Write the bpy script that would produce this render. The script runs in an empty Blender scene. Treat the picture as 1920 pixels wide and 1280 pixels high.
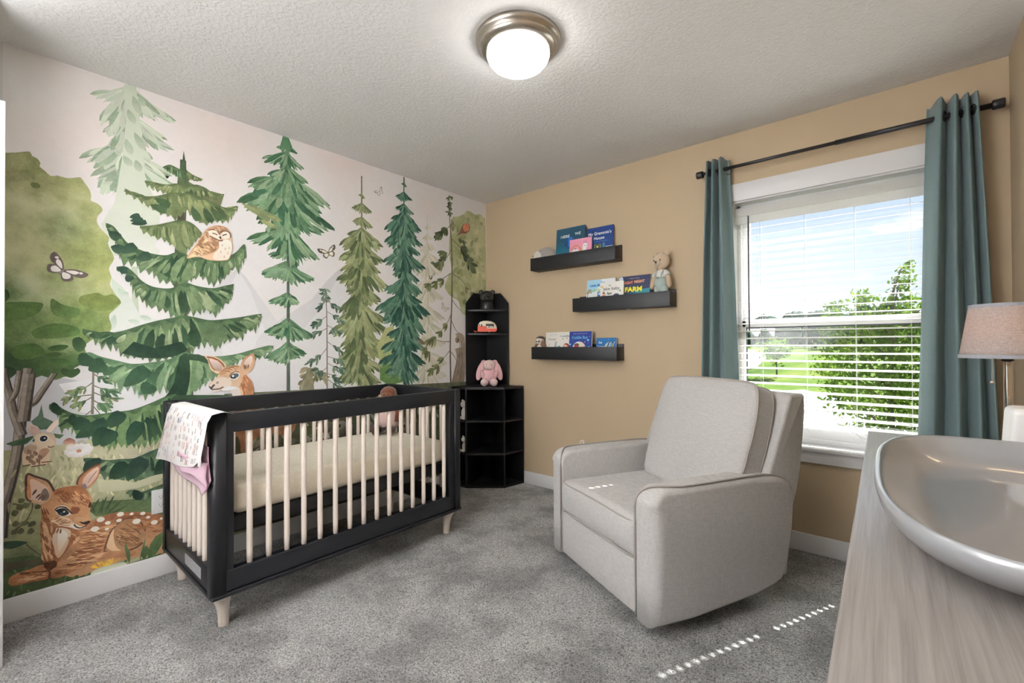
import bpy, bmesh, math, random
from math import sin, cos, pi, radians, sqrt, atan2
from mathutils import Vector, Matrix, noise
from mathutils.geometry import delaunay_2d_cdt, tessellate_polygon

scene = bpy.context.scene
COL = scene.collection
R = random.Random(7)

# ------------------------------------------------------------------ materials
def lin(c):
    c = c / 255.0
    return c / 12.92 if c <= 0.04045 else ((c + 0.055) / 1.055) ** 2.4

def rgb(r, g, b):
    return (lin(r), lin(g), lin(b), 1.0)

class NT:
    """small node-tree helper"""
    def __init__(self, name):
        self.m = bpy.data.materials.new(name)
        self.m.use_nodes = True
        self.t = self.m.node_tree
        self.b = self.t.nodes['Principled BSDF']
        self.out = self.t.nodes['Material Output']
    def n(self, kind, **kw):
        nd = self.t.nodes.new(kind)
        for k, v in kw.items():
            if k.startswith('_'):
                setattr(nd, k[1:], v)
            else:
                nd.inputs[k.replace('__', ' ')].default_value = v
        return nd
    def l(self, a, ao, b, bi):
        self.t.links.new(a.outputs[ao], b.inputs[bi])
    def ramp(self, stops):
        nd = self.t.nodes.new('ShaderNodeValToRGB')
        el = nd.color_ramp.elements
        while len(el) < len(stops):
            el.new(0.5)
        for e, (p, c) in zip(el, stops):
            e.position = p
            e.color = c
        return nd
    def coord(self, scale=(1, 1, 1), rot=(0, 0, 0), which='Object'):
        tc = self.n('ShaderNodeTexCoord')
        mp = self.n('ShaderNodeMapping')
        mp.inputs['Scale'].default_value = scale
        mp.inputs['Rotation'].default_value = rot
        self.l(tc, which, mp, 'Vector')
        return mp
    def noise(self, vec, scale, detail=4, rough=0.55):
        nz = self.n('ShaderNodeTexNoise', Scale=scale, Detail=detail, Roughness=rough)
        if vec is not None:
            self.l(vec, 'Vector', nz, 'Vector')
        return nz
    def bump(self, src, out, strength, dist):
        bp = self.n('ShaderNodeBump', Strength=strength, Distance=dist)
        self.l(src, out, bp, 'Height')
        self.l(bp, 'Normal', self.b, 'Normal')
        return bp

def plain(name, col, rough=0.5, metal=0.0, spec=0.5, vary=0.0, vscale=8.0, bump=0.0, bscale=200.0, coat=0.0, sheen=0.0):
    k = NT(name)
    k.b.inputs['Base Color'].default_value = col
    k.b.inputs['Roughness'].default_value = rough
    k.b.inputs['Metallic'].default_value = metal
    k.b.inputs['Specular IOR Level'].default_value = spec
    k.b.inputs['Coat Weight'].default_value = coat
    k.b.inputs['Sheen Weight'].default_value = sheen
    if vary:
        v = k.coord()
        nz = k.noise(v, vscale)
        lo = tuple(max(0, c * (1 - vary)) for c in col[:3]) + (1,)
        hi = tuple(min(1, c * (1 + vary)) for c in col[:3]) + (1,)
        rp = k.ramp([(0.3, lo), (0.7, hi)])
        k.l(nz, 'Fac', rp, 'Fac')
        k.l(rp, 'Color', k.b, 'Base Color')
    if bump:
        v = k.coord()
        nz = k.noise(v, bscale, 3)
        k.bump(nz, 'Fac', bump, 0.002)
    return k.m

def mat_wall(name, col):
    k = NT(name)
    k.b.inputs['Roughness'].default_value = 0.62
    k.b.inputs['Specular IOR Level'].default_value = 0.35
    v = k.coord()
    nz = k.noise(v, 1.2, 2)
    rp = k.ramp([(0.3, tuple(c * 0.97 for c in col[:3]) + (1,)), (0.7, tuple(min(1, c * 1.03) for c in col[:3]) + (1,))])
    k.l(nz, 'Fac', rp, 'Fac')
    k.l(rp, 'Color', k.b, 'Base Color')
    n2 = k.noise(v, 260, 3)
    k.bump(n2, 'Fac', 0.12, 0.001)
    return k.m

def mat_ceiling():
    k = NT('knockdown_ceiling')
    k.b.inputs['Roughness'].default_value = 0.9
    k.b.inputs['Specular IOR Level'].default_value = 0.2
    k.b.inputs['Base Color'].default_value = rgb(236, 234, 233)
    v = k.coord()
    n1 = k.noise(v, 62, 6, 0.62)
    rp = k.ramp([(0.40, (0, 0, 0, 1)), (0.62, (1, 1, 1, 1))])
    k.l(n1, 'Fac', rp, 'Fac')
    n2 = k.noise(v, 130, 3, 0.6)
    mx = k.n('ShaderNodeMath', _operation='MULTIPLY_ADD')
    mx.inputs[1].default_value = 0.35
    k.l(n2, 'Fac', mx, 0)
    k.l(rp, 'Color', mx, 2)
    k.bump(mx, 'Value', 0.55, 0.0035)
    return k.m

def mat_carpet():
    k = NT('grey_shag_carpet')
    k.b.inputs['Roughness'].default_value = 1.0
    k.b.inputs['Specular IOR Level'].default_value = 0.05
    k.b.inputs['Sheen Weight'].default_value = 0.15
    v = k.coord()
    wob = k.noise(v, 60, 2)
    add = k.n('ShaderNodeVectorMath', _operation='MULTIPLY_ADD')
    add.inputs[1].default_value = (0.02, 0.02, 0.02)
    k.l(wob, 'Color', add, 0)
    k.l(v, 'Vector', add, 2)
    fine = k.n('ShaderNodeTexNoise', Scale=165.0, Detail=4.0, Roughness=0.68)
    k.l(add, 'Vector', fine, 'Vector')
    rp = k.ramp([(0.34, rgb(66, 65, 64)), (0.47, rgb(192, 190, 188)), (0.62, rgb(250, 249, 247))])
    k.l(fine, 'Fac', rp, 'Fac')
    nap = k.noise(v, 3.2, 4, 0.6)
    rn = k.ramp([(0.38, (0.62, 0.62, 0.62, 1)), (0.58, (1.12, 1.12, 1.12, 1))])
    k.l(nap, 'Fac', rn, 'Fac')
    mx = k.n('ShaderNodeMix', _data_type='RGBA', _blend_type='MULTIPLY')
    mx.inputs[0].default_value = 1.0
    k.l(rp, 'Color', mx, 6)
    k.l(rn, 'Color', mx, 7)
    k.l(mx, 2, k.b, 'Base Color')
    k.bump(fine, 'Fac', 1.0, 0.02)
    return k.m

def mat_linen(name, col, scale=1.0):
    k = NT(name)
    k.b.inputs['Roughness'].default_value = 0.95
    k.b.inputs['Specular IOR Level'].default_value = 0.15
    k.b.inputs['Sheen Weight'].default_value = 0.2
    a = k.coord((1.0, 1.0, 14.0))
    b = k.coord((14.0, 14.0, 1.0))
    n1 = k.noise(a, 36 * scale, 3, 0.65)
    n2 = k.noise(b, 36 * scale, 3, 0.65)
    ad = k.n('ShaderNodeMath', _operation='ADD')
    k.l(n1, 'Fac', ad, 0)
    k.l(n2, 'Fac', ad, 1)
    hf = k.n('ShaderNodeMath', _operation='MULTIPLY')
    hf.inputs[1].default_value = 0.5
    k.l(ad, 'Value', hf, 0)
    lo = tuple(c * 0.80 for c in col[:3]) + (1,)
    hi = tuple(min(1, c * 1.14) for c in col[:3]) + (1,)
    rp = k.ramp([(0.36, lo), (0.64, hi)])
    k.l(hf, 'Value', rp, 'Fac')
    k.l(rp, 'Color', k.b, 'Base Color')
    k.bump(hf, 'Value', 0.35, 0.002)
    return k.m

def mat_wood(name, c1, c2, axis_scale=(6, 0.6, 6), rough=0.5, scale=12, coat=0.0):
    k = NT(name)
    k.b.inputs['Roughness'].default_value = rough
    k.b.inputs['Coat Weight'].default_value = coat
    v = k.coord(axis_scale)
    n1 = k.noise(v, scale, 6, 0.6)
    n1.inputs['Distortion'].default_value = 0.6
    rp = k.ramp([(0.3, c1), (0.7, c2)])
    k.l(n1, 'Fac', rp, 'Fac')
    k.l(rp, 'Color', k.b, 'Base Color')
    k.bump(n1, 'Fac', 0.12, 0.002)
    return k.m

def mat_glass():
    k = NT('clear_window_glass')
    tr = k.n('ShaderNodeBsdfTransparent')
    tr.inputs[0].default_value = (0.97, 0.985, 0.98, 1)
    gl = k.n('ShaderNodeBsdfGlossy', Roughness=0.02)
    mx = k.n('ShaderNodeMixShader')
    mx.inputs[0].default_value = 0.04
    k.l(tr, 0, mx, 1)
    k.l(gl, 0, mx, 2)
    k.l(mx, 0, k.out, 'Surface')
    return k.m

def mat_emit(name, col, strength):
    k = NT(name)
    k.b.inputs['Base Color'].default_value = col
    k.b.inputs['Emission Color'].default_value = col
    k.b.inputs['Emission Strength'].default_value = strength
    return k.m

def mat_shade():
    k = NT('lamp_shade_linen')
    v = k.coord((1, 1, 9))
    n1 = k.noise(v, 90, 3)
    w = k.coord((9, 9, 1))
    n2 = k.noise(w, 90, 3)
    ad = k.n('ShaderNodeMath', _operation='ADD')
    k.l(n1, 'Fac', ad, 0)
    k.l(n2, 'Fac', ad, 1)
    rp = k.ramp([(0.75, rgb(150, 146, 146)), (1.25, rgb(205, 201, 200))])
    hf = k.n('ShaderNodeMath', _operation='MULTIPLY')
    hf.inputs[1].default_value = 0.5
    k.l(ad, 'Value', hf, 0)
    rp.color_ramp.elements[0].position = 0.38
    rp.color_ramp.elements[1].position = 0.62
    k.l(hf, 'Value', rp, 'Fac')
    df = k.n('ShaderNodeBsdfDiffuse')
    tl = k.n('ShaderNodeBsdfTranslucent')
    k.l(rp, 'Color', df, 0)
    tl.inputs[0].default_value = rgb(225, 196, 170)
    mx = k.n('ShaderNodeMixShader')
    mx.inputs[0].default_value = 0.35
    k.l(df, 0, mx, 1)
    k.l(tl, 0, mx, 2)
    k.l(mx, 0, k.out, 'Surface')
    return k.m

def mat_attr(name, rough=0.75, blot=0.34, grain=0.16, spec=0.2):
    """watercolour print: per-corner pigment colour, mottled by paper grain"""
    k = NT(name)
    k.b.inputs['Roughness'].default_value = rough
    k.b.inputs['Specular IOR Level'].default_value = spec
    at = k.n('ShaderNodeAttribute')
    at.attribute_name = 'pigment'
    v = k.coord()
    n1 = k.noise(v, 20, 8, 0.72)
    n2 = k.noise(v, 230, 4, 0.7)
    r1 = k.ramp([(0.32, (1 - blot,) * 3 + (1,)), (0.68, (1 + blot,) * 3 + (1,))])
    r2 = k.ramp([(0.32, (1 - grain,) * 3 + (1,)), (0.68, (1 + grain,) * 3 + (1,))])
    k.l(n1, 'Fac', r1, 'Fac')
    k.l(n2, 'Fac', r2, 'Fac')
    m1 = k.n('ShaderNodeMix', _data_type='RGBA', _blend_type='MULTIPLY')
    m2 = k.n('ShaderNodeMix', _data_type='RGBA', _blend_type='MULTIPLY')
    m1.inputs[0].default_value = 1
    m2.inputs[0].default_value = 1
    k.l(r1, 'Color', m1, 6)
    k.l(r2, 'Color', m1, 7)
    # dark pigment shows the mottling, the pale paper hardly does
    bw = k.n('ShaderNodeRGBToBW')
    k.l(at, 'Color', bw, 0)
    inv = k.ramp([(0.25, (1, 1, 1, 1)), (0.62, (0.06, 0.06, 0.06, 1))])
    k.l(bw, 0, inv, 'Fac')
    k.l(inv, 'Color', m2, 0)
    k.l(at, 'Color', m2, 6)
    k.l(m1, 2, m2, 7)
    k.l(m2, 2, k.b, 'Base Color')
    return k.m

# ------------------------------------------------------------------ mesh helper
class MB:
    def __init__(self):
        self.bm = bmesh.new()
        self.mi = 0
        self.mx = Matrix.Identity(4)
    def _v(self, p):
        return self.bm.verts.new(self.mx @ Vector(p))
    def _f(self, vs, smooth=False):
        try:
            f = self.bm.faces.new(vs)
        except ValueError:
            return None
        f.material_index = self.mi
        f.smooth = smooth
        return f
    def poly(self, pts, smooth=False):
        return self._f([self._v(p) for p in pts], smooth)
    def box(self, lo, hi, bev=0.0, seg=2):
        x0, y0, z0 = lo
        x1, y1, z1 = hi
        if bev > 0:
            b = min(bev, 0.49 * min(abs(x1 - x0), abs(y1 - y0), abs(z1 - z0)))
            return self.rbox(lo, hi, b, seg, 1)
        c = [(x0, y0, z0), (x1, y0, z0), (x1, y1, z0), (x0, y1, z0), (x0, y0, z1), (x1, y0, z1), (x1, y1, z1), (x0, y1, z1)]
        vs = [self._v(p) for p in c]
        for f in ((3, 2, 1, 0), (4, 5, 6, 7), (0, 1, 5, 4), (1, 2, 6, 5), (2, 3, 7, 6), (3, 0, 4, 7)):
            self._f([vs[i] for i in f])
    def rbox(self, lo, hi, r, seg=3, mid=1, puff=(0, 0, 0), warp=None):
        """rounded box; puff swells each pair of faces"""
        lo = Vector(lo); hi = Vector(hi)
        c = (lo + hi) / 2
        h = (hi - lo) / 2
        r = min(r, min(h) * 0.999)
        ts = []
        for a in range(3):
            e = r / h[a]
            t = [-1 + e * (1 - cos(0.5 * pi * i / seg)) for i in range(seg)]
            t += [-1 + e + (2 - 2 * e) * i / mid for i in range(mid + 1)]
            t += [1 - e + e * sin(0.5 * pi * (i + 1) / seg) for i in range(seg)]
            ts.append(t)
        # edge rows on the box surface are re-spaced so that the arcs come out even
        cache = {}
        def vert(p):
            key = tuple(round(x, 6) for x in p)
            if key in cache:
                return cache[key]
            q = Vector((p[0] * h[0], p[1] * h[1], p[2] * h[2]))
            inn = Vector([max(-(h[a] - r), min(h[a] - r, q[a])) for a in range(3)])
            d = q - inn
            if d.length > 1e-9:
                q = inn + d.normalized() * r
            for a in range(3):
                if puff[a]:
                    b1, b2 = (a + 1) % 3, (a + 2) % 3
                    w = (1 - (q[b1] / h[b1]) ** 2) * (1 - (q[b2] / h[b2]) ** 2)
                    q[a] += puff[a] * w * (q[a] / h[a])
            q = q + c
            if warp:
                q = Vector(warp(q))
            v = self._v(q)
            cache[key] = v
            return v
        for a in range(3):
            b1, b2 = (a + 1) % 3, (a + 2) % 3
            for s in (-1, 1):
                for i in range(len(ts[b1]) - 1):
                    for j in range(len(ts[b2]) - 1):
                        quad = []
                        for di, dj in ((0, 0), (1, 0), (1, 1), (0, 1)):
                            p = [0, 0, 0]
                            p[a] = s
                            p[b1] = ts[b1][i + di]
                            p[b2] = ts[b2][j + dj]
                            quad.append(vert(p))
                        if s < 0:
                            quad.reverse()
                        if len(set(quad)) == 4:
                            self._f(quad, True)
    def tube(self, path, r, n=10, closed=False, caps=True):
        pts = [Vector(p) for p in path]
        m = len(pts)
        rs = r if isinstance(r, (list, tuple)) else [r] * m
        rings = []
        prev = None
        for i, p in enumerate(pts):
            if closed:
                t = (pts[(i + 1) % m] - pts[i - 1])
            else:
                t = pts[min(i + 1, m - 1)] - pts[max(i - 1, 0)]
            t.normalize()
            if prev is None:
                a = Vector((0, 0, 1)) if abs(t.z) < 0.9 else Vector((1, 0, 0))
                u = t.cross(a).normalized()
            else:
                u = (prev - t * prev.dot(t)).normalized()
            prev = u
            w = t.cross(u)
            rings.append([self._v(p + (u * cos(2 * pi * k / n) + w * sin(2 * pi * k / n)) * rs[i]) for k in range(n)])
        for i in range(m if closed else m - 1):
            A, B = rings[i], rings[(i + 1) % m]
            for k in range(n):
                self._f([A[k], A[(k + 1) % n], B[(k + 1) % n], B[k]], True)
        if not closed and caps:
            self._f(list(reversed(rings[0])))
            self._f(rings[-1])
    def lathe(self, prof, centre=(0, 0, 0), n=32, caps=True):
        """prof: (radius, z) from bottom to top, outside"""
        cx, cy, cz = centre
        rings = []
        for r, z in prof:
            if r < 1e-6:
                rings.append([self._v((cx, cy, cz + z))])
            else:
                rings.append([self._v((cx + r * cos(2 * pi * k / n), cy + r * sin(2 * pi * k / n), cz + z)) for k in range(n)])
        for A, B in zip(rings, rings[1:]):
            for k in range(n):
                k2 = (k + 1) % n
                if len(A) == 1 and len(B) == 1:
                    continue
                if len(A) == 1:
                    self._f([A[0], B[k2], B[k]], True)
                elif len(B) == 1:
                    self._f([A[k], A[k2], B[0]], True)
                else:
                    self._f([A[k], A[k2], B[k2], B[k]], True)
        if caps:
            if len(rings[0]) > 1:
                self._f(list(reversed(rings[0])))
            if len(rings[-1]) > 1:
                self._f(rings[-1])
    def ellip(self, c, rad, rot=(0, 0, 0), nu=18, nv=12, warp=None):
        c = Vector(c)
        from mathutils import Euler
        M = Euler(rot).to_matrix()
        rings = []
        for j in range(nv + 1):
            th = pi * j / nv
            ring = []
            for i in range(nu if 0 < j < nv else 1):
                ph = 2 * pi * i / nu
                q = Vector((sin(th) * cos(ph), sin(th) * sin(ph), -cos(th)))
                if warp:
                    q = Vector(warp(q))
                q = M @ Vector((q.x * rad[0], q.y * rad[1], q.z * rad[2])) + c
                ring.append(self._v(q))
            rings.append(ring)
        for A, B in zip(rings, rings[1:]):
            for k in range(nu):
                k2 = (k + 1) % nu
                if len(A) == 1:
                    self._f([A[0], B[k2], B[k]], True)
                elif len(B) == 1:
                    self._f([A[k], A[k2], B[0]], True)
                else:
                    self._f([A[k], A[k2], B[k2], B[k]], True)
    def prism(self, pts, d, smooth=False):
        """closed 3-D polygon extruded along the vector d"""
        d = Vector(d)
        A = [self._v(p) for p in pts]
        B = [self._v(Vector(p) + d) for p in pts]
        n = len(A)
        self._f(list(reversed(A)))
        self._f(B)
        for i in range(n):
            self._f([A[i], A[(i + 1) % n], B[(i + 1) % n], B[i]], smooth)
    def band(self, outline, f0, f1, r0, r1, seg=4):
        """closed 2-D outline (a,b) swept across from face 0 to face 1 with rounded rims.
        f0/f1 map (a,b) and an inward shift to 3-D points; r0/r1 = rim radius per outline point"""
        n = len(outline)
        P = [Vector(p) for p in outline]
        area = sum(P[i].x * P[(i + 1) % n].y - P[(i + 1) % n].x * P[i].y for i in range(n))
        sg = 1 if area > 0 else -1
        N = []
        for i in range(n):
            t = (P[(i + 1) % n] - P[i - 1]).normalized()
            N.append(Vector((t.y, -t.x)) * sg)
        rows = []
        for s in range(seg + 1):
            a = 0.5 * pi * s / seg
            rows.append([self._v(f0(P[i] - N[i] * r0[i] * (1 - sin(a)), r0[i] * (1 - cos(a)))) for i in range(n)])
        for s in range(seg + 1):
            a = 0.5 * pi * (1 - s / seg)
            rows.append([self._v(f1(P[i] - N[i] * r1[i] * (1 - sin(a)), r1[i] * (1 - cos(a)))) for i in range(n)])
        for A, B in zip(rows, rows[1:]):
            for i in range(n):
                self._f([A[i], A[(i + 1) % n], B[(i + 1) % n], B[i]], True)
        self._f(list(reversed(rows[0])), True)
        self._f(rows[-1], True)
    def sheet(self, grid, smooth=True, closed=False):
        V = [[self._v(p) for p in row] for row in grid]
        for A, B in zip(V, V[1:]):
            for k in range(len(A) if closed else len(A) - 1):
                k2 = (k + 1) % len(A)
                self._f([A[k], A[k2], B[k2], B[k]], smooth)
        return V
    def text(self, s, size, at, ux, uz, extrude=0.0004, bold=0.0, shear=0.0, width=None):
        """flat lettering with its lower left corner at `at`, along ux, upright uz"""
        cu = bpy.data.curves.new('lettering', 'FONT')
        cu.body = s
        cu.size = size
        cu.offset = bold
        cu.shear = shear
        cu.resolution_u = 3
        ob = bpy.data.objects.new('lettering', cu)
        COL.objects.link(ob)
        dg = bpy.context.evaluated_depsgraph_get()
        me = bpy.data.meshes.new_from_object(ob.evaluated_get(dg))
        xs = [v.co.x for v in me.vertices] or [0, 1]
        k = 1.0 if not width else width / max(1e-6, max(xs) - min(xs))
        x0 = min(xs)
        ux = Vector(ux).normalized()
        uz = Vector(uz).normalized()
        at = Vector(at)
        vs = [self._v(at + ux * ((v.co.x - x0) * k) + uz * v.co.y) for v in me.vertices]
        for p in me.polygons:
            self._f([vs[i] for i in p.vertices])
        bpy.data.objects.remove(ob)
        bpy.data.curves.remove(cu)
        bpy.data.meshes.remove(me)
    def done(self, name, mats, parent=None, merge=False, flip=False):
        if merge:
            bmesh.ops.remove_doubles(self.bm, verts=self.bm.verts, dist=1e-5)
        me = bpy.data.meshes.new(name)
        self.bm.to_mesh(me)
        self.bm.free()
        for m in (mats if isinstance(mats, (list, tuple)) else [mats]):
            me.materials.append(m)
        ob = bpy.data.objects.new(name, me)
        COL.objects.link(ob)
        if parent is not None:
            ob.parent = parent
        return ob

def tag(o, label, cat, group=None):
    o['label'] = label
    o['category'] = cat
    if group:
        o['group'] = group
    return o

def thing(name, label, cat, loc=(0, 0, 0), rz=0.0, group=None):
    o = bpy.data.objects.new(name, None)
    o.empty_display_size = 0.05
    COL.objects.link(o)
    o.location = loc
    o.rotation_euler = (0, 0, rz)
    return tag(o, label, cat, group)

def struct(o):
    o['kind'] = 'structure'
    return o

def copy_part(src, parent, loc=None):
    c = src.copy()
    COL.objects.link(c)
    c.parent = parent
    if loc is not None:
        c.location = loc
    return c

def arc(c, r, a0, a1, n):
    return [(c[0] + r * cos(radians(a0 + (a1 - a0) * i / n)), c[1] + r * sin(radians(a0 + (a1 - a0) * i / n))) for i in range(n + 1)]

# ------------------------------------------------------------------ palette
M_TAN = mat_wall('tan_paint', rgb(193, 172, 143))
M_WHITE_WALL = mat_wall('white_paint', rgb(226, 224, 222))
M_CEIL = mat_ceiling()
M_CARPET = mat_carpet()
M_TRIM = plain('white_trim_paint', rgb(236, 235, 236), 0.35)
M_VINYL = plain('white_vinyl', rgb(240, 240, 242), 0.3)
M_GASKET = plain('dark_gasket', rgb(52, 54, 60), 0.5)
def mat_slat():
    k = NT('white_vinyl_slat')
    df = k.n('ShaderNodeBsdfDiffuse'); tl = k.n('ShaderNodeBsdfTranslucent')
    df.inputs[0].default_value = rgb(246, 245, 244); tl.inputs[0].default_value = rgb(250, 249, 247)
    mx = k.n('ShaderNodeMixShader'); mx.inputs[0].default_value = 0.45
    k.l(df, 0, mx, 1); k.l(tl, 0, mx, 2); k.l(mx, 0, k.out, 'Surface')
    return k.m
M_BLIND = mat_slat()
M_CORD = M_BLIND
M_GLASS = mat_glass()
M_NAVY = mat_wood('blue_black_lacquer', rgb(15, 16, 21), rgb(20, 21, 27), (3, 3, 0.6), 0.42, 30)
M_NAVY_H = mat_wood('blue_black_lacquer_rail', rgb(16, 18, 23), rgb(22, 24, 30), (3, 0.5, 3), 0.40, 30)
M_BEECH = mat_wood('washed_beech', rgb(226, 212, 200), rgb(240, 229, 219), (3, 3, 0.5), 0.5, 24)
M_BLACKWOOD = mat_wood('black_painted_board', rgb(11, 12, 15), rgb(16, 17, 20), (3, 3, 0.8), 0.5, 18)
M_LEDGE = mat_wood('black_ledge_wood', rgb(15, 16, 20), rgb(21, 22, 27), (0.6, 3, 3), 0.5, 20)
M_LINEN = mat_linen('oatmeal_linen', rgb(186, 183, 181))
M_PIPING = mat_linen('shaded_piping', rgb(160, 153, 147), 2.0)  # welt of the same linen, its shadow line put in as a darker tone
M_DARK = plain('dull_black', rgb(24, 24, 26), 0.7)  # even black of outlet slots, mattress support, swivel base and lamp socket
M_CURTAIN = mat_linen('teal_curtain_cloth', rgb(110, 131, 133), 3.0)
M_CURTAIN.node_tree.nodes['Principled BSDF'].inputs['Roughness'].default_value = 0.8
M_ROD = plain('black_rod', rgb(30, 28, 29), 0.42)
M_NICKEL = plain('brushed_nickel', rgb(178, 170, 160), 0.28, 1.0, vary=0.06, vscale=30)
M_DOME = mat_emit('lit_opal_glass', (1.0, 0.98, 0.95, 1), 17.0)
M_SHEET = mat_linen('cream_crib_sheet', rgb(240, 231, 212), 2.0)
M_TRAY = plain('pewter_glaze', rgb(158, 160, 163), 0.28, 0.15, spec=0.8, coat=0.6, vary=0.05, vscale=6)
M_DRESSER = mat_wood('grey_brown_oak', rgb(116, 109, 106), rgb(146, 139, 135), (22, 0.5, 22), 0.30, 8)
M_SHADE = mat_shade()
M_CHROME = plain('satin_chrome', rgb(200, 196, 190), 0.18, 1.0)
M_WHITE_PLASTIC = plain('white_plastic', rgb(240, 240, 240), 0.35)

# ------------------------------------------------------------------ the room
W, D, H = 3.242, 2.95, 2.44
WX0, WX1, WZ0, WZ1 = 2.08, 3.04, 0.585, 2.02      # window opening

b = MB(); b.box((-0.1, -3.75, -0.1), (W + 0.1, 0.14, 0.0)); struct(b.done('floor', M_CARPET))
b = MB(); b.box((-0.1, -3.75, H), (W + 0.1, 0.14, H + 0.1)); struct(b.done('ceiling', M_CEIL))
b = MB(); b.box((-0.1, -3.75, 0), (0, 0.14, H)); struct(b.done('wall_left', M_WHITE_WALL))
b = MB()
b.box((0, 0, 0), (WX0, 0.14, H)); b.box((WX1, 0, 0), (W, 0.14, H))
b.box((WX0, 0, 0), (WX1, 0.14, WZ0 - 0.022)); b.box((WX0, 0, WZ1), (WX1, 0.14, H))
struct(b.done('wall_back', M_TAN))
b = MB(); b.box((W, -3.75, 0), (W + 0.1, 0.14, H)); struct(b.done('wall_right', M_TAN))
b = MB()     # a short return and the entry alcove around the camera
b.box((0, -3.05, 0), (0.36, -2.955, H))
b.box((0, -3.75, 0), (W, -3.65, H))
struct(b.done('wall_front', M_WHITE_WALL))
b = MB(); b.box((0.30, -3.05, 0), (0.382, -2.937, 2.056), 0.002, 1)
struct(b.done('trim_1', M_TRIM))
def baseboard(name, lo, hi):
    b = MB(); b.box(lo, hi, 0.004, 2); struct(b.done(name, M_TRIM))
baseboard('baseboard_left', (0.0, -2.94, 0), (0.013, 0.0, 0.103))
baseboard('baseboard_back', (0.0, -0.013, 0), (W, 0.0, 0.103))
baseboard('baseboard_right', (W - 0.013, -2.94, 0), (W, 0.0, 0.103))

# window: flat casing, jamb lining, two sashes with glass
win = bpy.data.objects.new('window_1', None); COL.objects.link(win); struct(win)
win.location = ((WX0 + WX1) / 2, 0, WZ0)
ox, oz = win.location.x, win.location.z
def wpart(name, mat, boxes, bev=0.002):
    b = MB()
    for lo, hi in boxes:
        b.box((lo[0] - ox, lo[1], lo[2] - oz), (hi[0] - ox, hi[1], hi[2] - oz), bev, 2)
    return b.done(name, mat, win)
wpart('casing', M_TRIM, [((WX0 - 0.09, -0.018, WZ1), (WX1 + 0.09, 0.0, WZ1 + 0.105)),
                         ((WX0 - 0.09, -0.018, WZ0), (WX0, 0.0, WZ1)), ((WX1, -0.018, WZ0), (WX1 + 0.09, 0.0, WZ1)),
                         ((WX0 - 0.09, -0.018, WZ0 - 0.085), (WX1 + 0.09, 0.0, WZ0 - 0.022))])
wpart('stool', M_TRIM, [((WX0 - 0.10, -0.035, WZ0 - 0.022), (WX1 + 0.10, -0.0005, WZ0)), ((WX0 + 0.0005, -0.01, WZ0 - 0.0215), (WX1 - 0.0005, 0.14, WZ0 - 0.0004))], 0.005)
wpart('jamb', M_TRIM, [((WX0, 0, WZ0), (WX0 + 0.008, 0.14, WZ1)), ((WX1 - 0.008, 0, WZ0), (WX1, 0.14, WZ1)), ((WX0, 0, WZ1 - 0.008), (WX1, 0.14, WZ1))], 0)
wpart('frame', M_VINYL, [((WX0 + 0.008, 0.085, WZ0), (WX0 + 0.03, 0.15, WZ1)), ((WX1 - 0.03, 0.085, WZ0), (WX1 - 0.008, 0.15, WZ1)),
                         ((WX0, 0.085, WZ1 - 0.03), (WX1, 0.15, WZ1)), ((WX0, 0.085, WZ0), (WX1, 0.15, WZ0 + 0.03))], 0.002)
wpart('upper_sash', M_VINYL, [((2.11, 0.12, 1.255), (2.152, 0.145, 1.99)), ((2.968, 0.12, 1.255), (3.01, 0.145, 1.99)),
                              ((2.11, 0.12, 1.945), (3.01, 0.145, 1.99)), ((2.11, 0.12, 1.262), (3.01, 0.145, 1.305))], 0.003)
wpart('lower_sash', M_VINYL, [((2.11, 0.095, 0.615), (2.130, 0.118, 1.30)), ((2.99, 0.095, 0.615), (3.01, 0.118, 1.30)),
                              ((2.11, 0.095, 1.258), (3.01, 0.118, 1.305)), ((2.11, 0.095, 0.615), (3.01, 0.118, 0.672))], 0.003)
wpart('gasket', M_GASKET, [((2.130, 0.100, 0.672), (2.134, 0.116, 1.258)), ((2.986, 0.100, 0.672), (2.99, 0.116, 1.258)),
                           ((2.130, 0.100, 1.250), (2.99, 0.116, 1.258))], 0)
wpart('glass', M_GLASS, [((2.152, 0.130, 1.305), (2.968, 0.134, 1.945)), ((2.13, 0.107, 0.672), (2.99, 0.111, 1.258))], 0)

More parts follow.
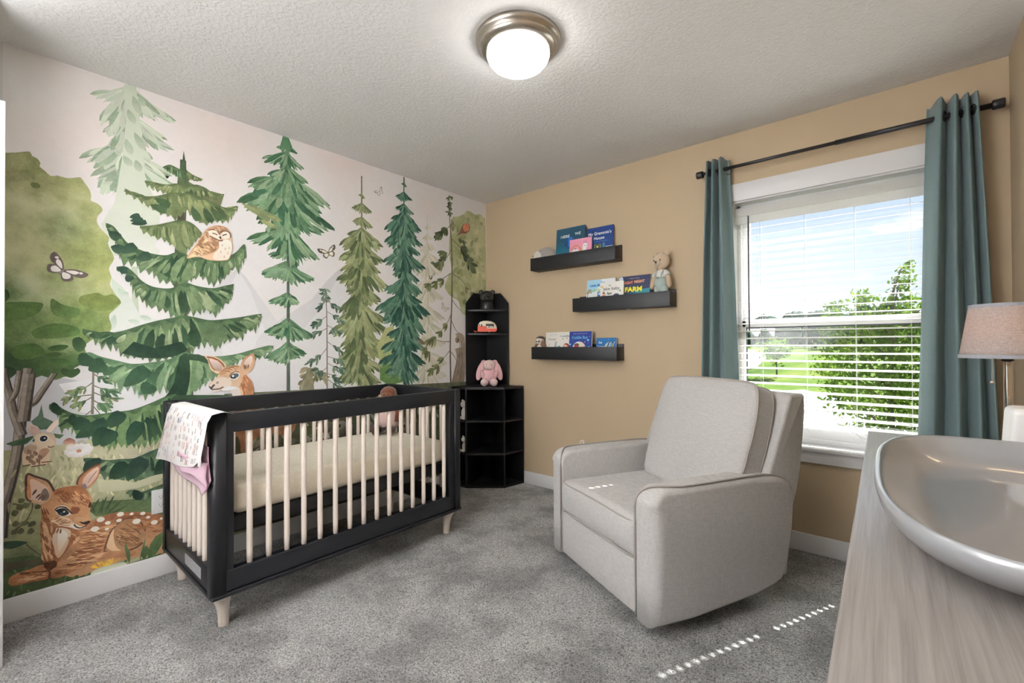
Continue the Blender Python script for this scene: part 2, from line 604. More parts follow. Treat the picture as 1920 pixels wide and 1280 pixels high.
# horizontal blind hung inside the opening
bl = thing('window_blind', 'white horizontal slatted blind hanging open inside the window', 'blind', (2.56, 0.062, 1.98))
def bpart(name, mat, f):
    b = MB(); b.mx = Matrix.Translation((-2.56, -0.045, -1.98)); f(b); return b.done(name, mat, bl)
bpart('head_rail', M_BLIND, lambda b: (b.box((2.092, 0.012, 1.938), (3.028, 0.066, 1.982), 0.003), b.box((2.090, 0.010, 1.934), (3.030, 0.018, 1.984), 0.002), b.box((2.090, 0.008, 1.884), (3.030, 0.018, 1.931), 0.002)))
LADDERS = (2.217, 2.443, 2.67, 2.895)
TILT = radians(9.0)
slat_src = None
HX = (0.0095, 0.0095)       # half sizes of the cord holes in the end columns
def slat_mesh(name):
    b = MB()
    L = 0.466
    cuts = [(-L, None), (L, None)]
    xs = [-L]
    for lx in (LADDERS[0] - 2.56, LADDERS[3] - 2.56):
        xs += [lx - HX[0], lx + HX[0]]
    xs.append(L)
    ys = [-0.025, -HX[1], HX[1], 0.025]
    th = 0.0006
    V = {}
    def g(i, j, s):
        if (i, j, s) not in V:
            crown = 0.0003 * (1 - (ys[j] / 0.025) ** 2)
            V[i, j, s] = b._v((xs[i], ys[j], crown + s * th))
        return V[i, j, s]
    for i in range(5):
        for j in range(3):
            if i in (1, 3) and j == 1:
                b._f([g(i, 1, -1), g(i, 1, 1), g(i + 1, 1, 1), g(i + 1, 1, -1)])
                b._f([g(i + 1, 2, -1), g(i + 1, 2, 1), g(i, 2, 1), g(i, 2, -1)])
                b._f([g(i, 2, -1), g(i, 2, 1), g(i, 1, 1), g(i, 1, -1)])
                b._f([g(i + 1, 1, -1), g(i + 1, 1, 1), g(i + 1, 2, 1), g(i + 1, 2, -1)])
                continue
            b._f([g(i, j, 1), g(i + 1, j, 1), g(i + 1, j + 1, 1), g(i, j + 1, 1)])
            b._f([g(i, j, -1), g(i, j + 1, -1), g(i + 1, j + 1, -1), g(i + 1, j, -1)])
    for i in range(5):
        b._f([g(i, 0, -1), g(i + 1, 0, -1), g(i + 1, 0, 1), g(i, 0, 1)])
        b._f([g(i + 1, 3, -1), g(i, 3, -1), g(i, 3, 1), g(i + 1, 3, 1)])
    for j in range(3):
        b._f([g(0, j + 1, -1), g(0, j, -1), g(0, j, 1), g(0, j + 1, 1)])
        b._f([g(5, j, -1), g(5, j + 1, -1), g(5, j + 1, 1), g(5, j, 1)])
    return b.done(name, M_BLIND, bl)
SLZ = [0.742 + 0.0447 * i for i in range(26)]
for i, z in enumerate(SLZ):
    if slat_src is None:
        o = slat_src = slat_mesh('slat')
        o.rotation_euler.x = TILT
    else:
        o = copy_part(slat_src, bl)
    o.location = (0, 0, z - 1.98)
bpart('bottom_rail', M_BLIND, lambda b: b.box((2.094, 0.02, 0.683), (3.026, 0.07, 0.703), 0.005))
for lx in LADDERS:
    bpart('ladder_cord', M_CORD, lambda b: (b.tube([(lx + 0.008, 0.019, 0.69), (lx + 0.008, 0.019, 1.93)], 0.0008, 6),
                                            b.tube([(lx + 0.008, 0.071, 0.69), (lx + 0.008, 0.071, 1.93)], 0.0008, 6)))
bpart('tilt_wand', plain('shaded_wand', rgb(70, 74, 84), 0.3), lambda b: b.tube([(2.165, 0.008, 1.93), (2.165, 0.006, 1.55), (2.166, 0.008, 1.235)], 0.0042, 8))  # clear plastic wand, the shade on it painted in as dark grey
for lx in (2.445, 2.67):
    bpart('hold_down_clip', M_VINYL, lambda b: b.tube([(lx - 0.012, 0.03, 0.675), (lx - 0.002, 0.028, 0.69), (lx + 0.006, 0.028, 0.672), (lx + 0.022, 0.03, 0.655)], 0.0025, 6))

# curtain rod and two grommet curtains
rod = thing('curtain_rod', 'black metal curtain rod with round end caps above the window', 'curtain rod', (2.56, -0.09, 2.203))
b = MB(); b.tube([(-0.62, 0, 0.003), (0.1, 0, 0.001)], 0.0095, 14); b.tube([(0.05, 0, 0.001), (0.63, 0, -0.001)], 0.0125, 14); b.done('pole', M_ROD, rod)
for s in (-1, 1):
    b = MB(); b.mx = Matrix.Rotation(pi / 2, 4, 'Y')
    b.lathe([(0.0, -0.02), (0.019, -0.02), (0.0215, -0.016), (0.0215, 0.016), (0.019, 0.02), (0.0, 0.02)], (0, 0, 0), 24)
    o = b.done('end_cap', M_ROD, rod); o.location = (0.638 * s, 0, 0)
    b = MB(); b.tube([(0.565 * s, 0.0, -0.004), (0.565 * s, 0.03, -0.014), (0.565 * s, 0.0895, -0.014)], 0.007, 10)
    b.lathe([(0.0, -0.02), (0.012, -0.02), (0.012, 0.012), (0.0, 0.012)], (0.565 * s, 0.078, -0.014), 16)
    b.done('wall_bracket', M_ROD, rod)

def curtain(label, tops, bots, zb, ztop):
    """a gathered panel: fold lines run from the tops list to the bots list; both list (x, y) per fold crest and valley"""
    t = tag(bpy.data.objects.new('curtain', None), label, 'curtain', 'teal curtains at the window')
    COL.objects.link(t)
    cx = (tops[0][0] + tops[-1][0]) / 2
    t.location = (cx, -0.09, ztop)
    def smooth(pts, u):
        n = len(pts) - 1
        f = u * n
        i = min(n - 1, int(f))
        q = f - i
        p0, p1, p2, p3 = pts[max(0, i - 1)], pts[i], pts[i + 1], pts[min(n, i + 2)]
        out = []
        for a in range(2):
            out.append(0.5 * ((2 * p1[a]) + (p2[a] - p0[a]) * q + (2 * p0[a] - 5 * p1[a] + 4 * p2[a] - p3[a]) * q * q + (3 * p1[a] - p0[a] - 3 * p2[a] + p3[a]) * q ** 3))
        return out
    NU, NV = 10 * (len(tops) - 1), 30
    rows = []
    for j in range(NV + 1):
        v = j / NV
        z = ztop + (zb - ztop) * v
        e = v ** 0.85
        row = []
        for i in range(NU + 1):
            u = i / NU
            a = smooth(tops, u); c = smooth(bots, u)
            x = a[0] + (c[0] - a[0]) * e
            y = a[1] + (c[1] - a[1]) * e
            x += 0.004 * noise.noise(Vector((u * 9, v * 3, ztop + cx)))
            zz = z + (0.006 * sin(u * 23 + cx) if j == 0 else 0)
            row.append((x - cx, y + 0.09, zz - ztop))
        rows.append(row)
    b = MB()
    F = b.sheet(rows)
    cl = b.done('cloth', M_CURTAIN, t)
    s = cl.modifiers.new('thick', 'SOLIDIFY'); s.thickness = 0.003; s.offset = 0
    # the stitched header line and the grommet rings threaded on the rod
    b = MB()
    for i in range(1, len(tops) - 1):
        p = tops[i]
        q = tops[i + 1]
        mx, my = (p[0] + q[0]) / 2, (p[1] + q[1]) / 2
        d = Vector((q[1] - p[1], -(q[0] - p[0]), 0)).normalized()
        e1 = Vector((q[0] - p[0], q[1] - p[1], 0)).normalized()
        c = Vector((mx - cx, my + 0.09, 2.203 - ztop))
        b.tube([c + (e1 * cos(a) + Vector((0, 0, 1)) * sin(a)) * 0.022 for a in [2 * pi * k / 16 for k in range(16)]], 0.0035, 6, True)
    b.done('grommet', M_ROD, t)
    return t
curtain('teal curtain panel hanging between the floating shelves and the window, behind the armchair',
        [(1.958, -0.055), (1.972, -0.125), (1.985, -0.06), (2.006, -0.128), (2.022, -0.058), (2.046, -0.130), (2.062, -0.06), (2.082, -0.045)],
        [(1.885, -0.055), (1.915, -0.135), (1.945, -0.06), (1.985, -0.14), (2.03, -0.06), (2.085, -0.14), (2.125, -0.06), (2.145, -0.045)], 0.02, 2.272)
curtain('teal curtain panel hanging at the corner side of the window, behind the table lamp',
        [(2.968, -0.045), (2.985, -0.06), (3.012, -0.134), (3.036, -0.06), (3.058, -0.130), (3.078, -0.058), (3.096, -0.126), (3.110, -0.06), (3.128, -0.128), (3.136, -0.07)],
        [(2.905, -0.045), (2.915, -0.10), (2.955, -0.150), (3.005, -0.06), (3.055, -0.140), (3.098, -0.055), (3.14, -0.135), (3.168, -0.06), (3.198, -0.13), (3.207, -0.07)], 0.02, 2.277)

# ceiling light
cl = thing('ceiling_light', 'round brushed nickel flush ceiling light with a glowing white glass dome', 'ceiling light', (1.645, -1.52, H))
b = MB(); b.lathe([(0.0, -0.052), (0.125, -0.052), (0.142, -0.050), (0.160, -0.040), (0.164, -0.030), (0.164, -0.026), (0.176, -0.022), (0.180, -0.010), (0.180, 0.0), (0.0, 0.0)], (0, 0, 0), 64)
b.done('base', M_NICKEL, cl)
b = MB(); b.lathe([(0.0, -0.128), (0.03, -0.127), (0.06, -0.122), (0.09, -0.112), (0.112, -0.098), (0.127, -0.080), (0.133, -0.062), (0.131, -0.050)], (0, 0, 0), 48)
b.done('glass_dome', M_DOME, cl)

# wall outlet
ol = thing('wall_outlet', 'white double wall outlet on the mural beside the crib', 'outlet', (0.002, -2.395, 0.376))
b = MB(); b.rbox((0, -0.038, -0.060), (0.006, 0.038, 0.060), 0.003, 3); b.done('cover_plate', M_WHITE_PLASTIC, ol)
for s in (-1, 1):
    b = MB()
    out = [(0.0165 * cos(a), 0.0145 * sin(a)) for a in [2 * pi * k / 24 for k in range(24)]]
    b.prism([(0.006, y, 0.0205 * s + max(-0.0125, min(0.0125, z))) for y, z in out], (0.0018, 0, 0))
    b.mi = 1
    b.box((0.0075, -0.007, 0.0205 * s - 0.001), (0.0081, -0.0055, 0.0205 * s + 0.007))
    b.box((0.0075, 0.0055, 0.0205 * s - 0.001), (0.0081, 0.007, 0.0205 * s + 0.006))
    b.lathe([(0, 0), (0.0022, 0)], (0, 0, 0), 8) if False else b.box((0.0075, -0.0017, 0.0205 * s - 0.0085), (0.0081, 0.0017, 0.0205 * s - 0.005))
    b.done('receptacle', [M_WHITE_PLASTIC, M_DARK], ol)

# ------------------------------------------------------------------ crib
crib = thing('crib', 'black crib with pale beech spindles and turned feet standing along the mural wall', 'crib', (0.43, -1.73, 0))
CX0, CX1, CY0, CY1, CZ0, CZ1 = 0.055, 0.800, -2.402, -1.062, 0.150, 0.886
def cpart(name, mat, f):
    b = MB(); b.mx = Matrix.Translation((-0.43, 1.73, 0)); f(b); return b.done(name, mat, crib)
for px0 in (CX0, CX1 - 0.055):
    for py0 in (CY0, CY1 - 0.055):
        def post(b):
            # only the outward corner carries the big radius
            sx = 1 if px0 > 0.4 else -1
            sy = 1 if py0 > -1.7 else -1
            c = (px0 + 0.0275, py0 + 0.0275)
            pts = []
            for (qx, qy, r) in ((1, 1, 0), (-1, 1, 90), (-1, -1, 180), (1, -1, 270)):
                rad = 0.024 if (qx == sx and qy == sy) else 0.004
                cc = (c[0] + qx * (0.0275 - rad), c[1] + qy * (0.0275 - rad))
                pts += arc(cc, rad, r, r + 90, 6 if rad > 0.01 else 2)
            b.prism([(x, y, CZ0 + 0.014) for x, y in pts], (0, 0, CZ1 - CZ0 - 0.014), True)
        cpart('corner_post', M_NAVY, post)
for x0 in (CX0 + 0.008, CX1 - 0.048):
    cpart('top_rail', M_NAVY_H, lambda b: b.box((x0, CY0 + 0.05, 0.806), (x0 + 0.042, CY1 - 0.05, 0.884), 0.004))
    cpart('bottom_rail', M_NAVY_H, lambda b: b.box((x0, CY0 + 0.05, 0.168), (x0 + 0.042, CY1 - 0.05, 0.252), 0.004))
    for y0, y1 in ((CY0 + 0.0545, CY0 + 0.082), (CY1 - 0.09, CY1 - 0.0545)):
        cpart('stile', M_NAVY, lambda b: b.box((x0 + 0.001, y0, 0.252), (x0 + 0.041, y1, 0.806), 0.0015))
for y0 in (CY0 + 0.006, CY1 - 0.044):
    cpart('top_rail', M_NAVY_H, lambda b: b.box((CX0 + 0.05, y0, 0.806), (CX1 - 0.05, y0 + 0.038, 0.885), 0.006))
    cpart('bottom_rail', M_NAVY_H, lambda b: b.box((CX0 + 0.05, y0, 0.168), (CX1 - 0.05, y0 + 0.038, 0.262), 0.004))
def base_frame(b):
    b.rbox((CX0 + 0.0005, CY0 + 0.0005, 0.148), (CX0 + 0.05, CY1 - 0.0005, 0.166), 0.005)
    b.rbox((CX1 - 0.05, CY0 + 0.0005, 0.148), (CX1 - 0.0005, CY1 - 0.0005, 0.166), 0.005)
    b.rbox((CX0 + 0.04, CY0 + 0.0005, 0.1485), (CX1 - 0.04, CY0 + 0.05, 0.1655), 0.005)
    b.rbox((CX0 + 0.04, CY1 - 0.05, 0.1485), (CX1 - 0.04, CY1 - 0.0005, 0.1655), 0.005)
cpart('base_frame', M_NAVY_H, base_frame)
spin = None
def spindle(x, y, z0=0.24, z1=0.815):
    global spin
    if spin is None:
        b = MB(); b.lathe([(0.0108, 0), (0.0118, 0.06), (0.0118, 0.515), (0.0108, 0.575)], (0, 0, 0), 14)
        spin = b.done('spindle', M_BEECH, crib); o = spin
    else:
        o = copy_part(spin, crib)
    o.location = (x - 0.43, y + 1.73, z0)
for k in range(15):
    spindle(0.776, -2.255 + 0.0763 * k)
for k in range(16):
    spindle(0.079, -2.318 + 0.0756 * k)
for k in range(9):
    spindle(0.151 + 0.0697 * k, CY0 + 0.025)
    spindle(0.151 + 0.0697 * k, CY1 - 0.025)
def foot(b, x, y, sx, sy):
    prof = [(0.0185, 0.0), (0.0198, 0.004), (0.0205, 0.03), (0.022, 0.06), (0.026, 0.09), (0.033, 0.118), (0.042, 0.138), (0.047, 0.149)]
    n = 22
    rows = []
    for r, z in prof:
        lean = (0.149 - z) * 0.10
        k = (z / 0.149) ** 2 * 0.5
        rows.append([(x + sx * (0.012 * (z / 0.149) ** 3) + r * cos(2 * pi * i / n) - sx * lean * 0.2, y + sy * (0.012 * (z / 0.149) ** 3) + r * sin(2 * pi * i / n) - sy * lean * 0.2, z) for i in range(n)])
    V = b.sheet(rows, True, True)
    b._f(list(reversed(V[0]))); b._f(V[-1])
for (fx, sx) in ((0.125, -1), (0.715, 1)):
    for (fy, sy) in ((-2.335, -1), (-1.112, 1)):
        cpart('foot', M_BEECH, lambda b: foot(b, fx, fy, sx, sy))
def support(b):
    b.box((0.105, -2.34, 0.395), (0.735, -1.12, 0.447), 0.003)
    b.box((0.73, -2.335, 0.385), (0.747, -1.125, 0.445), 0.002)
    for yy in (-2.338, -1.128):
        b.box((0.10, yy, 0.39), (0.745, yy + 0.012, 0.46))
cpart('mattress_support', M_DARK, support)
cpart('warning_label', plain('grey_sticker', rgb(150, 150, 152), 0.5, vary=0.25, vscale=120), lambda b: b.box((0.432, CY0 + 0.0045, 0.192), (0.65, CY0 + 0.0062, 0.238)))

mat_o = thing('mattress', 'crib mattress under a cream fitted sheet lying inside the black crib', 'mattress', (0.43, -1.72, 0.45))
b = MB(); b.rbox((-0.325, -0.585, -0.002), (0.315, 0.60, 0.124), 0.035, 5, 14, (0.004, 0.004, 0.008),
                 lambda q: (q.x + 0.002 * noise.noise(Vector((q.y * 14, q.z * 25, 0))), q.y, q.z + 0.0025 * noise.noise(Vector((q.x * 3, q.y * 1.2, 1))) * (1 if q.z > 0.06 else 0)))
b.done('fitted_sheet', M_SHEET, mat_o)

# ------------------------------------------------------------------ the wallpaper mural
# Flat printed wallpaper, drawn on the wall itself: every point is (distance from the room corner, height) in millimetres.
class Mural:
    STEP = 2.5e-6
    def __init__(self):
        self.v = []; self.f = []; self.c = []; self.lay = 0
    def pig(self, c):
        l = [lin(x) for x in c]
        y = 0.3 * l[0] + 0.59 * l[1] + 0.11 * l[2]
        k = 0.80 if y < 0.45 else 1.0
        return tuple(min(0.93, (y + (x - y) * k) * 1.30) for x in l)
    def _x(self):
        self.lay += 1
        return 0.0006 + self.lay * self.STEP
    def poly(self, pts, c, c2=None, own=None):
        if len(pts) < 3:
            return
        P = [Vector((p[0], p[1], 0)) for p in pts]
        hs = [p[1] for p in pts]
        h0, h1 = min(hs), max(hs)
        a = self.pig(c)
        bcol = self.pig(c2) if c2 else a
        x = self._x()
        n0 = len(self.v)
        for p in pts:
            k = (h1 - p[1]) / max(1e-6, h1 - h0)
            self.v.append((x, -p[0] * 0.001, p[1] * 0.001))
            self.c.append(tuple(a[i] + (bcol[i] - a[i]) * k for i in range(3)) + (1.0,))
        for t in tessellate_polygon([P]):
            q = (P[t[1]] - P[t[0]]).cross(P[t[2]] - P[t[0]]).z
            t = tuple(n0 + i for i in t)
            self.f.append(t if q < 0 else (t[0], t[2], t[1]))
    def field(self, outline, fn, step):
        """gradient wash: a fine triangle net inside the outline, coloured by fn(s, h)"""
        P = [Vector(p) for p in outline]
        n = len(P)
        ys = [p.y for p in P]; xs = [p.x for p in P]
        ext = []
        y = min(ys) + step / 2
        while y < max(ys):
            x = min(xs) + step / 2
            while x < max(xs):
                inside = False
                j = n - 1
                for i in range(n):
                    if (P[i].y > y) != (P[j].y > y) and x < (P[j].x - P[i].x) * (y - P[i].y) / (P[j].y - P[i].y) + P[i].x:
                        inside = not inside
                    j = i
                if inside:
                    ext.append(Vector((x, y)))
                x += step
            y += step
        r = delaunay_2d_cdt(P + ext, [(i, (i + 1) % n) for i in range(n)], [], 1, 1e-3)
        x = self._x()
        n0 = len(self.v)
        for p in r[0]:
            self.v.append((x, -p.x * 0.001, p.y * 0.001))
            self.c.append(self.pig(fn(p.x, p.y)) + (1.0,))
        for f in r[2]:
            self.f.append(tuple(n0 + i for i in reversed(f)))
    def blade(self, p, q, w, c, c2=None, bend=0.0, blunt=0.0):
        """one brush dab from p to q"""
        p = Vector(p); q = Vector(q)
        d = q - p
        L = d.length
        if L < 1:
            return
        n = Vector((-d.y, d.x)) / L
        prof = ((0.0, 0.12), (0.25, 0.7), (0.55, 1.0), (0.82, 0.8 + 0.2 * blunt), (1.0, 0.1 + 0.6 * blunt))
        up, dn = [], []
        for t, k in prof:
            m = p + d * t + n * (bend * L * 4 * t * (1 - t))
            up.append(m + n * w * 0.5 * k); dn.append(m - n * w * 0.5 * k)
        self.poly([tuple(a) for a in up] + [tuple(a) for a in reversed(dn)], c, c2)
    def line(self, pts, w, c, w2=None):
        m = len(pts)
        up, dn = [], []
        for i, p in enumerate(pts):
            a = Vector(pts[max(0, i - 1)]); b2 = Vector(pts[min(m - 1, i + 1)])
            d = (b2 - a).normalized()
            n = Vector((-d.y, d.x))
            ww = w + ((w2 if w2 is not None else w) - w) * i / max(1, m - 1)
            up.append(tuple(Vector(p) + n * ww / 2)); dn.append(tuple(Vector(p) - n * ww / 2))
        self.poly(up + dn[::-1], c)
    def disc(self, p, rx, rz, c, c2=None, rot=0.0, n=20):
        self.poly([(p[0] + rx * cos(a) * cos(rot) - rz * sin(a) * sin(rot), p[1] + rx * cos(a) * sin(rot) + rz * sin(a) * cos(rot)) for a in [2 * pi * i / n for i in range(n)]], c, c2)

def in_loop(p, P):
    inside = False
    j = len(P) - 1
    for i in range(len(P)):
        if (P[i][1] > p[1]) != (P[j][1] > p[1]) and p[0] < (P[j][0] - P[i][0]) * (p[1] - P[i][1]) / (P[j][1] - P[i][1]) + P[i][0]:
            inside = not inside
        j = i
    return inside
def strokes(outline, n, ang, L, w, cols, spread=0.35):
    """fine brush hairs scattered inside an outline"""
    xs = [p[0] for p in outline]; ys = [p[1] for p in outline]
    k = 0
    for _ in range(n * 6):
        p = (RM.uniform(min(xs), max(xs)), RM.uniform(min(ys), max(ys)))
        a = ang + RM.uniform(-spread, spread)
        l = L * RM.uniform(.5, 1.2)
        q = (p[0] + cos(a) * l, p[1] + sin(a) * l)
        if in_loop(p, outline) and in_loop(q, outline):
            mu.blade(p, q, w * RM.uniform(.6, 1.3), jit(RM.choice(cols)), None, RM.uniform(-.12, .12))
            k += 1
            if k >= n:
                return
def S(t):
    return [tuple(float(x) for x in p.split(',')) for p in t.split()]
def along(pts, u):
    ds = [0.0]
    for a, c in zip(pts, pts[1:]):
        ds.append(ds[-1] + sqrt((a[0] - c[0]) ** 2 + (a[1] - c[1]) ** 2))
    t = max(0, min(1, u)) * ds[-1]
    for i in range(len(pts) - 1):
        if t <= ds[i + 1] or i == len(pts) - 2:
            k = (t - ds[i]) / max(1e-6, ds[i + 1] - ds[i])
            return (pts[i][0] + (pts[i + 1][0] - pts[i][0]) * k, pts[i][1] + (pts[i + 1][1] - pts[i][1]) * k)
def smooth_line(pts, n=6):
    out = []
    P = [Vector(p) for p in pts]
    for i in range(len(P) - 1):
        p0, p1, p2, p3 = P[max(0, i - 1)], P[i], P[i + 1], P[min(len(P) - 1, i + 2)]
        for k in range(n):
            q = k / n
            out.append(tuple(0.5 * (2 * p1 + (p2 - p0) * q + (2 * p0 - 5 * p1 + 4 * p2 - p3) * q * q + (3 * p1 - p0 - 3 * p2 + p3) * q ** 3)))
    out.append(tuple(P[-1]))
    return out
def smooth_loop(pts, n=4):
    out = []
    P = [Vector(p) for p in pts]
    m = len(P)
    for i in range(m):
        p0, p1, p2, p3 = P[i - 1], P[i], P[(i + 1) % m], P[(i + 2) % m]
        for k in range(n):
            q = k / n
            out.append(tuple(0.5 * (2 * p1 + (p2 - p0) * q + (2 * p0 - 5 * p1 + 4 * p2 - p3) * q * q + (3 * p1 - p0 - 3 * p2 + p3) * q ** 3)))
    return out

mu = Mural()
RM = random.Random(33)
def mixc(a, c, k):
    return tuple(a[i] + (c[i] - a[i]) * k for i in range(3))
def jit(c, j=7):
    d = RM.uniform(-j, j)
    return tuple(max(0, min(255, x + d + RM.uniform(-j * .4, j * .4))) for x in c)
def jag(line, n, depth):
    out = []
    for i in range(n):
        a = along(line, i / n); m = along(line, (i + RM.uniform(.35, .65)) / n)
        out.append((a[0] + RM.uniform(-2, 2), a[1] + depth * RM.uniform(.2, .8)))
        out.append((m[0] + RM.uniform(-3, 3), m[1] - depth * RM.uniform(.3, 1.0)))
    out.append(line[-1])
    return out

def bough(top, bottom, pal, n, dep, fan=0.25, dabs=1.0):
    """a hanging spruce bough between its upper edge and its ragged lower edge; pal = dark, mid, light, pale"""
    top = smooth_line(top); bottom = smooth_line(bottom)
    dark, mid, light, pale = pal
    mu.poly(top + jag(bottom, int(n * 1.4), dep)[::-1], mid, mixc(mid, light, .15))
    order = list(range(int(n * 3.2)))
    RM.shuffle(order)
    for i in order:
        u = (i + RM.uniform(.2, .8)) / (n * 3.2)
        a = along(top, u * 0.9 + 0.05)
        q = along(bottom, max(0, min(1, u + (u - 0.5) * fan * .5)))
        L = sqrt((q[0] - a[0]) ** 2 + (q[1] - a[1]) ** 2)
        t0 = RM.uniform(0.05, 0.45)
        p0 = (a[0] + (q[0] - a[0]) * t0, a[1] + (q[1] - a[1]) * t0)
        t1 = RM.uniform(0.75, 1.04)
        p1 = (a[0] + (q[0] - a[0]) * t1, a[1] + (q[1] - a[1]) * t1)
        c = jit(RM.choice([dark, dark, light, light, pale, mid]))
        mu.blade(p0, p1, L * RM.choice([.07, .10, .14, .20, .27]) * dabs, c, mixc(c, mid, .4), RM.uniform(-.07, .07), RM.uniform(.0, 1))
    # shaded upper rim
    m = len(top)
    rim = top[:] + [(p[0], p[1] - dep * (0.55 + 0.4 * sin(i * .9))) for i, p in reversed(list(enumerate(top)))]
    mu.poly(rim, mixc(dark, mid, .6))

def tier(A, Lt, Rt, drop, pal, n=7, w=0.22, top=None):
    n = int(n * 1.7); w = w * 0.62
    """one whorl of a slender spruce: fans of dabs from the trunk point A out to both tips"""
    dark, mid, light, pale = pal
    A = Vector(A)
    size = max((Vector(Lt) - A).length, (Vector(Rt) - A).length)
    ends = []
    for tip, side in ((Lt, 1), (Rt, -1)):
        tip = Vector(tip)
        low = Vector((A.x + side * size * .05, min(tip.y, A.y) - drop))
        for i in range(n):
            k = i / (n - 1)
            mid_pt = tip.lerp(low, k)
            bulge = (mid_pt - A) * (0.05 * sin(pi * k))
            ends.append((side, k, mid_pt + bulge + Vector((RM.uniform(-1, 1), RM.uniform(-1, 1))) * size * .07))
    L = [e for s, k, e in ends if s > 0]; Rr = [e for s, k, e in ends if s < 0][::-1]
    ring = []
    seq = L + Rr
    for a, c in zip(seq, seq[1:]):
        ring.append(tuple(a))
        m = (a + c) / 2
        ring.append(tuple(m + (A - m) * RM.uniform(.18, .40)))
    ring.append(tuple(seq[-1]))
    mu.poly([tuple(A + Vector((size * .07, size * .04))), tuple(A.lerp(L[0], .45) + Vector((0, size * .06)))] + ring + [tuple(A.lerp(Rr[-1], .45) + Vector((0, size * .06))), tuple(A + Vector((-size * .07, size * .04)))], mid, mixc(mid, light, .3))
    for tip in (Lt, Rt):
        e = Vector(tip)
        b0 = A.lerp(e, .45)
        mu.blade(tuple(b0), tuple(e + (e - b0) * .12 + Vector((0, size * .03))), size * w * .9, jit(mid, 9), dark, 0.04)
        mu.blade(tuple(A.lerp(e, .3) + Vector((0, -size * .06))), tuple(A.lerp(e, .92) + Vector((0, -size * .12))), size * w * .8, jit(light, 9), mid)
    RM.shuffle(ends)
    for s, k, e in ends:
        t0 = RM.uniform(.05, .4)
        c = jit(RM.choice([dark, dark, mid, light, light, pale]), 9)
        mu.blade(tuple(A.lerp(e, t0)), tuple(A.lerp(e, RM.uniform(.85, 1.06))), size * w * RM.uniform(.5, 1.1), c, mixc(c, mid, .3), RM.uniform(-.08, .08), RM.uniform(0, .6))

def spruce(trunk, tiers, pal, tw, tc, n=7, w=0.22, drop=0.5):
    mu.line(trunk, tw, tc, tw * 1.6)
    for (l, r) in reversed(tiers):
        l, r = l[0], r[0]
        span = max(abs(l[0] - r[0]), 6)
        ax = along(trunk, 0)[0]
        # trunk position at this height
        for a, c in zip(trunk, trunk[1:]):
            if min(a[1], c[1]) <= max(l[1], r[1]) <= max(a[1], c[1]):
                ax = a[0] + (c[0] - a[0]) * (a[1] - max(l[1], r[1])) / max(1e-6, a[1] - c[1])
        tier((ax, max(l[1], r[1]) + span * .30), l, r, span * .10 * drop * 2, pal, n, w)

# --- paper, sky washes and pale mountains
def blobs(base, lst):
    def fn(s, h):
        c = list(base)
        for (p, r, col, k) in lst:
            d = ((s - p[0][0]) ** 2 + (h - p[0][1]) ** 2) / (r * r)
            g = k * math.exp(-d)
            for i in range(3):
                c[i] += (col[i] - c[i]) * g
        return c
    return fn
paper = blobs((211, 208, 208), [(S('2733,2200'), 260, (210, 196, 190), .8), (S('2111,2315'), 260, (212, 198, 192), .8), (S('1409,2440'), 240, (210, 196, 190), .8), (S('1077,2044'), 200, (212, 203, 199), .8), (S('2898,2298'), 200, (214, 212, 211), 1), (S('683,2250'), 160, (206, 196, 190), .6), (S('1886,1787'), 300, (216, 214, 215), .6)])
mu.field([(0, 0), (2936, 0), (2936, 2440), (0, 2440)], paper, 60)
mu.poly(S('2044,1599 1996,1553 1916,1436 1825,1304 1697,1119 1524,838 2398,858 2331,1183 2212,1414'), (193, 192, 194), (216, 215, 217))
mu.poly(S('2038,1591 1974,1478 1871,1185 1825,927 2057,883 2162,1300'), (203, 202, 204), (219, 218, 220))
mu.poly(S('1422,1677 1352,1616 1209,1488 1034,1188 893,824 1974,876 1945,1184 1886,1267 1762,1349 1612,1458 1516,1581'), (186, 185, 187), (214, 213, 214))
mu.poly(S('1411,1653 1317,1480 1252,1187 1374,861 1825,879 1762,1152 1559,1393'), (199, 198, 200), (217, 216, 217))
mu.poly(S('1871,1258 1778,1152 1664,866 2030,865 1974,1123'), (200, 199, 202), (217, 216, 218))
mu.poly(S('2932,1069 2847,1043 2622,981 2376,856 2375,583 2931,690'), (176, 178, 184), (196, 196, 198))
mu.poly(S('2932,1047 2878,948 2798,805 2772,707 2931,712'), (196, 197, 202), (178, 180, 184))
mu.poly(S('2765,991 2603,1018 2398,912 2483,788 2695,859'), (214, 213, 216), (206, 206, 208))

# --- pale spruce at the back, cut by the ceiling
PALE = ((120, 142, 112), (170, 178, 160), (182, 190, 172), (190, 196, 180))
mu.lay = 60
spruce(S('2521,2440 2514,2072 2505,1759 2494,1235'), [(S('2655,2335'), S('2373,2339')), (S('2624,2228'), S('2344,2330')), (S('2613,2174'), S('2378,2219')), (S('2592,2112'), S('2351,2175')), (S('2689,2026'), S('2435,2099')), (S('2650,1956'), S('2332,1983')), (S('2629,1911'), S('2360,2037'))], PALE, 16, (176, 184, 166), 8, .20, .8)
mu.poly(S('2543,2433 2496,2440 2481,2268 2460,2009 2399,1835 2421,1641 2585,1590 2623,1736 2576,1848 2550,2061 2535,2249'), (178, 186, 168), (196, 200, 188))
for t in (S('2507,2391 2482,2311'), S('2527,2317 2502,2255'), S('2535,2170 2514,2099'), S('2502,2213 2464,2136'), S('2542,2084 2514,2041'), S('2496,2078 2481,2024'), S('2482,2401 2465,2355')):
    mu.blade(t[0], t[1], 34, jit((140, 158, 130)), (168, 178, 156))
mu.poly(S('2595,1792 2562,1812 2526,1755 2468,1713 2399,1644 2421,1560 2525,1547 2575,1617'), (188, 194, 180), (206, 206, 200))
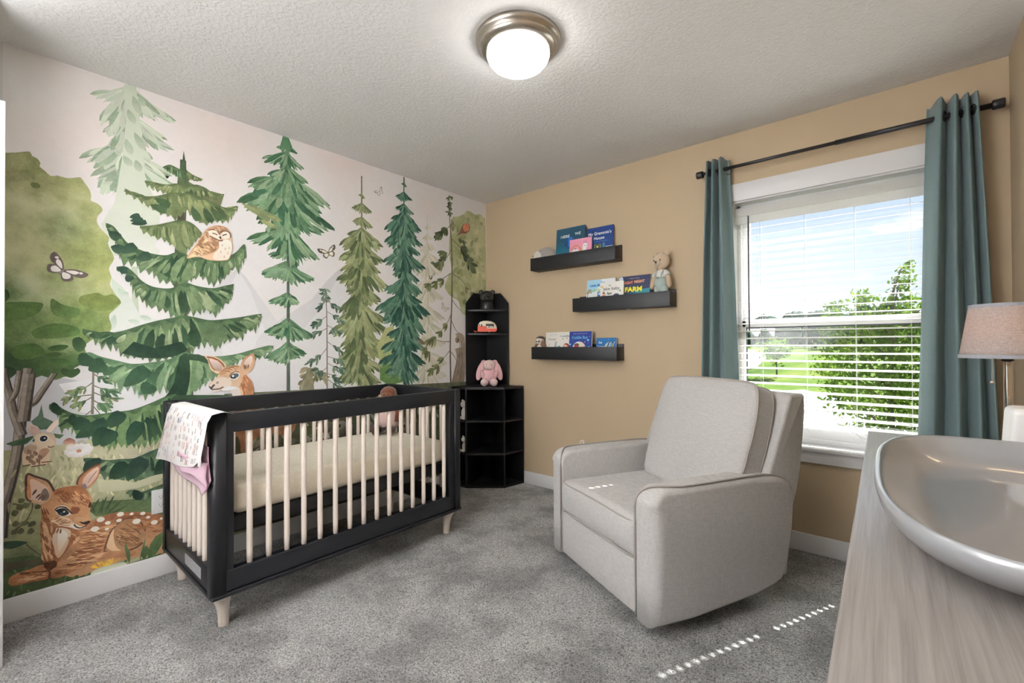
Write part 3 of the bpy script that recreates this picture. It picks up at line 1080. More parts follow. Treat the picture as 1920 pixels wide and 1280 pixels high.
mu.poly(S('2588,1488 2541,1441 2513,1391 2480,1314 2399,1291 2403,1231 2580,1228 2596,1284 2576,1348'), (186, 196, 184), (206, 208, 204))
for t in (S('2561,1439 2533,1390'), S('2574,1310 2584,1238'), S('2525,1286 2480,1272'), S('2480,1309 2433,1290'), S('2549,1399 2525,1422')):
    mu.blade(t[0], t[1], 26, jit((160, 180, 160)), (196, 202, 194))

# --- middle spruces
mu.lay = 60
GREEN = ((36, 78, 52), (82, 118, 82), (110, 142, 104), (136, 160, 124))
spruce(S('1774,2440 1768,2136 1762,1677 1763,858'), [(S('1828,2357'), S('1706,2360')), (S('1904,2266'), S('1669,2274')), (S('1877,2178'), S('1642,2190')), (S('1979,2100'), S('1649,2127')), (S('1951,2051'), S('1508,2081')), (S('2030,1976'), S('1559,2017')), (S('1933,1898'), S('1478,1935')), (S('1886,1832'), S('1544,1895')), (S('1982,1771'), S('1580,1723')), (S('1871,1700'), S('1697,1659')),
    (S('1907,1582'), S('1608,1575')), (S('1871,1420'), S('1697,1429')), (S('1889,1235'), S('1609,1220')), (S('1889,1083'), S('1654,1105'))], GREEN, 11, (70, 84, 72), 8, .20, .7)
mu.line(S('1762,1684 1759,1316 1759,858'), 13, (72, 84, 74), 17)
for (a, l, r) in ((S('1759,1638'), S('1904,1576'), S('1608,1582')), (S('1759,1461'), S('1871,1420'), S('1697,1425')), (S('1759,1297'), S('1889,1235'), S('1616,1213')), (S('1759,1146'), S('1889,1083'), S('1654,1105'))):
    tier(a[0], l[0], r[0], 26, GREEN, 7, .24)
mu.poly(S('1793,2440 1758,2440 1736,2390 1762,2329 1774,2365 1812,2365'), (50, 96, 62), (84, 124, 84))
for i in range(7):
    c = RM.choice([(150, 148, 96), (120, 128, 80)])
    p = (S('2024,1977 1974,1964 1945,1933 1910,1954 1974,1977 1886,1933 1927,1899'))[i]
    mu.blade(p, (p[0] - RM.uniform(60, 120), p[1] - RM.uniform(20, 60)), 30, c, (110, 132, 84))
OLIVE = ((64, 80, 46), (112, 122, 76), (134, 142, 94), (156, 160, 112))
mu.lay = 60
spruce(S('1258,2345 1258,2008 1260,1485 1265,871'), [(S('1283,2204'), S('1233,2193')), (S('1332,2100'), S('1182,2107')), (S('1324,2009'), S('1174,1998')), (S('1364,1914'), S('1157,1905')), (S('1418,1832'), S('1095,1873')), (S('1372,1774'), S('1140,1801')), (S('1418,1742'), S('1082,1766')), (S('1411,1660'), S('1114,1681')), (S('1438,1593'), S('1051,1586')), (S('1372,1520'), S('1114,1488')), (S('1419,1380'), S('1114,1472')), (S('1434,1315'), S('1070,1343')), (S('1487,1235'), S('1043,1258')), (S('1412,1150'), S('1079,1164')), (S('1435,1036'), S('1007,1093')), (S('1412,971'), S('1098,994')), (S('1435,923'), S('1116,887'))], OLIVE, 10, (96, 100, 70), 8, .22, .9)
TEAL = ((20, 62, 52), (52, 94, 76), (80, 122, 98), (108, 142, 116))
mu.lay = 360
# tan ghost spruce and olive bushes behind the teal one go first in this band
GHOST = ((178, 176, 154), (196, 192, 178), (202, 198, 186), (206, 202, 192))
spruce(S('678,2208 679,1783 689,830'), [(S('705,2084'), S('640,2096')), (S('726,1996'), S('630,2012')), (S('748,1900'), S('597,1932')), (S('779,1803'), S('564,1841')), (S('800,1718'), S('542,1748')), (S('790,1603'), S('565,1623')), (S('811,1493'), S('520,1540')), (S('832,1352'), S('509,1374')), (S('781,1271'), S('544,1285')), (S('812,1147'), S('499,1168')), (S('833,1008'), S('488,1005')), (S('843,894'), S('500,900'))], GHOST, 8, (198, 192, 178), 7, .22, .9)
mu.poly(S('1142,1149 1070,1285 997,1306 978,1148 1007,991 1098,956'), (168, 170, 110), (140, 156, 84))
mu.poly(S('1116,995 1025,1031 931,987 903,885 1035,866 1116,910'), (92, 128, 58), (80, 116, 52))
mu.lay = 760
spruce(S('902,2436 904,1957 908,846'), [(S('926,2377'), S('878,2369')), (S('975,2268'), S('828,2275')), (S('975,2180'), S('813,2171')), (S('1013,2092'), S('809,2114')), (S('1068,2003'), S('747,2051')), (S('1022,1952'), S('789,1993')), (S('1068,1913'), S('732,1940')), (S('995,1846'), S('758,1873')), (S('1082,1762'), S('706,1762')), (S('995,1679'), S('769,1655')), (S('1069,1554'), S('739,1566')), (S('1015,1487'), S('739,1490')), (S('1141,1409'), S('665,1401')), (S('996,1330'), S('708,1256')), (S('1083,1335'), S('791,1313')), (S('1052,1227'), S('761,1205')), (S('1097,1126'), S('730,1138')), (S('1116,1026'), S('709,1012')), (S('1062,954'), S('773,890'))], TEAL, 9, (58, 84, 72), 8, .22, .9)

# --- slim dark tree and olive bush by the corner, robin and finch
mu.lay = 360
bush = smooth_loop(S('423,2210 350,2252 288,2284 237,2327 186,2325 146,2314 79,2329 38,2309 11,2237 8,1520 84,1467 191,1424 306,1428 342,1530 427,1565 496,1630 473,1712 425,1793 448,1946'), 3)
bush_fn = blobs((152, 156, 106), [(S('80,2147'), 120, (180, 178, 134), .8), (S('214,1982'), 90, (136, 142, 92), .7), (S('339,2145'), 60, (140, 146, 90), .6), (S('150,1709'), 110, (168, 170, 118), .8), (S('402,1639'), 60, (146, 152, 92), .7), (S('27,1866'), 50, (186, 184, 150), .7)])
mu.field(bush, lambda a, h: mixc(bush_fn(a, h), (202, 200, 168), max(0, min(.6, noise.noise(Vector((a * .012, h * .012, 1.0))) * 1.1))), 18)
strokes(bush, 60, radians(250), 70, 34, [(140, 146, 96), (164, 166, 118), (128, 136, 84)], 1.5)
mu.line(smooth_line(S('446,2411 441,2215 419,1951 421,1547 440,1190 436,807')), 7, (84, 74, 62), 16)
DK = [(48, 58, 38), (66, 76, 46), (92, 104, 62), (78, 92, 60)]
def tuft(pts, ang, n, L, w, cols=DK, spread=0.7):
    for p in pts:
        for i in range(n):
            a = ang + RM.uniform(-spread, spread)
            l = L * RM.uniform(.6, 1.1)
            mu.blade(p, (p[0] + cos(a) * l, p[1] + sin(a) * l), w * RM.uniform(.7, 1.2), jit(RM.choice(cols)), None, RM.uniform(-.1, .1))
DOWN, LFT, RGT = -pi / 2, -pi / 2 + 0.8, -pi / 2 - 0.8   # on this wall the corner, to the right, is s = 0
for q in (S('446,2402'), S('446,2357'), S('440,2314'), S('441,2269')):
    tuft(q, LFT, 4, 46, 12); tuft(q, RGT, 4, 46, 12)
for ln in (S('429,2209 351,2143 277,2056'), S('418,2049 290,1970 188,1883'), S('418,1973 472,1889 553,1816'), S('420,1762 316,1720 203,1629'), S('431,1761 519,1707 642,1659'), S('427,1547 367,1488 305,1446'), S('433,1413 475,1340 544,1268'), S('428,1368 380,1289 319,1245'), S('435,1123 499,1066 568,1007'), S('429,1101 369,1019 406,921'), S('417,2175 471,2129 540,2081'), S('434,1190 522,1189 622,1206')):
    mu.line(smooth_line(ln), 7, (96, 82, 66), 3)
tuft(S('471,2129 517,2094 552,2070'), LFT, 10, 80, 26); tuft(S('472,1925 518,1865 553,1825 598,1793 631,1763'), LFT, 10, 100, 30, DK + [(116, 122, 78)]); tuft(S('315,2003 278,1954 240,1913 201,1872'), RGT, 9, 100, 30); tuft(S('339,2072 302,2060'), RGT, 6, 60, 16)
tuft(S('508,1699 576,1675 642,1651'), LFT, 8, 80, 20, [(104, 112, 66), (128, 132, 84), (84, 94, 54)]); tuft(S('267,1660 203,1620'), RGT, 5, 66, 16, [(110, 104, 76), (128, 124, 84)]); tuft(S('475,1340 533,1277 589,1224 655,1214'), LFT, 7, 80, 20, [(112, 116, 66), (84, 90, 48), (132, 134, 84)]); tuft(S('511,1058 568,999 623,975'), LFT, 8, 84, 20, [(104, 110, 60), (76, 84, 46), (128, 132, 84)]); tuft(S('622,1198 688,1147 656,1104'), LFT, 7, 80, 20, [(92, 96, 52), (70, 78, 42), (120, 122, 72)]); tuft(S('528,2250 573,2222'), LFT, 0, 1, 1)
mu.poly(smooth_loop(S('326,2129 301,2180 263,2210 225,2213 212,2188 225,2148 264,2122 314,2113 364,2086')), (118, 74, 52)); mu.poly(smooth_loop(S('289,2182 251,2213 219,2201 225,2157 276,2139')), (206, 110, 62), (196, 120, 84)); mu.disc(S('251,2199')[0], 4, 5, (40, 32, 28))
mu.poly(smooth_loop(S('832,1229 802,1246 771,1222 740,1205 709,1172 740,1164 782,1172 822,1188')), (206, 196, 190), (150, 122, 98)); mu.poly(smooth_loop(S('832,1229 807,1246 781,1234 797,1217 827,1213')), (128, 78, 62)); mu.blade(S('781,1213')[0], S('709,1168')[0], 30, (112, 92, 70))
# hollow trunk beside the bookcase
mu.poly(smooth_line(S('307,1145 332,1190 368,1235 380,1253 331,1263 282,1227 270,1098 297,779 431,789 406,921 369,1046 387,1127')), (154, 138, 116), (128, 112, 92))
for ln in (S('356,1226 332,1145 358,919'), S('319,1190 308,1008 346,810'), S('394,921 369,1010 369,1082')):
    mu.line(smooth_line(ln), 7, (96, 82, 66), 4)
mu.disc(S('362,1204')[0], 22, 28, (112, 96, 76)); mu.disc(S('362,1208')[0], 14, 20, (150, 132, 108)); mu.disc(S('356,1204')[0], 7, 12, (52, 42, 36))

# --- slender saplings
mu.lay = 360
def sapling(trunk, sprays, w, c, cols, n, L, bw):
    mu.line(smooth_line(trunk), w, c, w * 1.8)
    for ln, side in sprays:
        mu.line(smooth_line(ln), w * .9, c, w * .4)
        k = len(ln)
        for u in (.45, .65, .82, 1.0):
            tuft([along(ln, u)], LFT if side else RGT, n, L, bw, cols)
SG = [(66, 92, 74), (90, 116, 94), (52, 76, 60), (112, 134, 108)]
tuft(S('1527,1528 1527,1500 1523,1472'), LFT, 4, 44, 12, SG); tuft(S('1527,1528 1527,1500 1523,1472'), RGT, 4, 44, 12, SG)
sapling(S('1527,1535 1516,1396 1513,1186 1513,854'), [(S('1516,1459 1545,1422 1559,1407'), 1), (S('1516,1452 1479,1433 1457,1420'), 0), (S('1513,1354 1552,1324 1588,1302'), 1), (S('1513,1382 1465,1356 1427,1329'), 0), (S('1513,1273 1560,1248 1588,1241'), 1), (S('1513,1291 1465,1271 1435,1258'), 0), (S('1513,1186 1472,1158 1427,1129'), 0), (S('1513,1144 1574,1076 1616,1063'), 1), (S('1513,1088 1457,1073 1412,1064'), 0), (S('1513,1046 1458,1016 1412,1007'), 0), (S('1513,1018 1560,979 1574,966'), 1), (S('1513,976 1473,960 1450,931'), 0), (S('1513,941 1450,895 1412,885'), 0)], 5, (110, 102, 92), SG, 3, 52, 14)
tuft(S('1630,1016 1644,983 1616,954 1664,943 1595,939 1560,979'), LFT, 7, 74, 18, [(120, 114, 84), (96, 96, 64), (146, 140, 108)]); tuft(S('1630,1016 1588,980 1553,971'), RGT, 7, 74, 18, [(120, 114, 84), (96, 96, 64), (146, 140, 108)])
mu.poly(S('1644,1017 1616,1015 1595,844 1678,851'), (124, 118, 90)); tuft(S('1574,1014 1546,992'), LFT, 6, 50, 16, SG)
tuft(S('1819,882 1862,882'), LFT, 4, 50, 12, [(92, 100, 112)])

# --- big leafy tree at the left edge
mu.lay = 360
crown = smooth_line(S('2937,1973 2897,1987 2858,2004 2850,1988 2834,1981 2824,1963 2827,1948 2811,1934 2792,1916 2771,1924 2747,1921 2724,1925 2697,1937 2683,1917 2665,1887 2659,1858 2661,1838 2642,1832 2623,1816 2620,1797 2635,1774 2640,1747 2631,1722 2612,1697 2595,1675 2600,1649 2589,1615 2577,1581 2589,1549 2596,1525 2586,1488 2592,1457 2580,1422 2557,1383 2551,1368 2569,1341 2592,1314 2594,1289 2586,1258 2592,1228 2622,1217 2663,1182 2681,1157 2674,1123 2695,1074 2716,1060 2706,1050 2713,1026 2748,1023 2775,1010 2818,1032 2847,1015 2866,1030 2894,1058 2919,1064 2937,1039'), 2)
crown_base = blobs((146, 152, 84), [(S('2850,1935'), 150, (112, 120, 62), .9), (S('2935,1876'), 120, (124, 122, 74), .8), (S('2849,1737'), 150, (190, 186, 148), .85), (S('2911,1565'), 130, (184, 182, 142), .8), (S('2753,1698'), 90, (92, 110, 56), .85), (S('2697,1844'), 120, (158, 160, 98), .6), (S('2623,1534'), 130, (150, 156, 78), .7), (S('2856,1412'), 90, (206, 204, 176), .95), (S('2812,1322'), 50, (210, 210, 180), .9), (S('2766,1468'), 80, (128, 144, 80), .6), (S('2879,1250'), 110, (80, 112, 52), .95), (S('2696,1280'), 130, (98, 124, 52), .8), (S('2923,1383'), 60, (70, 100, 50), .8), (S('2765,1158'), 110, (92, 124, 62), .7), (S('2847,1181'), 70, (150, 168, 104), .7), (S('2847,1054'), 110, (54, 88, 40), .95), (S('2709,1060'), 70, (46, 78, 40), .8), (S('2932,1069'), 90, (32, 60, 36), .9)])
def crown_fn(s, h):
    c = crown_base(s, h)
    k = noise.noise(Vector((s * .006, h * .006, 3.0))) * .6 + noise.noise(Vector((s * .016, h * .016, 7.0))) * .4
    return mixc(c, (204, 206, 172), min(.5, k * .75)) if k > 0 else mixc(c, (70, 92, 44), min(.45, -k * .6))
mu.field(crown, crown_fn, 16)
for t, c in ((S('2696,1387 2656,1405 2634,1410 2611,1399 2580,1407 2553,1378 2569,1351 2594,1329 2641,1327 2667,1340 2696,1353'), (102, 116, 44)), (S('2933,1338 2895,1349 2856,1352 2819,1350 2816,1331 2838,1297 2895,1267 2933,1270'), (74, 108, 46)), (S('2933,1394 2920,1397 2913,1370 2925,1347 2933,1351'), (40, 72, 32)),
             (S('2910,1147 2870,1172 2828,1167 2808,1134 2847,1107 2894,1108'), (62, 98, 40)), (S('2799,1153 2765,1167 2734,1162 2751,1143 2785,1139'), (40, 78, 34)), (S('2805,1125 2775,1134 2755,1124 2782,1106 2805,1111'), (52, 88, 38)), (S('2788,1101 2751,1105 2720,1085 2765,1072'), (48, 84, 36)), (S('2720,1191 2696,1201 2674,1167 2695,1133 2717,1152'), (34, 66, 40)), (S('2751,1062 2723,1051 2702,1060 2695,1040 2723,1017 2755,1038'), (32, 62, 30)), (S('2928,1069 2900,1068 2894,1045 2924,1019'), (26, 52, 32)), (S('2854,1866 2843,1874 2827,1869 2827,1854 2846,1849'), (96, 100, 52)), (S('2789,1371 2749,1345 2696,1329 2713,1289 2782,1300'), (76, 108, 48)), (S('2848,1227 2782,1262 2713,1250 2696,1216 2765,1196 2831,1195'), (70, 104, 44))):
    mu.poly(smooth_loop(t), c, mixc(c, (110, 134, 64), .35))
strokes(crown, 260, radians(250), 60, 30, [(120, 130, 66), (150, 154, 92), (104, 122, 56)], 1.2) if False else None
for ln, w, w2 in ((S('2933,357 2926,488 2908,584 2890,704 2881,816 2875,884 2872,941 2869,998 2857,1066'), 30, 30), (S('2875,781 2890,840 2903,892 2912,956 2927,1035 2931,1069'), 26, 20), (S('2909,928 2894,965 2888,1010 2883,1056'), 16, 18), (S('2872,907 2843,913 2818,959 2795,1005 2778,1039'), 22, 18), (S('2872,838 2863,929 2856,997 2852,1043'), 34, 26)):
    ln = smooth_line(ln)
    mu.line(ln, w * 1.25, (112, 102, 92), w2 * 1.1)
    mu.line([(p[0] + w * .30, p[1]) for p in ln], w * .45, (152, 140, 128), w2 * .35)
    mu.line([(p[0] - w * .42, p[1]) for p in ln], w * .26, (62, 54, 48), w2 * .22)

# --- meadow, rocks and undergrowth
mu.lay = 200
mu.field(S('2937,724 2893,723 2846,729 2781,722 2730,718 2676,724 2602,748 2371,730 222,495 233,0 2937,0'), blobs((172, 168, 124), [(S('2893,682'), 160, (132, 136, 84), .8), (S('2729,675'), 200, (178, 176, 136), .7), (S('2676,543'), 200, (190, 186, 150), .8), (S('2907,461'), 160, (132, 138, 92), .7), (S('2845,328'), 160, (160, 156, 104), .7), (S('2503,556'), 200, (172, 172, 136), .7), (S('2398,615'), 160, (160, 152, 136), .6), (S('2906,146'), 180, (70, 88, 50), .95), (S('2710,92'), 160, (92, 108, 72), .9), (S('2523,353'), 160, (90, 104, 62), .5), (S('1561,496'), 300, (96, 98, 70), .9)]), 34)
mu.poly(S('2937,274 2845,259 2779,213 2693,133 2542,102 2352,114 2352,0 2937,9'), (74, 92, 54), (60, 80, 46))
mu.poly(S('2657,435 2601,430 2523,415 2430,402 2353,388 2353,278 2503,342 2639,366 2666,405'), (72, 92, 52), (86, 104, 62))
for t in (S('2847,1038 2748,1018 2677,1019 2583,979 2621,918'), ):
    pass
strokes(S('2923,666 2846,696 2676,715 2398,696 2397,399 2601,450 2845,443 2922,375'), 220, pi / 2, 40, 9, [(160, 156, 112), (186, 184, 146), (148, 148, 104), (196, 192, 158)], .5)
strokes(S('2922,242 2779,189 2542,89 2375,95 2375,0 2921,41'), 70, pi / 2, 34, 8, [(60, 80, 44), (92, 110, 68), (110, 124, 84)], .5)
# small firs and leaves behind the hare
for t, c in ((S('2850,835 2827,860 2818,906 2811,849 2781,826 2794,795 2830,796'), (72, 100, 80)), (S('2923,751 2878,766 2837,769 2862,741 2902,738'), (62, 92, 60)), (S('2902,740 2862,768 2840,774 2871,738'), (44, 74, 48)), (S('2781,774 2747,762 2761,747 2774,754'), (70, 100, 62)), (S('2846,752 2833,773 2824,762 2837,736'), (60, 92, 60))):
    mu.poly(t, c)
sapling(S('2650,1058 2651,958 2653,844'), [(S('2651,993 2677,970 2713,958'), 1), (S('2651,978 2622,961 2591,949'), 0), (S('2653,924 2680,907 2702,899'), 1), (S('2651,946 2618,926 2583,915'), 0), (S('2651,909 2629,892 2610,885'), 0), (S('2652,1033 2633,1017 2610,1001'), 0), (S('2655,934 2695,932 2734,928'), 1)], 6, (110, 102, 88), [(62, 94, 62), (44, 74, 50), (100, 124, 84), (128, 136, 88)], 3, 44, 12)
mu.line(S('2649,879 2629,847 2625,836'), 4, (96, 92, 80)); mu.line(S('2653,864 2677,842'), 4, (96, 92, 80))

# --- the big dark spruce
mu.lay = 1050
BIG = ((28, 58, 38), (74, 98, 62), (104, 126, 84), (142, 156, 114))
BIGO = ((50, 70, 40), (92, 106, 62), (122, 132, 80), (150, 154, 104))
mu.line(smooth_line(S('2302,2137 2304,1912 2313,1741 2318,1517 2308,1295 2294,1071 2289,847')), 26, (62, 74, 48), 70)
mu.line(smooth_line(S('2309,1882 2313,1769 2318,1662')), 26, (70, 60, 50), 24)
mu.poly(S('2300,2186 2293,2140 2288,2091 2271,2073 2247,2062 2213,2055 2238,2042 2271,2044 2286,2015 2281,1940 2252,1947 2208,1940 2168,1932 2132,1923 2111,2002 2142,2003 2175,2006 2188,1983 2218,1995 2213,2020 2247,2017 2281,2030 2286,2057'), (92, 98, 60))
mu.poly(S('2300,2186 2293,2140 2286,2072 2271,2005 2257,1928 2309,1922 2350,1951 2328,2004 2323,2061 2307,2113'), (52, 74, 46), (78, 94, 58))
bough(S('2389,2075 2360,2095 2323,2086 2300,2082'), S('2386,2068 2364,2058 2332,2044 2304,2041'), BIG, 5, 8)
bough(S('2286,2086 2257,2071 2213,2060'), S('2286,2057 2257,2043 2218,2053'), BIGO, 4, 7)
bough(S('2460,1987 2421,1987 2373,1989 2332,2005 2290,2000 2247,2022 2203,2017 2163,1998 2111,2005'), S('2464,1975 2434,1956 2386,1947 2341,1920 2297,1936 2257,1934 2203,1964 2163,1968 2116,1997'), BIGO, 12, 18)
bough(S('2534,1925 2481,1907 2421,1917 2359,1948 2295,1965 2233,1963 2163,1945 2100,1930 2046,1954'), S('2542,1913 2493,1888 2438,1853 2386,1843 2332,1827 2290,1870 2247,1834 2193,1821 2142,1855 2095,1853 2041,1949'), BIGO, 15, 22, .4)
for t in (S('2439,1869 2373,1852'), S('2421,1906 2359,1882'), S('2262,1899 2232,1831'), S('2208,1905 2173,1837'), S('2173,1913 2126,1858')):
    mu.blade(t[0], t[1], 40, jit((56, 78, 48)), None, 0, 1)
bough(S('2481,1754 2421,1771 2359,1799 2309,1821 2257,1809 2218,1770'), S('2476,1738 2443,1718 2386,1701 2341,1681 2309,1641 2280,1663 2247,1719 2218,1759'), BIGO, 9, 18)
for t in (S('2520,1788 2481,1807'), S('2518,1772 2468,1788'), S('2514,1758 2455,1780')):
    mu.blade(t[0], t[1], 26, (36, 62, 46), None, 0, 1)
# long drooping boughs
bough(S('2608,1744 2581,1734 2554,1698 2526,1661 2480,1637 2425,1624 2372,1626 2323,1651 2280,1640 2203,1640 2126,1645 2057,1685 2008,1742 1996,1670'), S('2604,1719 2577,1678 2557,1584 2533,1566 2501,1576 2480,1536 2438,1536 2408,1497 2359,1491 2332,1477 2285,1493 2242,1537 2193,1514 2152,1506 2105,1547 2068,1593 2035,1591 2008,1656'), BIG, 20, 28, .5)
for t in (S('2597,1705 2558,1677'), S('2589,1635 2549,1621'), S('2553,1610 2497,1655'), S('2493,1588 2438,1617')):
    mu.blade(t[0], t[1], 44, jit((24, 52, 40)), (52, 80, 58), 0, 1)
bough(S('2569,1541 2533,1546 2501,1518 2468,1480 2421,1457 2354,1458 2294,1492 2237,1480 2167,1475 2111,1493 2063,1509'), S('2561,1521 2525,1494 2501,1424 2467,1389 2450,1359 2399,1351 2350,1321 2318,1306 2280,1341 2242,1332 2193,1363 2152,1336 2110,1386 2079,1418 2065,1497'), BIG, 18, 26, .5)
for t in (S('2533,1504 2513,1480'), S('2565,1536 2529,1525')):
    mu.blade(t[0], t[1], 36, jit((26, 54, 42)), None, 0, 1)
bough(S('2688,1241 2656,1232 2603,1223 2545,1234 2480,1262 2420,1285 2354,1304 2294,1318 2256,1314 2182,1300 2110,1308 2024,1324 1957,1340 1916,1348'), S('2681,1211 2648,1187 2607,1152 2572,1162 2548,1120 2504,1109 2450,1097 2381,1096 2308,1116 2280,1138 2232,1155 2187,1178 2152,1148 2105,1184 2057,1202 2024,1208 1985,1252 1945,1259 1916,1329'), BIG, 22, 30, .5, 1.1)
mu.poly(S('2548,1126 2504,1182 2420,1150 2308,1183 2280,1141 2308,1111 2398,1096 2484,1103'), (22, 46, 34), (34, 60, 42))
mu.blade(S('2232,1281')[0], S('2110,1202')[0], 110, (66, 92, 58), (84, 108, 70), 0, 1)
bough(S('2702,1113 2666,1132 2626,1112 2564,1090 2504,1073 2420,1080 2354,1095 2294,1127 2232,1109 2152,1102 2057,1112 1974,1135 1886,1159 1850,1159'), S('2695,1094 2663,1073 2622,1031 2591,1010 2560,956 2524,969 2479,924 2450,911 2420,925 2385,943 2331,901 2284,891 2241,938 2202,964 2152,990 2084,1034 2024,1081 1974,1098 1916,1084 1862,1127'), ((40, 76, 50), (94, 124, 86), (124, 148, 106), (150, 168, 128)), 24, 30, .5, 1.1)
for t in (S('2666,1048 2610,1081'), S('2540,965 2450,1049'), S('2467,923 2433,968'), S('2695,1074 2659,1112')):
    mu.blade(t[0], t[1], 70, jit((30, 62, 42)), (48, 80, 54), 0, 1)
mu.poly(smooth_line(S('2317,1105 2280,1116 2270,1014 2280,930 2298,887 2353,875 2420,865 2371,910 2340,973')), (34, 62, 40), (24, 48, 34))
mu.poly(S('2289,1116 2232,1115 2182,1091 2172,1056 2232,1080 2285,1088'), (40, 66, 44))
bough(S('2795,903 2775,906 2751,880 2719,857 2677,842 2633,842 2575,846 2512,849 2441,873 2371,904 2331,912'), S('2791,884 2764,848 2761,795 2726,795 2719,770 2684,760 2643,719 2617,705 2594,681 2559,680 2516,683 2479,666 2441,676 2398,679 2362,685 2331,685'), ((22, 52, 36), (84, 112, 66), (110, 132, 80), (140, 154, 104)), 18, 28, .6, 1.2)
for t in (S('2788,874 2761,886'), S('2733,815 2702,826'), S('2712,779 2677,828'), S('2709,744 2602,803'), S('2647,695 2602,773'), S('2621,690 2579,759'), S('2524,679 2479,787'), S('2593,772 2548,842')):
    mu.blade(t[0], t[1], 64, jit((22, 52, 38)), (40, 72, 48), 0, .8)
bough(S('2683,647 2647,640 2602,622 2551,617 2499,612 2441,633 2371,653 2330,658'), S('2676,621 2665,599 2647,606 2621,555 2594,539 2559,516 2515,512 2478,498 2419,501 2330,492'), ((20, 48, 36), (70, 94, 66), (92, 116, 82), (120, 138, 98)), 12, 22, .5, 1.1)
for t in (S('2676,626 2639,594'), S('2590,533 2523,586'), S('2527,509 2462,605'), S('2419,501 2349,589')):
    mu.blade(t[0], t[1], 80, jit((20, 46, 36)), (36, 64, 44), 0, .8)
bough(S('2531,453 2511,459 2478,440 2428,449 2371,463 2330,464'), S('2523,436 2491,417 2474,397 2428,396 2371,392 2330,382'), ((20, 44, 34), (68, 90, 60), (84, 106, 70), (110, 128, 90)), 7, 14)
mu.blade(S('2503,457')[0], S('2474,402')[0], 40, (18, 40, 32)); 
for t in (S('2657,391 2628,447'), S('2631,378 2601,450'), S('2609,377 2575,449'), S('2601,370 2543,420'), S('2582,365 2531,386'), S('2643,382 2661,451'), S('2620,375 2615,444')):
    mu.blade(t[0], t[1], 9, (52, 70, 40))
mu.poly(S('2636,544 2602,526 2559,521 2503,493 2419,511 2371,512 2397,480 2482,462 2563,466 2628,477'), (190, 188, 156), (176, 176, 144))
mu.poly(S('2398,858 2331,906 2084,885 2084,528 2371,583'), (40, 66, 44), (60, 84, 56))

# --- mural behind the crib bars: thicket, stones, grey critters
mu.lay = 900
mu.poly(S('2110,893 220,843 228,0 2110,120'), (88, 92, 66), (74, 78, 56))
for i in range(150):
    p = RM.choice(S('2057,733 2030,608 1974,553 1826,606 1698,653 1560,634 1413,649 1335,694 1212,623 1169,694 1081,645 894,663 794,569 690,514 636,677 524,622 1488,729 1763,695 1630,508 1295,597 742,688'))
    p = (p[0] + RM.uniform(-70, 70), p[1] + RM.uniform(-70, 70))
    a = RM.uniform(0, 2 * pi); l = RM.uniform(30, 90)
    mu.blade(p, (p[0] + cos(a) * l, p[1] + sin(a) * l), l * RM.uniform(.25, .5), jit(RM.choice([(60, 84, 52), (96, 108, 70), (168, 164, 148), (40, 54, 38), (128, 122, 100), (200, 198, 188), (80, 110, 66)])), None, RM.uniform(-.1, .1))
for q in S('1212,586 989,674 1413,614 894,542 742,646'):
    mu.disc(q, 45, 40, jit((150, 142, 128)), (112, 106, 96)); mu.disc((q[0] + 14, q[1] + 8), 9, 12, (40, 36, 34))
for q in S('1560,668 1517,628 1413,560 1355,587 1303,543 1469,692'):
    mu.disc(q, 46, 40, jit((112, 108, 92)), (66, 62, 52))

# --- doe looking over the crib
mu.lay = 2300
FUR, FURD, FURL, CREAM = (176, 130, 88), (132, 84, 48), (202, 166, 128), (214, 200, 186)
mu.poly(smooth_loop(S('2068,704 2062,793 2041,875 2046,912 2078,945 2057,988 2016,1001 1988,963 1968,906 1957,850 1933,798 1826,767 1737,757 1711,688 1763,613 1886,641 1974,599 1988,540 2024,546 2035,624')), (170, 116, 72), (158, 104, 64))
mu.poly(smooth_loop(S('2083,909 2065,914 2032,924 2023,882 2023,840 2070,845 2070,881')), (206, 198, 192), (214, 206, 196))
mu.poly(smooth_loop(S('2032,987 2004,996 1992,985 1977,952 1965,906 1957,866 1955,820 2018,827 2027,893 2036,940')), (178, 116, 64), (168, 104, 58))
for t in (S('1999,985 1970,915'), S('2013,983 1999,901'), S('1989,963 1965,882'), S('2023,971 2013,878'), S('2004,943 1984,868')):
    mu.blade(t[0], t[1], 30, jit((146, 86, 42)), (176, 118, 66))
for t in (S('2023,981 2013,928'), S('1999,954 1992,890'), S('2011,923 1999,869'), S('2027,932 2018,871')):
    mu.blade(t[0], t[1], 14, (216, 178, 138))
mu.poly(smooth_loop(S('2205,1104 2181,1105 2155,1100 2135,1089 2115,1070 2101,1049 2115,1035 2135,1013 2146,1007 2162,1018 2175,1030 2184,1055 2191,1082')), FURL, (208, 184, 158)); mu.poly(smooth_loop(S('2188,1090 2173,1087 2151,1079 2133,1066 2120,1045 2129,1022 2146,1021 2164,1034 2177,1060')), (212, 192, 190), (150, 118, 96))
mu.line(S('2194,1099 2166,1094 2140,1081 2120,1060 2111,1042'), 9, (124, 76, 42)); mu.line(S('2188,1090 2179,1065 2168,1039 2155,1024'), 7, (146, 104, 70))
mu.poly(smooth_loop(S('2030,1031 2023,1067 2004,1096 1977,1110 1960,1115 1955,1097 1954,1068 1960,1039 1977,1013 1999,998 2018,994')), (176, 120, 76), (204, 164, 124)); mu.poly(smooth_loop(S('2013,1038 2008,1067 1992,1090 1970,1102 1966,1076 1975,1047 1994,1030 2011,1022')), (216, 202, 196), (190, 160, 136))
for t in (S('2008,1022 2011,1054'), S('2001,1022 2001,1051'), S('1992,1027 1987,1053')):
    mu.blade(t[0], t[1], 9, (110, 74, 48))
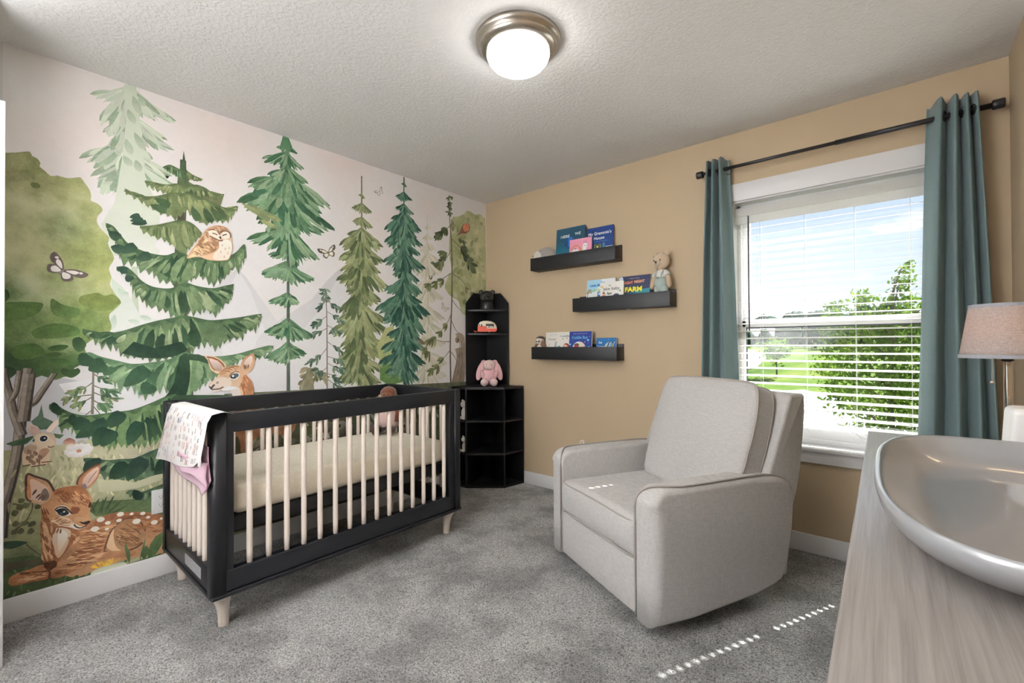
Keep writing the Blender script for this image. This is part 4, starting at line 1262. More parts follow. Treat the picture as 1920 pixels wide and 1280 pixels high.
mu.poly(smooth_loop(S('2144,993 2133,1018 2115,1035 2088,1046 2056,1050 2030,1045 2018,1023 2013,996 2023,965 2030,937 2042,922 2065,914 2088,908 2115,910 2129,915 2135,912 2151,907 2166,913 2175,922 2183,935 2186,950 2179,960 2164,971 2151,981')), (186, 142, 100), (206, 182, 156))
mu.poly(smooth_loop(S('2135,1013 2115,1032 2083,1044 2053,1048 2037,1042 2060,1032 2083,1026 2097,1006 2120,997 2133,997')), (152, 102, 58), (182, 136, 92))
mu.poly(smooth_loop(S('2183,943 2173,957 2146,980 2115,986 2088,975 2074,953 2083,936 2111,933 2142,927 2166,927')), (206, 192, 178), (214, 200, 186)); mu.poly(smooth_loop(S('2124,916 2106,932 2074,933 2044,924 2065,914 2097,910')), (224, 220, 222)); mu.poly(smooth_loop(S('2166,917 2146,920 2133,916 2142,908 2155,907')), (220, 212, 210))
mu.poly(smooth_loop(S('2187,943 2175,937 2164,949 2155,946 2166,932 2173,922 2181,930')), (60, 56, 54)); mu.line(smooth_line(S('2173,923 2151,922 2133,924 2115,933')), 7, (96, 74, 62)); mu.blade(S('2151,953')[0], S('2138,962')[0], 14, (150, 124, 110))
mu.poly(smooth_loop(S('2088,977 2074,997 2056,1009 2037,1005 2033,992 2042,977 2060,970 2077,973')), (226, 222, 220)); mu.poly(smooth_loop(S('2082,984 2072,999 2056,1004 2039,998 2044,985 2058,975 2074,976')), (30, 36, 42)); mu.disc(S('2067,990')[0], 6, 7, (230, 232, 236)); mu.disc(S('2050,993')[0], 12, 12, (74, 84, 88)); mu.line(smooth_line(S('2086,987 2074,1005 2056,1015 2037,1011')), 6, (110, 78, 56))

strokes(S('2027,981 1999,990 1977,947 1960,861 1965,824 2013,839 2023,918'), 60, radians(255), 50, 5, [(140, 82, 40), (206, 160, 116), (166, 108, 60)])
strokes(S('2115,1022 2083,1038 2046,1042 2027,1018 2037,1008 2070,1010 2097,990 2120,981'), 40, radians(215), 24, 4, [(140, 92, 52), (206, 168, 130)])

# --- owl asleep on the bough
mu.lay = 2300
mu.poly(smooth_loop(S('2284,1621 2276,1653 2254,1689 2234,1729 2216,1756 2202,1785 2179,1808 2148,1823 2114,1823 2092,1813 2077,1786 2075,1747 2069,1709 2079,1670 2092,1641 2127,1631 2152,1627 2190,1627 2220,1635 2250,1633')), (196, 160, 124), (208, 176, 146))
mu.poly(smooth_loop(S('2216,1754 2198,1788 2177,1809 2144,1822 2110,1822 2088,1809 2101,1801 2127,1792 2133,1776 2148,1793 2169,1797 2188,1790 2190,1768')), (172, 128, 92), (186, 144, 108))
mu.poly(smooth_loop(S('2250,1689 2218,1732 2186,1728 2135,1727 2137,1703 2156,1675 2198,1650 2244,1636 2282,1622 2274,1653')), (176, 132, 92), (196, 156, 112))
for t in (S('2226,1721 2206,1744'), S('2234,1706 2222,1722'), S('2190,1682 2156,1690'), S('2181,1715 2135,1725'), S('2198,1664 2148,1698'), S('2244,1690 2214,1700'), S('2179,1748 2148,1735'), S('2202,1768 2186,1757')):
    for o in (-8, 0, 8):
        mu.blade((t[0][0], t[0][1] + o), (t[1][0], t[1][1] + o + RM.uniform(-3, 3)), 9, jit((130, 88, 56)), (160, 116, 78))
for t in (S('2276,1627 2226,1672'), S('2266,1631 2206,1668'), S('2214,1712 2190,1737'), S('2258,1665 2226,1693')):
    mu.blade(t[0], t[1], 16, (222, 194, 156))
mu.poly(smooth_loop(S('2135,1737 2105,1752 2081,1746 2072,1708 2081,1670 2097,1643 2131,1632 2165,1636 2161,1665 2137,1698')), (226, 216, 206), (222, 206, 190))
mu.poly(smooth_loop(S('2188,1780 2169,1795 2148,1793 2133,1774 2131,1757 2135,1744 2156,1750 2179,1760')), (224, 212, 198)); mu.poly(smooth_loop(S('2129,1772 2114,1794 2094,1798 2084,1785 2086,1765 2105,1754 2123,1756')), (224, 214, 202))
for ln, w in ((S('2188,1788 2169,1796 2148,1793 2133,1774'), 7), (S('2130,1784 2118,1797 2094,1799 2081,1785 2080,1766'), 7), (S('2169,1775 2157,1775 2145,1770'), 6), (S('2120,1770 2112,1776 2098,1782'), 6), (S('2182,1758 2156,1748 2133,1740 2118,1745'), 7)):
    mu.line(smooth_line(ln), w, (112, 78, 54))
mu.poly(smooth_loop(S('2137,1761 2129,1765 2125,1758 2131,1750')), (54, 44, 42))
for q in S('2120,1725 2105,1708 2092,1685 2127,1687 2110,1663 2086,1716'):
    mu.blade(q, (q[0] + 2, q[1] - 16), 7, (186, 166, 150))

strokes(S('2274,1630 2250,1680 2214,1728 2148,1720 2144,1697 2190,1656 2238,1639'), 70, radians(215), 34, 5, [(140, 98, 62), (214, 184, 146), (166, 122, 82)])
strokes(S('2198,1783 2173,1807 2144,1820 2105,1820 2088,1809 2127,1794 2135,1778 2157,1796 2186,1790'), 30, radians(260), 18, 4, [(140, 98, 66), (206, 172, 136)])

# --- hare, toadstools and a daisy
mu.lay = 1050
mu.poly(smooth_loop(S('2860,817 2852,823 2832,813 2821,792 2816,779 2832,773 2852,784')), (206, 190, 182), (176, 140, 124)); mu.poly(smooth_loop(S('2852,816 2835,809 2824,784 2838,782')), (196, 160, 146))
mu.poly(smooth_loop(S('2803,787 2793,808 2779,826 2766,833 2767,812 2779,794 2789,781')), (216, 196, 184), (226, 206, 192))
mu.poly(smooth_loop(S('2873,658 2876,694 2868,728 2849,740 2838,750 2841,771 2824,782 2796,780 2779,769 2773,740 2774,724 2784,713 2791,704 2790,678 2793,658 2784,650 2798,649 2804,640 2824,642 2846,639 2851,650 2865,647')), (196, 172, 148), (206, 184, 158))
mu.poly(smooth_loop(S('2870,724 2851,737 2832,725 2838,699 2859,695 2870,705')), (168, 140, 114)); mu.poly(smooth_loop(S('2835,770 2813,778 2793,763 2778,737 2787,718 2813,714 2832,733')), (206, 188, 166)); mu.poly(smooth_loop(S('2824,704 2804,713 2793,699 2810,673 2824,664')), (176, 132, 100))
for q in S('2859,718 2851,697 2840,707 2832,674 2846,668 2854,678 2862,691 2826,689'):
    mu.blade(q, (q[0] - 8, q[1] - 22), 14, jit((128, 98, 76)))
mu.disc(S('2811,756')[0], 15, 16, (226, 222, 216)); mu.disc(S('2811,756')[0], 12, 13, (30, 30, 32)); mu.disc(S('2808,757')[0], 3, 3, (230, 230, 230)); mu.line(smooth_line(S('2798,720 2790,714 2778,718')), 5, (120, 90, 74)); mu.line(S('2874,648 2851,650'), 5, (96, 76, 60)); mu.line(S('2848,641 2804,641'), 5, (96, 76, 60)); mu.line(S('2824,664 2824,644'), 5, (120, 92, 70)); mu.line(S('2818,653 2785,651'), 5, (110, 84, 66))
mu.poly(smooth_loop(S('2751,728 2740,743 2726,745 2710,730 2713,716 2731,717')), (140, 86, 68), (196, 150, 130)); mu.poly(smooth_loop(S('2739,714 2720,719 2713,701 2725,685 2739,693')), (214, 200, 186)); mu.poly(smooth_loop(S('2704,725 2686,730 2670,715 2677,699 2698,707')), (168, 166, 150))
for k in range(10):
    a = 2 * pi * k / 10
    c = S('2698,684')[0]
    mu.blade((c[0] + 8 * cos(a), c[1] + 6 * sin(a)), (c[0] + 48 * cos(a), c[1] + 30 * sin(a)), 24, (226, 222, 220), (206, 198, 196), 0, 1)
mu.disc(S('2698,681')[0], 9, 7, (176, 120, 84))

# --- fawn lying in the grass
mu.lay = 1300
for ln in (S('2902,495 2866,481 2848,485'), S('2899,380 2866,410 2847,449 2844,484'), S('2893,400 2847,422'), S('2862,311 2838,275 2815,245'), S('2899,367 2878,395 2847,400')):
    mu.line(smooth_line(ln), 5, (82, 76, 54), 3)
for t in (S('2884,512 2871,493'), S('2869,491 2859,468'), S('2889,487 2875,463'), S('2899,468 2892,444'), S('2893,422 2893,396'), S('2875,395 2857,411'), S('2857,385 2835,401'), S('2878,387 2878,360'), S('2850,378 2847,350'), S('2835,455 2822,469'), S('2902,385 2893,365')):
    mu.blade(t[0], t[1], 22, jit((84, 88, 56)))
mu.poly(smooth_loop(S('2928,341 2902,339 2878,331 2858,318 2878,311 2905,307 2928,319')), (44, 70, 50)); mu.poly(smooth_loop(S('2928,254 2899,250 2862,241 2815,231 2809,202 2877,218 2928,215')), (80, 78, 56))
mu.poly(smooth_loop(S('2661,349 2628,359 2595,364 2561,364 2515,353 2474,342 2437,328 2395,305 2352,280 2352,109 2412,116 2494,125 2565,130 2624,124 2660,114 2702,111 2737,129 2783,179 2777,245 2737,325')), (166, 108, 60), (176, 128, 84))
mu.poly(smooth_loop(S('2573,363 2495,347 2412,313 2352,280 2352,237 2433,282 2534,327 2610,315 2646,321 2632,355')), (140, 84, 44), (152, 96, 54))
mu.poly(smooth_loop(S('2819,468 2816,422 2821,374 2817,323 2815,259 2809,211 2793,182 2763,185 2737,208 2703,239 2696,293 2703,324 2737,353 2777,402 2803,473')), (158, 98, 52), (146, 88, 46))
mu.poly(smooth_loop(S('2783,293 2777,347 2751,348 2724,325 2730,285 2744,243 2764,218 2777,254')), (206, 190, 172), (196, 158, 118)); mu.poly(smooth_loop(S('2764,333 2744,332 2734,305 2750,264 2764,250')), (222, 216, 208), (206, 184, 158))
mu.poly(smooth_loop(S('2737,241 2696,293 2661,292 2610,256 2617,200 2653,174 2716,177 2750,171 2777,176')), (178, 126, 80), (168, 112, 68))
mu.poly(smooth_loop(S('2604,235 2588,288 2550,321 2511,320 2470,283 2456,227 2462,188 2494,168 2542,169 2580,187 2599,208')), (150, 104, 62), (164, 120, 78)); mu.poly(smooth_loop(S('2603,234 2588,288 2576,295 2576,245 2565,197 2542,171 2580,186 2599,208')), (206, 176, 142))
mu.line(smooth_line(S('2610,202 2588,278 2553,318 2514,324 2478,296 2456,242')), 7, (92, 54, 28)); mu.line(smooth_line(S('2613,198 2587,180 2542,169 2494,173 2466,189')), 8, (84, 50, 28))
mu.poly(smooth_loop(S('2793,169 2763,194 2716,210 2661,215 2617,195 2572,184 2494,158 2514,139 2610,158 2660,162 2716,140 2763,130 2789,142')), (184, 134, 86), (150, 92, 48))
mu.poly(smooth_loop(S('2913,170 2909,188 2889,198 2856,201 2809,206 2790,176 2786,148 2796,138 2847,144 2883,147 2904,151')), (172, 112, 60), (150, 90, 46)); mu.line(smooth_line(S('2880,193 2847,184 2802,174 2783,179')), 8, (88, 54, 32)); mu.line(smooth_line(S('2737,178 2696,170 2653,162')), 8, (84, 52, 32)); mu.blade(S('2809,211')[0], S('2770,183')[0], 40, (80, 46, 24)); mu.line(smooth_line(S('2796,183 2790,163 2793,141')), 7, (96, 58, 32))
for t in (S('2806,410 2784,376'), S('2810,393 2790,351'), S('2816,340 2800,317'), S('2812,312 2800,290'), S('2809,256 2790,222'), S('2716,215 2682,227'), S('2675,234 2625,227'), S('2668,212 2624,212'), S('2675,263 2646,258'), S('2495,290 2458,248'), S('2462,270 2433,251'), S('2514,190 2482,200'), S('2807,470 2797,435'), S('2770,151 2743,145'), S('2764,352 2770,326'), S('2646,287 2625,295'), S('2542,234 2510,275'), S('2429,229 2387,226')):
    for o in (-9, 0, 8):
        mu.blade((t[0][0] + o + RM.uniform(-4, 4), t[0][1] + o * .7), (t[1][0] + o * 1.3, t[1][1] + o * .5 + RM.uniform(-4, 4)), 7, jit((112, 62, 28)), (150, 96, 50))
for t in (S('2737,203 2682,222'), S('2660,176 2610,187'), S('2796,270 2783,229'), S('2696,265 2661,272'), S('2565,222 2534,262'), S('2717,262 2696,293')):
    mu.blade(t[0], t[1], 16, (206, 160, 112))
BR = [(126, 72, 34), (150, 94, 48), (196, 144, 94), (206, 162, 116), (140, 84, 44)]
strokes(S('2696,322 2646,316 2595,330 2553,318 2595,261 2610,197 2660,176 2716,177 2730,215 2696,265'), 90, radians(200), 60, 6, BR)
strokes(S('2816,413 2777,356 2783,293 2770,215 2793,196 2809,220 2816,281 2817,350'), 60, radians(250), 60, 7, BR)
strokes(S('2730,323 2703,319 2699,285 2737,231 2763,194 2764,218'), 36, radians(235), 60, 6, BR)
strokes(S('2572,274 2542,309 2495,300 2462,239 2478,183 2542,179 2569,223'), 60, radians(215), 60, 6, [(112, 70, 36), (176, 128, 84), (140, 94, 54)])
strokes(S('2591,363 2495,345 2369,279 2361,208 2454,268 2542,329 2610,324'), 50, radians(170), 50, 6, [(112, 64, 30), (166, 108, 62)])
strokes(S('2790,167 2716,206 2617,190 2610,163 2716,144 2763,134'), 40, radians(200), 80, 6, BR)
strokes(S('2904,171 2847,189 2793,173 2799,144 2892,153'), 24, radians(190), 70, 6, BR)
for q, r in ((S('2623,348'), 15), (S('2598,325'), 11), (S('2552,353'), 14), (S('2510,343'), 8), (S('2467,333'), 11), (S('2557,325'), 11), (S('2491,301'), 17), (S('2446,308'), 9), (S('2421,275'), 15), (S('2393,286'), 7), (S('2377,270'), 8), (S('2643,310'), 16), (S('2601,297'), 8)):
    mu.disc(q[0], r * 0.98, r * .78, (226, 216, 206), None, .2, 9)
# ears, head, face
mu.poly(smooth_loop(S('2705,530 2698,560 2672,587 2640,605 2625,607 2626,578 2634,545 2654,516 2677,502 2693,516')), (160, 98, 52), (170, 116, 70)); mu.poly(smooth_loop(S('2686,523 2683,551 2665,576 2633,596 2634,560 2651,530 2675,509')), (204, 178, 164), (186, 150, 130)); mu.line(smooth_line(S('2705,530 2698,560 2672,587 2640,605 2625,608')), 7, (92, 60, 40)); mu.line(S('2683,527 2677,505'), 14, (116, 100, 110)); mu.line(smooth_line(S('2668,529 2654,555 2636,580')), 4, (150, 114, 98))
mu.poly(smooth_loop(S('2863,507 2864,561 2860,609 2839,598 2807,575 2791,557 2778,517 2774,493 2784,468 2807,465 2829,476 2851,490')), (176, 124, 78), (190, 150, 112)); mu.poly(smooth_loop(S('2852,509 2854,558 2848,588 2823,569 2800,541 2792,507 2800,486 2819,484 2841,497')), (206, 176, 154), (196, 166, 148)); mu.poly(smooth_loop(S('2819,491 2816,527 2804,537 2793,507 2800,485')), (110, 92, 82)); mu.line(smooth_line(S('2863,543 2861,609 2835,595 2804,574 2791,555 2778,517')), 8, (76, 54, 42)); mu.line(smooth_line(S('2864,561 2862,511 2848,490')), 7, (104, 74, 52)); mu.poly(smooth_loop(S('2860,560 2854,585 2848,525 2851,504 2858,523')), (184, 118, 62))
for t in (S('2835,500 2819,518'), S('2829,491 2810,512'), S('2816,486 2803,510'), S('2845,516 2832,540')):
    mu.blade(t[0], t[1], 9, (84, 68, 60))
mu.poly(smooth_loop(S('2816,468 2794,485 2781,518 2751,529 2703,525 2675,502 2656,459 2652,433 2661,397 2657,358 2664,341 2675,330 2703,328 2724,342 2751,357 2777,370 2790,392 2803,428 2814,440')), (184, 126, 74), (190, 138, 88))
mu.poly(smooth_loop(S('2781,518 2751,529 2703,525 2675,502 2658,459 2682,470 2717,493 2751,501 2771,497')), (150, 88, 42), (172, 112, 60)); mu.poly(smooth_loop(S('2790,387 2764,398 2737,390 2717,366 2703,343 2675,330 2703,327 2724,341 2751,356 2777,369')), (214, 186, 156), (220, 204, 188)); mu.poly(smooth_loop(S('2724,349 2710,354 2689,334 2675,334 2686,326 2703,327')), (228, 220, 212))
for t in (S('2751,506 2721,466'), S('2758,498 2734,469'), S('2738,507 2714,478'), S('2717,498 2703,471'), S('2686,476 2679,450'), S('2672,458 2665,427'), S('2810,452 2800,418'), S('2771,502 2751,515')):
    for o in (-6, 1, 7):
        mu.blade((t[0][0] + o, t[0][1] + RM.uniform(-4, 4)), (t[1][0] + o * 1.2, t[1][1] + RM.uniform(-4, 4)), 5, jit((122, 66, 28)))
strokes(S('2771,493 2744,514 2696,507 2665,461 2661,417 2696,436 2717,432 2751,455 2774,461'), 60, radians(230), 34, 4, [(150, 92, 46), (206, 154, 104), (136, 80, 38)])
strokes(S('2790,406 2764,394 2737,381 2703,362 2717,347 2764,361 2784,381'), 30, radians(190), 34, 4, [(196, 150, 106), (226, 200, 172), (166, 112, 68)])
mu.blade(S('2720,433')[0], S('2703,400')[0], 34, (134, 74, 38)); mu.blade(S('2658,440')[0], S('2662,412')[0], 12, (60, 36, 22))
mu.poly(smooth_loop(S('2779,439 2764,449 2744,446 2729,426 2720,404 2734,397 2754,399 2767,413 2774,429')), (224, 212, 200)); mu.poly(smooth_loop(S('2774,432 2761,437 2744,433 2734,418 2731,406 2747,400 2762,409 2769,423')), (34, 38, 42)); mu.disc(S('2746,419')[0], 4, 4, (226, 228, 232)); mu.disc(S('2756,414')[0], 5, 5, (70, 76, 80)); mu.line(smooth_line(S('2777,434 2764,444 2744,438 2731,421 2720,403')), 6, (70, 44, 28))
mu.poly(smooth_loop(S('2696,360 2682,353 2664,355 2659,349 2668,339 2682,344 2691,352')), (46, 34, 30)); mu.line(smooth_line(S('2714,353 2706,339 2693,330 2679,333 2670,337')), 6, (84, 60, 46)); mu.poly(smooth_loop(S('2710,383 2682,375 2664,360 2686,357 2703,366')), (196, 146, 98))
for t in (S('2774,383 2751,390'), S('2777,393 2764,398'), S('2764,370 2737,372'), S('2790,387 2764,361')):
    mu.blade(t[0], t[1], 7, (150, 98, 58))
# grasses and dandelion in front
for t, w in ((S('2518,105 2534,211'), 14), (S('2518,110 2521,172'), 10), (S('2462,105 2454,170'), 34), (S('2478,106 2456,206'), 10), (S('2445,100 2387,216'), 56), (S('2420,111 2387,205'), 30), (S('2534,106 2532,130'), 14), (S('2386,110 2352,130'), 30), (S('2437,112 2412,135'), 20), (S('2709,104 2702,120'), 18)):
    mu.blade(t[0], t[1], w * .9, jit((76, 98, 52)), (58, 80, 42))
mu.poly(smooth_loop(S('2653,116 2624,124 2572,125 2534,116 2534,101 2610,99 2653,101')), (196, 200, 180))
for k in range(26):
    a = RM.uniform(0.1, pi - 0.1)
    c = RM.choice([S('2624,124'), S('2587,125')])[0]
    mu.blade(c, (c[0] + 40 * cos(a), c[1] + 30 * sin(a)), 9, jit(RM.choice([(206, 160, 36), (186, 130, 30), (222, 184, 70)])))

# --- butterflies
def butterfly(c, s, rot, dark, light):
    def pt(x, y):
        return (c[0] - (x * cos(rot) - y * sin(rot)) * s, c[1] + (x * sin(rot) + y * cos(rot)) * s)
    for k in (1, -1):
        mu.poly(smooth_loop([pt(0, 0), pt(k * .35, .42), pt(k * .95, .62), pt(k * .88, .2), pt(k * .3, -.02)]), dark)
        mu.poly(smooth_loop([pt(k * .1, .05), pt(k * .36, .33), pt(k * .6, .38), pt(k * .5, .14)]), light)
        mu.poly(smooth_loop([pt(0, -.02), pt(k * .45, .06), pt(k * .66, -.2), pt(k * .4, -.5), pt(k * .1, -.3)]), dark)
        mu.poly(smooth_loop([pt(k * .08, -.06), pt(k * .4, 0), pt(k * .5, -.2), pt(k * .32, -.38), pt(k * .1, -.22)]), light)
        mu.disc(pt(k * .68, .42), .09 * s, .07 * s, light)
    mu.blade(pt(0, .2), pt(0, -.35), .10 * s, mixc(dark, light, .3), None, 0, 1)
mu.lay = 1400
butterfly(S('2752,1501')[0], 74, radians(-38), (96, 84, 80), (222, 214, 212))
mu.lay = 1400
butterfly(S('1505,1769')[0], 66, radians(22), (80, 74, 64), (214, 208, 190))
butterfly(S('1116,2268')[0], 42, radians(40), (150, 144, 138), (216, 212, 208))
butterfly(S('503,1466')[0], 46, radians(-30), (170, 164, 150), (210, 204, 194))

me = bpy.data.meshes.new('wallpaper_mural')
me.from_pydata(mu.v, [], mu.f)
at = me.color_attributes.new('pigment', 'FLOAT_COLOR', 'POINT')
for i, c in enumerate(mu.c):
    at.data[i].color = c
me.materials.append(mat_attr('watercolour_wallpaper'))
mo = bpy.data.objects.new('wallpaper_mural', me)
COL.objects.link(mo)
tag(mo, 'watercolour woodland wallpaper mural of spruces, fawn, doe, owl and hare covering the crib wall', 'wallpaper')

# ------------------------------------------------------------------ black corner shelf
cs = thing('corner_shelf', 'black corner bookcase with open cubbies and a hutch, in the corner behind the crib', 'corner shelf', (0.016, -0.016, 0))
def spart(name, f, mat=None):
    b = MB(); f(b); return b.done(name, mat or M_BLACKWOOD, cs)
# local: x along the tan wall, y towards the mural wall side (negative)
FOOT = [(0, 0), (0.425, 0), (0.425, -0.012), (0.396, -0.212), (0.158, -0.412), (0.012, -0.425), (0, -0.425)]
def board(z, th, shrink=0.0):
    pts = [(x * (1 - shrink), y * (1 - shrink)) for x, y in FOOT]
    return lambda b: b.prism([(x, y, z) for x, y in reversed(pts)], (0, 0, th))
spart('top_board', board(0.797, 0.018))
spart('shelf', board(0.530, 0.016, 0.012)); spart('shelf', board(0.265, 0.016, 0.012)); spart('bottom_board', board(0.0, 0.018, 0.012))
def upright(p, q, z0, z1, th=0.016):
    def f(b):
        d = (Vector((q[0], q[1], 0)) - Vector((p[0], p[1], 0))).normalized()
        w = Vector((-d.y, d.x, 0)) * th / 2
        P, Q = Vector((p[0], p[1], z0)), Vector((q[0], q[1], z0))
        b.prism([P - w, Q - w, Q + w, P + w], (0, 0, z1 - z0))
    return f
def toward(p, k):
    return (p[0] * k, p[1] * k)
for seg in ((0.018, 0.265), (0.281, 0.530), (0.546, 0.797)):
    spart('divider', upright(FOOT[3], toward(FOOT[3], 0.25), *seg)); spart('divider', upright(FOOT[4], toward(FOOT[4], 0.25), *seg))
spart('side_panel', upright((0.425, -0.004), (0.30, -0.008), 0.0, 0.797, 0.008)); spart('side_panel', upright((0.004, -0.425), (0.008, -0.30), 0.0, 0.797, 0.008))
spart('back_panel', lambda b: b.box((0, -0.010, 0.018), (0.42, 0.0, 0.797))); spart('back_panel', lambda b: b.box((0, -0.42, 0.018), (0.010, -0.0101, 0.797)))
def hutch(along_x):
    def f(b):
        o = [(0.0 if along_x else 0.0131, 0.815), (0.262, 0.815), (0.262, 1.520), (0.172, 1.612), (0.0 if along_x else 0.0131, 1.612)]
        if along_x:
            b.prism([(a, -0.013, z) for a, z in o], (0, 0.013, 0))
        else:
            b.prism([(0.0, -a, z) for a, z in reversed(o)], (0.013, 0, 0))
    return f
spart('hutch_panel', hutch(True)); spart('hutch_panel', hutch(False))
for z in (1.448, 1.246):
    def f(b):
        pts = [(0.013, -0.013), (0.258, -0.013), (0.258, -0.03)]
        for i in range(1, 12):
            a = i / 12
            x, y = 0.258 + (0.03 - 0.258) * a, -0.03 + (-0.258 + 0.03) * a
            k = 0.022 * sin(pi * a)
            pts.append((x + k * 0.7, y - k * 0.7))
        pts += [(0.03, -0.258), (0.013, -0.258)]
        b.prism([(x, y, z) for x, y in reversed(pts)], (0, 0, 0.014))
    spart('hutch_shelf', f)

# ------------------------------------------------------------------ three picture ledges
def ledge(label, x0, x1, z0):
    t = thing('picture_ledge', label, 'wall shelf', ((x0 + x1) / 2, 0, z0), group='black picture ledges on the tan wall')
    L = (x1 - x0) / 2
    b = MB(); b.box((-L, -0.014, 0), (L, 0, 0.118), 0.0015, 1); b.done('back_board', M_LEDGE, t)
    b = MB(); b.box((-L, -0.098, 0), (L, -0.0141, 0.016), 0.0015, 1); b.done('bottom_board', M_LEDGE, t)
    b = MB(); b.box((-L, -0.114, 0), (L, -0.0981, 0.098), 0.0015, 1); b.done('front_board', M_LEDGE, t)
    for s in (-1, 1):
        b = MB(); b.box((min(s * L, s * (L - 0.012)), -0.098, 0.0161), (max(s * L, s * (L - 0.012)), -0.0141, 0.0975), 0.001, 1); b.done('end_board', M_LEDGE, t)
    return t
LZ = {'top': 1.752, 'mid': 1.403, 'low': 1.043}
ledge('highest of the three black ledges, holding a hedgehog toy and three books', 0.598, 1.348, LZ['top'])
ledge('middle black ledge, holding a teddy bear in overalls and three books', 0.996, 1.735, LZ['mid'])
ledge('lowest of the three black ledges, holding a brown plush toy and four books', 0.604, 1.356, LZ['low'])

# ------------------------------------------------------------------ armchair
ac = thing('armchair', 'light grey linen recliner armchair with welted cushions in front of the window', 'armchair', (1.949, -0.786, 0), radians(-27))
# local frame: x to the sitter's left seen from the front, y towards the backrest; the seat front is y = -0.40
def apart(name, f, mat=None, parent=None):
    b = MB(); f(b); o = b.done(name, mat or M_LINEN, parent or ac, True); return o
Y0 = -0.40
ARM = []
def arm_outline():
    pts = [(0.0, 0.060), (0.0, 0.20), (0.0, 0.36), (0.0, 0.50)]
    pts += [(0.075 - 0.075 * cos(radians(a)), 0.52 + 0.072 * sin(radians(a))) for a in range(0, 91, 10)]
    pts += [(0.20, 0.593), (0.35, 0.594), (0.50, 0.593), (0.60, 0.590)]
    pts += [(0.60 + 0.165 * sin(radians(a)), 0.515 + 0.075 * cos(radians(a))) for a in range(15, 91, 15)]
    pts += [(0.775, 0.48), (0.765, 0.35), (0.735, 0.20), (0.70, 0.130), (0.66, 0.112), (0.55, 0.090), (0.40, 0.078), (0.20, 0.066)]
    return pts
def arm(s):
    o = arm_outline()
    rO, rI = [], []
    for y, z in o:
        front = y < 0.02 and z < 0.53
        rO.append(0.050 if front else (0.03 if z > 0.5 else 0.02))
        rI.append(0.018)
    def f(b):
        if s > 0:
            b.band(o, lambda p, d: (0.4275 - d - 0.035 * (max(0, 0.25 - p.y) / 0.25) ** 2 * 0.35, Y0 + p.x, p.y), lambda p, d: (0.308 + d, Y0 + p.x, p.y), rO, rI, 6)
        else:
            b.band(o, lambda p, d: (-0.4275 + d + 0.012 * (max(0, 0.25 - p.y) / 0.25) ** 2, Y0 + p.x, p.y), lambda p, d: (-0.308 - d, Y0 + p.x, p.y), rO, rI, 6)
        bmesh.ops.recalc_face_normals(b.bm, faces=b.bm.faces)
    return f
for s in (1, -1):
    a = apart('armrest', arm(s))
    path = [(0.311, -0.0012, 0.07), (0.311, -0.0015, 0.3), (0.311, -0.0015, 0.47), (0.314, 0.001, 0.525), (0.324, 0.010, 0.560), (0.345, 0.030, 0.585), (0.372, 0.058, 0.5965), (0.396, 0.095, 0.597),
            (0.410, 0.15, 0.594), (0.414, 0.25, 0.5945), (0.414, 0.40, 0.595), (0.414, 0.55, 0.594), (0.413, 0.62, 0.590), (0.413, 0.69, 0.573), (0.413, 0.74, 0.545), (0.413, 0.767, 0.510)]
    pts = [Vector((x * s, Y0 + y, z)) for x, y, z in path]
    fine = []
    for i in range(len(pts) - 1):
        p0, p1, p2, p3 = pts[max(0, i - 1)], pts[i], pts[i + 1], pts[min(len(pts) - 1, i + 2)]
        for k in range(4):
            q = k / 4
            fine.append(0.5 * (2 * p1 + (p2 - p0) * q + (2 * p0 - 5 * p1 + 4 * p2 - p3) * q * q + (3 * p1 - p0 - 3 * p2 + p3) * q ** 3))
    fine.append(pts[-1])
    apart('piping', lambda b: b.tube(fine, 0.0042, 8), M_PIPING, a)
apart('footrest', lambda b: b.rbox((-0.304, Y0 + 0.004, 0.066), (0.304, Y0 + 0.10, 0.284), 0.014, 4, 4, (0, 0.006, 0)))
apart('body', lambda b: b.rbox((-0.3075, Y0 + 0.09, 0.078), (0.3075, 0.30, 0.33), 0.02, 3, 2))
apart('swivel_base', lambda b: (b.lathe([(0.0, 0.004), (0.27, 0.004), (0.285, 0.012), (0.285, 0.03), (0.27, 0.036), (0.0, 0.036)], (0, 0.0, 0), 40), b.box((-0.2, -0.2, 0.036), (0.2, 0.2, 0.078))), M_DARK)
def seat_warp(q):
    # crown on top, bulging nose at the front
    k = max(0, 1 - ((q.x) / 0.30) ** 2)
    z = q.z + (0.014 * k if q.z > 0.37 else 0)
    y = q.y
    if q.y < Y0 + 0.09:
        y -= 0.020 * (1 - ((q.z - 0.365) / 0.085) ** 2) * (0.5 + 0.5 * k)
    return (q.x, y, z + 0.003 * noise.noise(Vector((q.x * 4, q.y * 4, 3))))
seat = apart('seat_cushion', lambda b: b.rbox((-0.3055, Y0 + 0.004, 0.284), (0.3055, 0.16, 0.447), 0.030, 6, 14, (0, 0, 0), seat_warp))
def seat_pipe(b, z, off):
    pts = []
    for i in range(31):
        x = -0.300 + 0.600 * i / 30
        k = max(0, 1 - (x / 0.30) ** 2)
        pts.append((x, Y0 - off - 0.008 * (0.5 + 0.5 * k) + (0.02 * (abs(x) / 0.3) ** 8), z + 0.010 * k))
    b.tube(pts, 0.0040, 8)
apart('piping', lambda b: seat_pipe(b, 0.434, -0.002), M_PIPING, seat)
apart('piping', lambda b: seat_pipe(b, 0.289, -0.006), M_PIPING, seat)

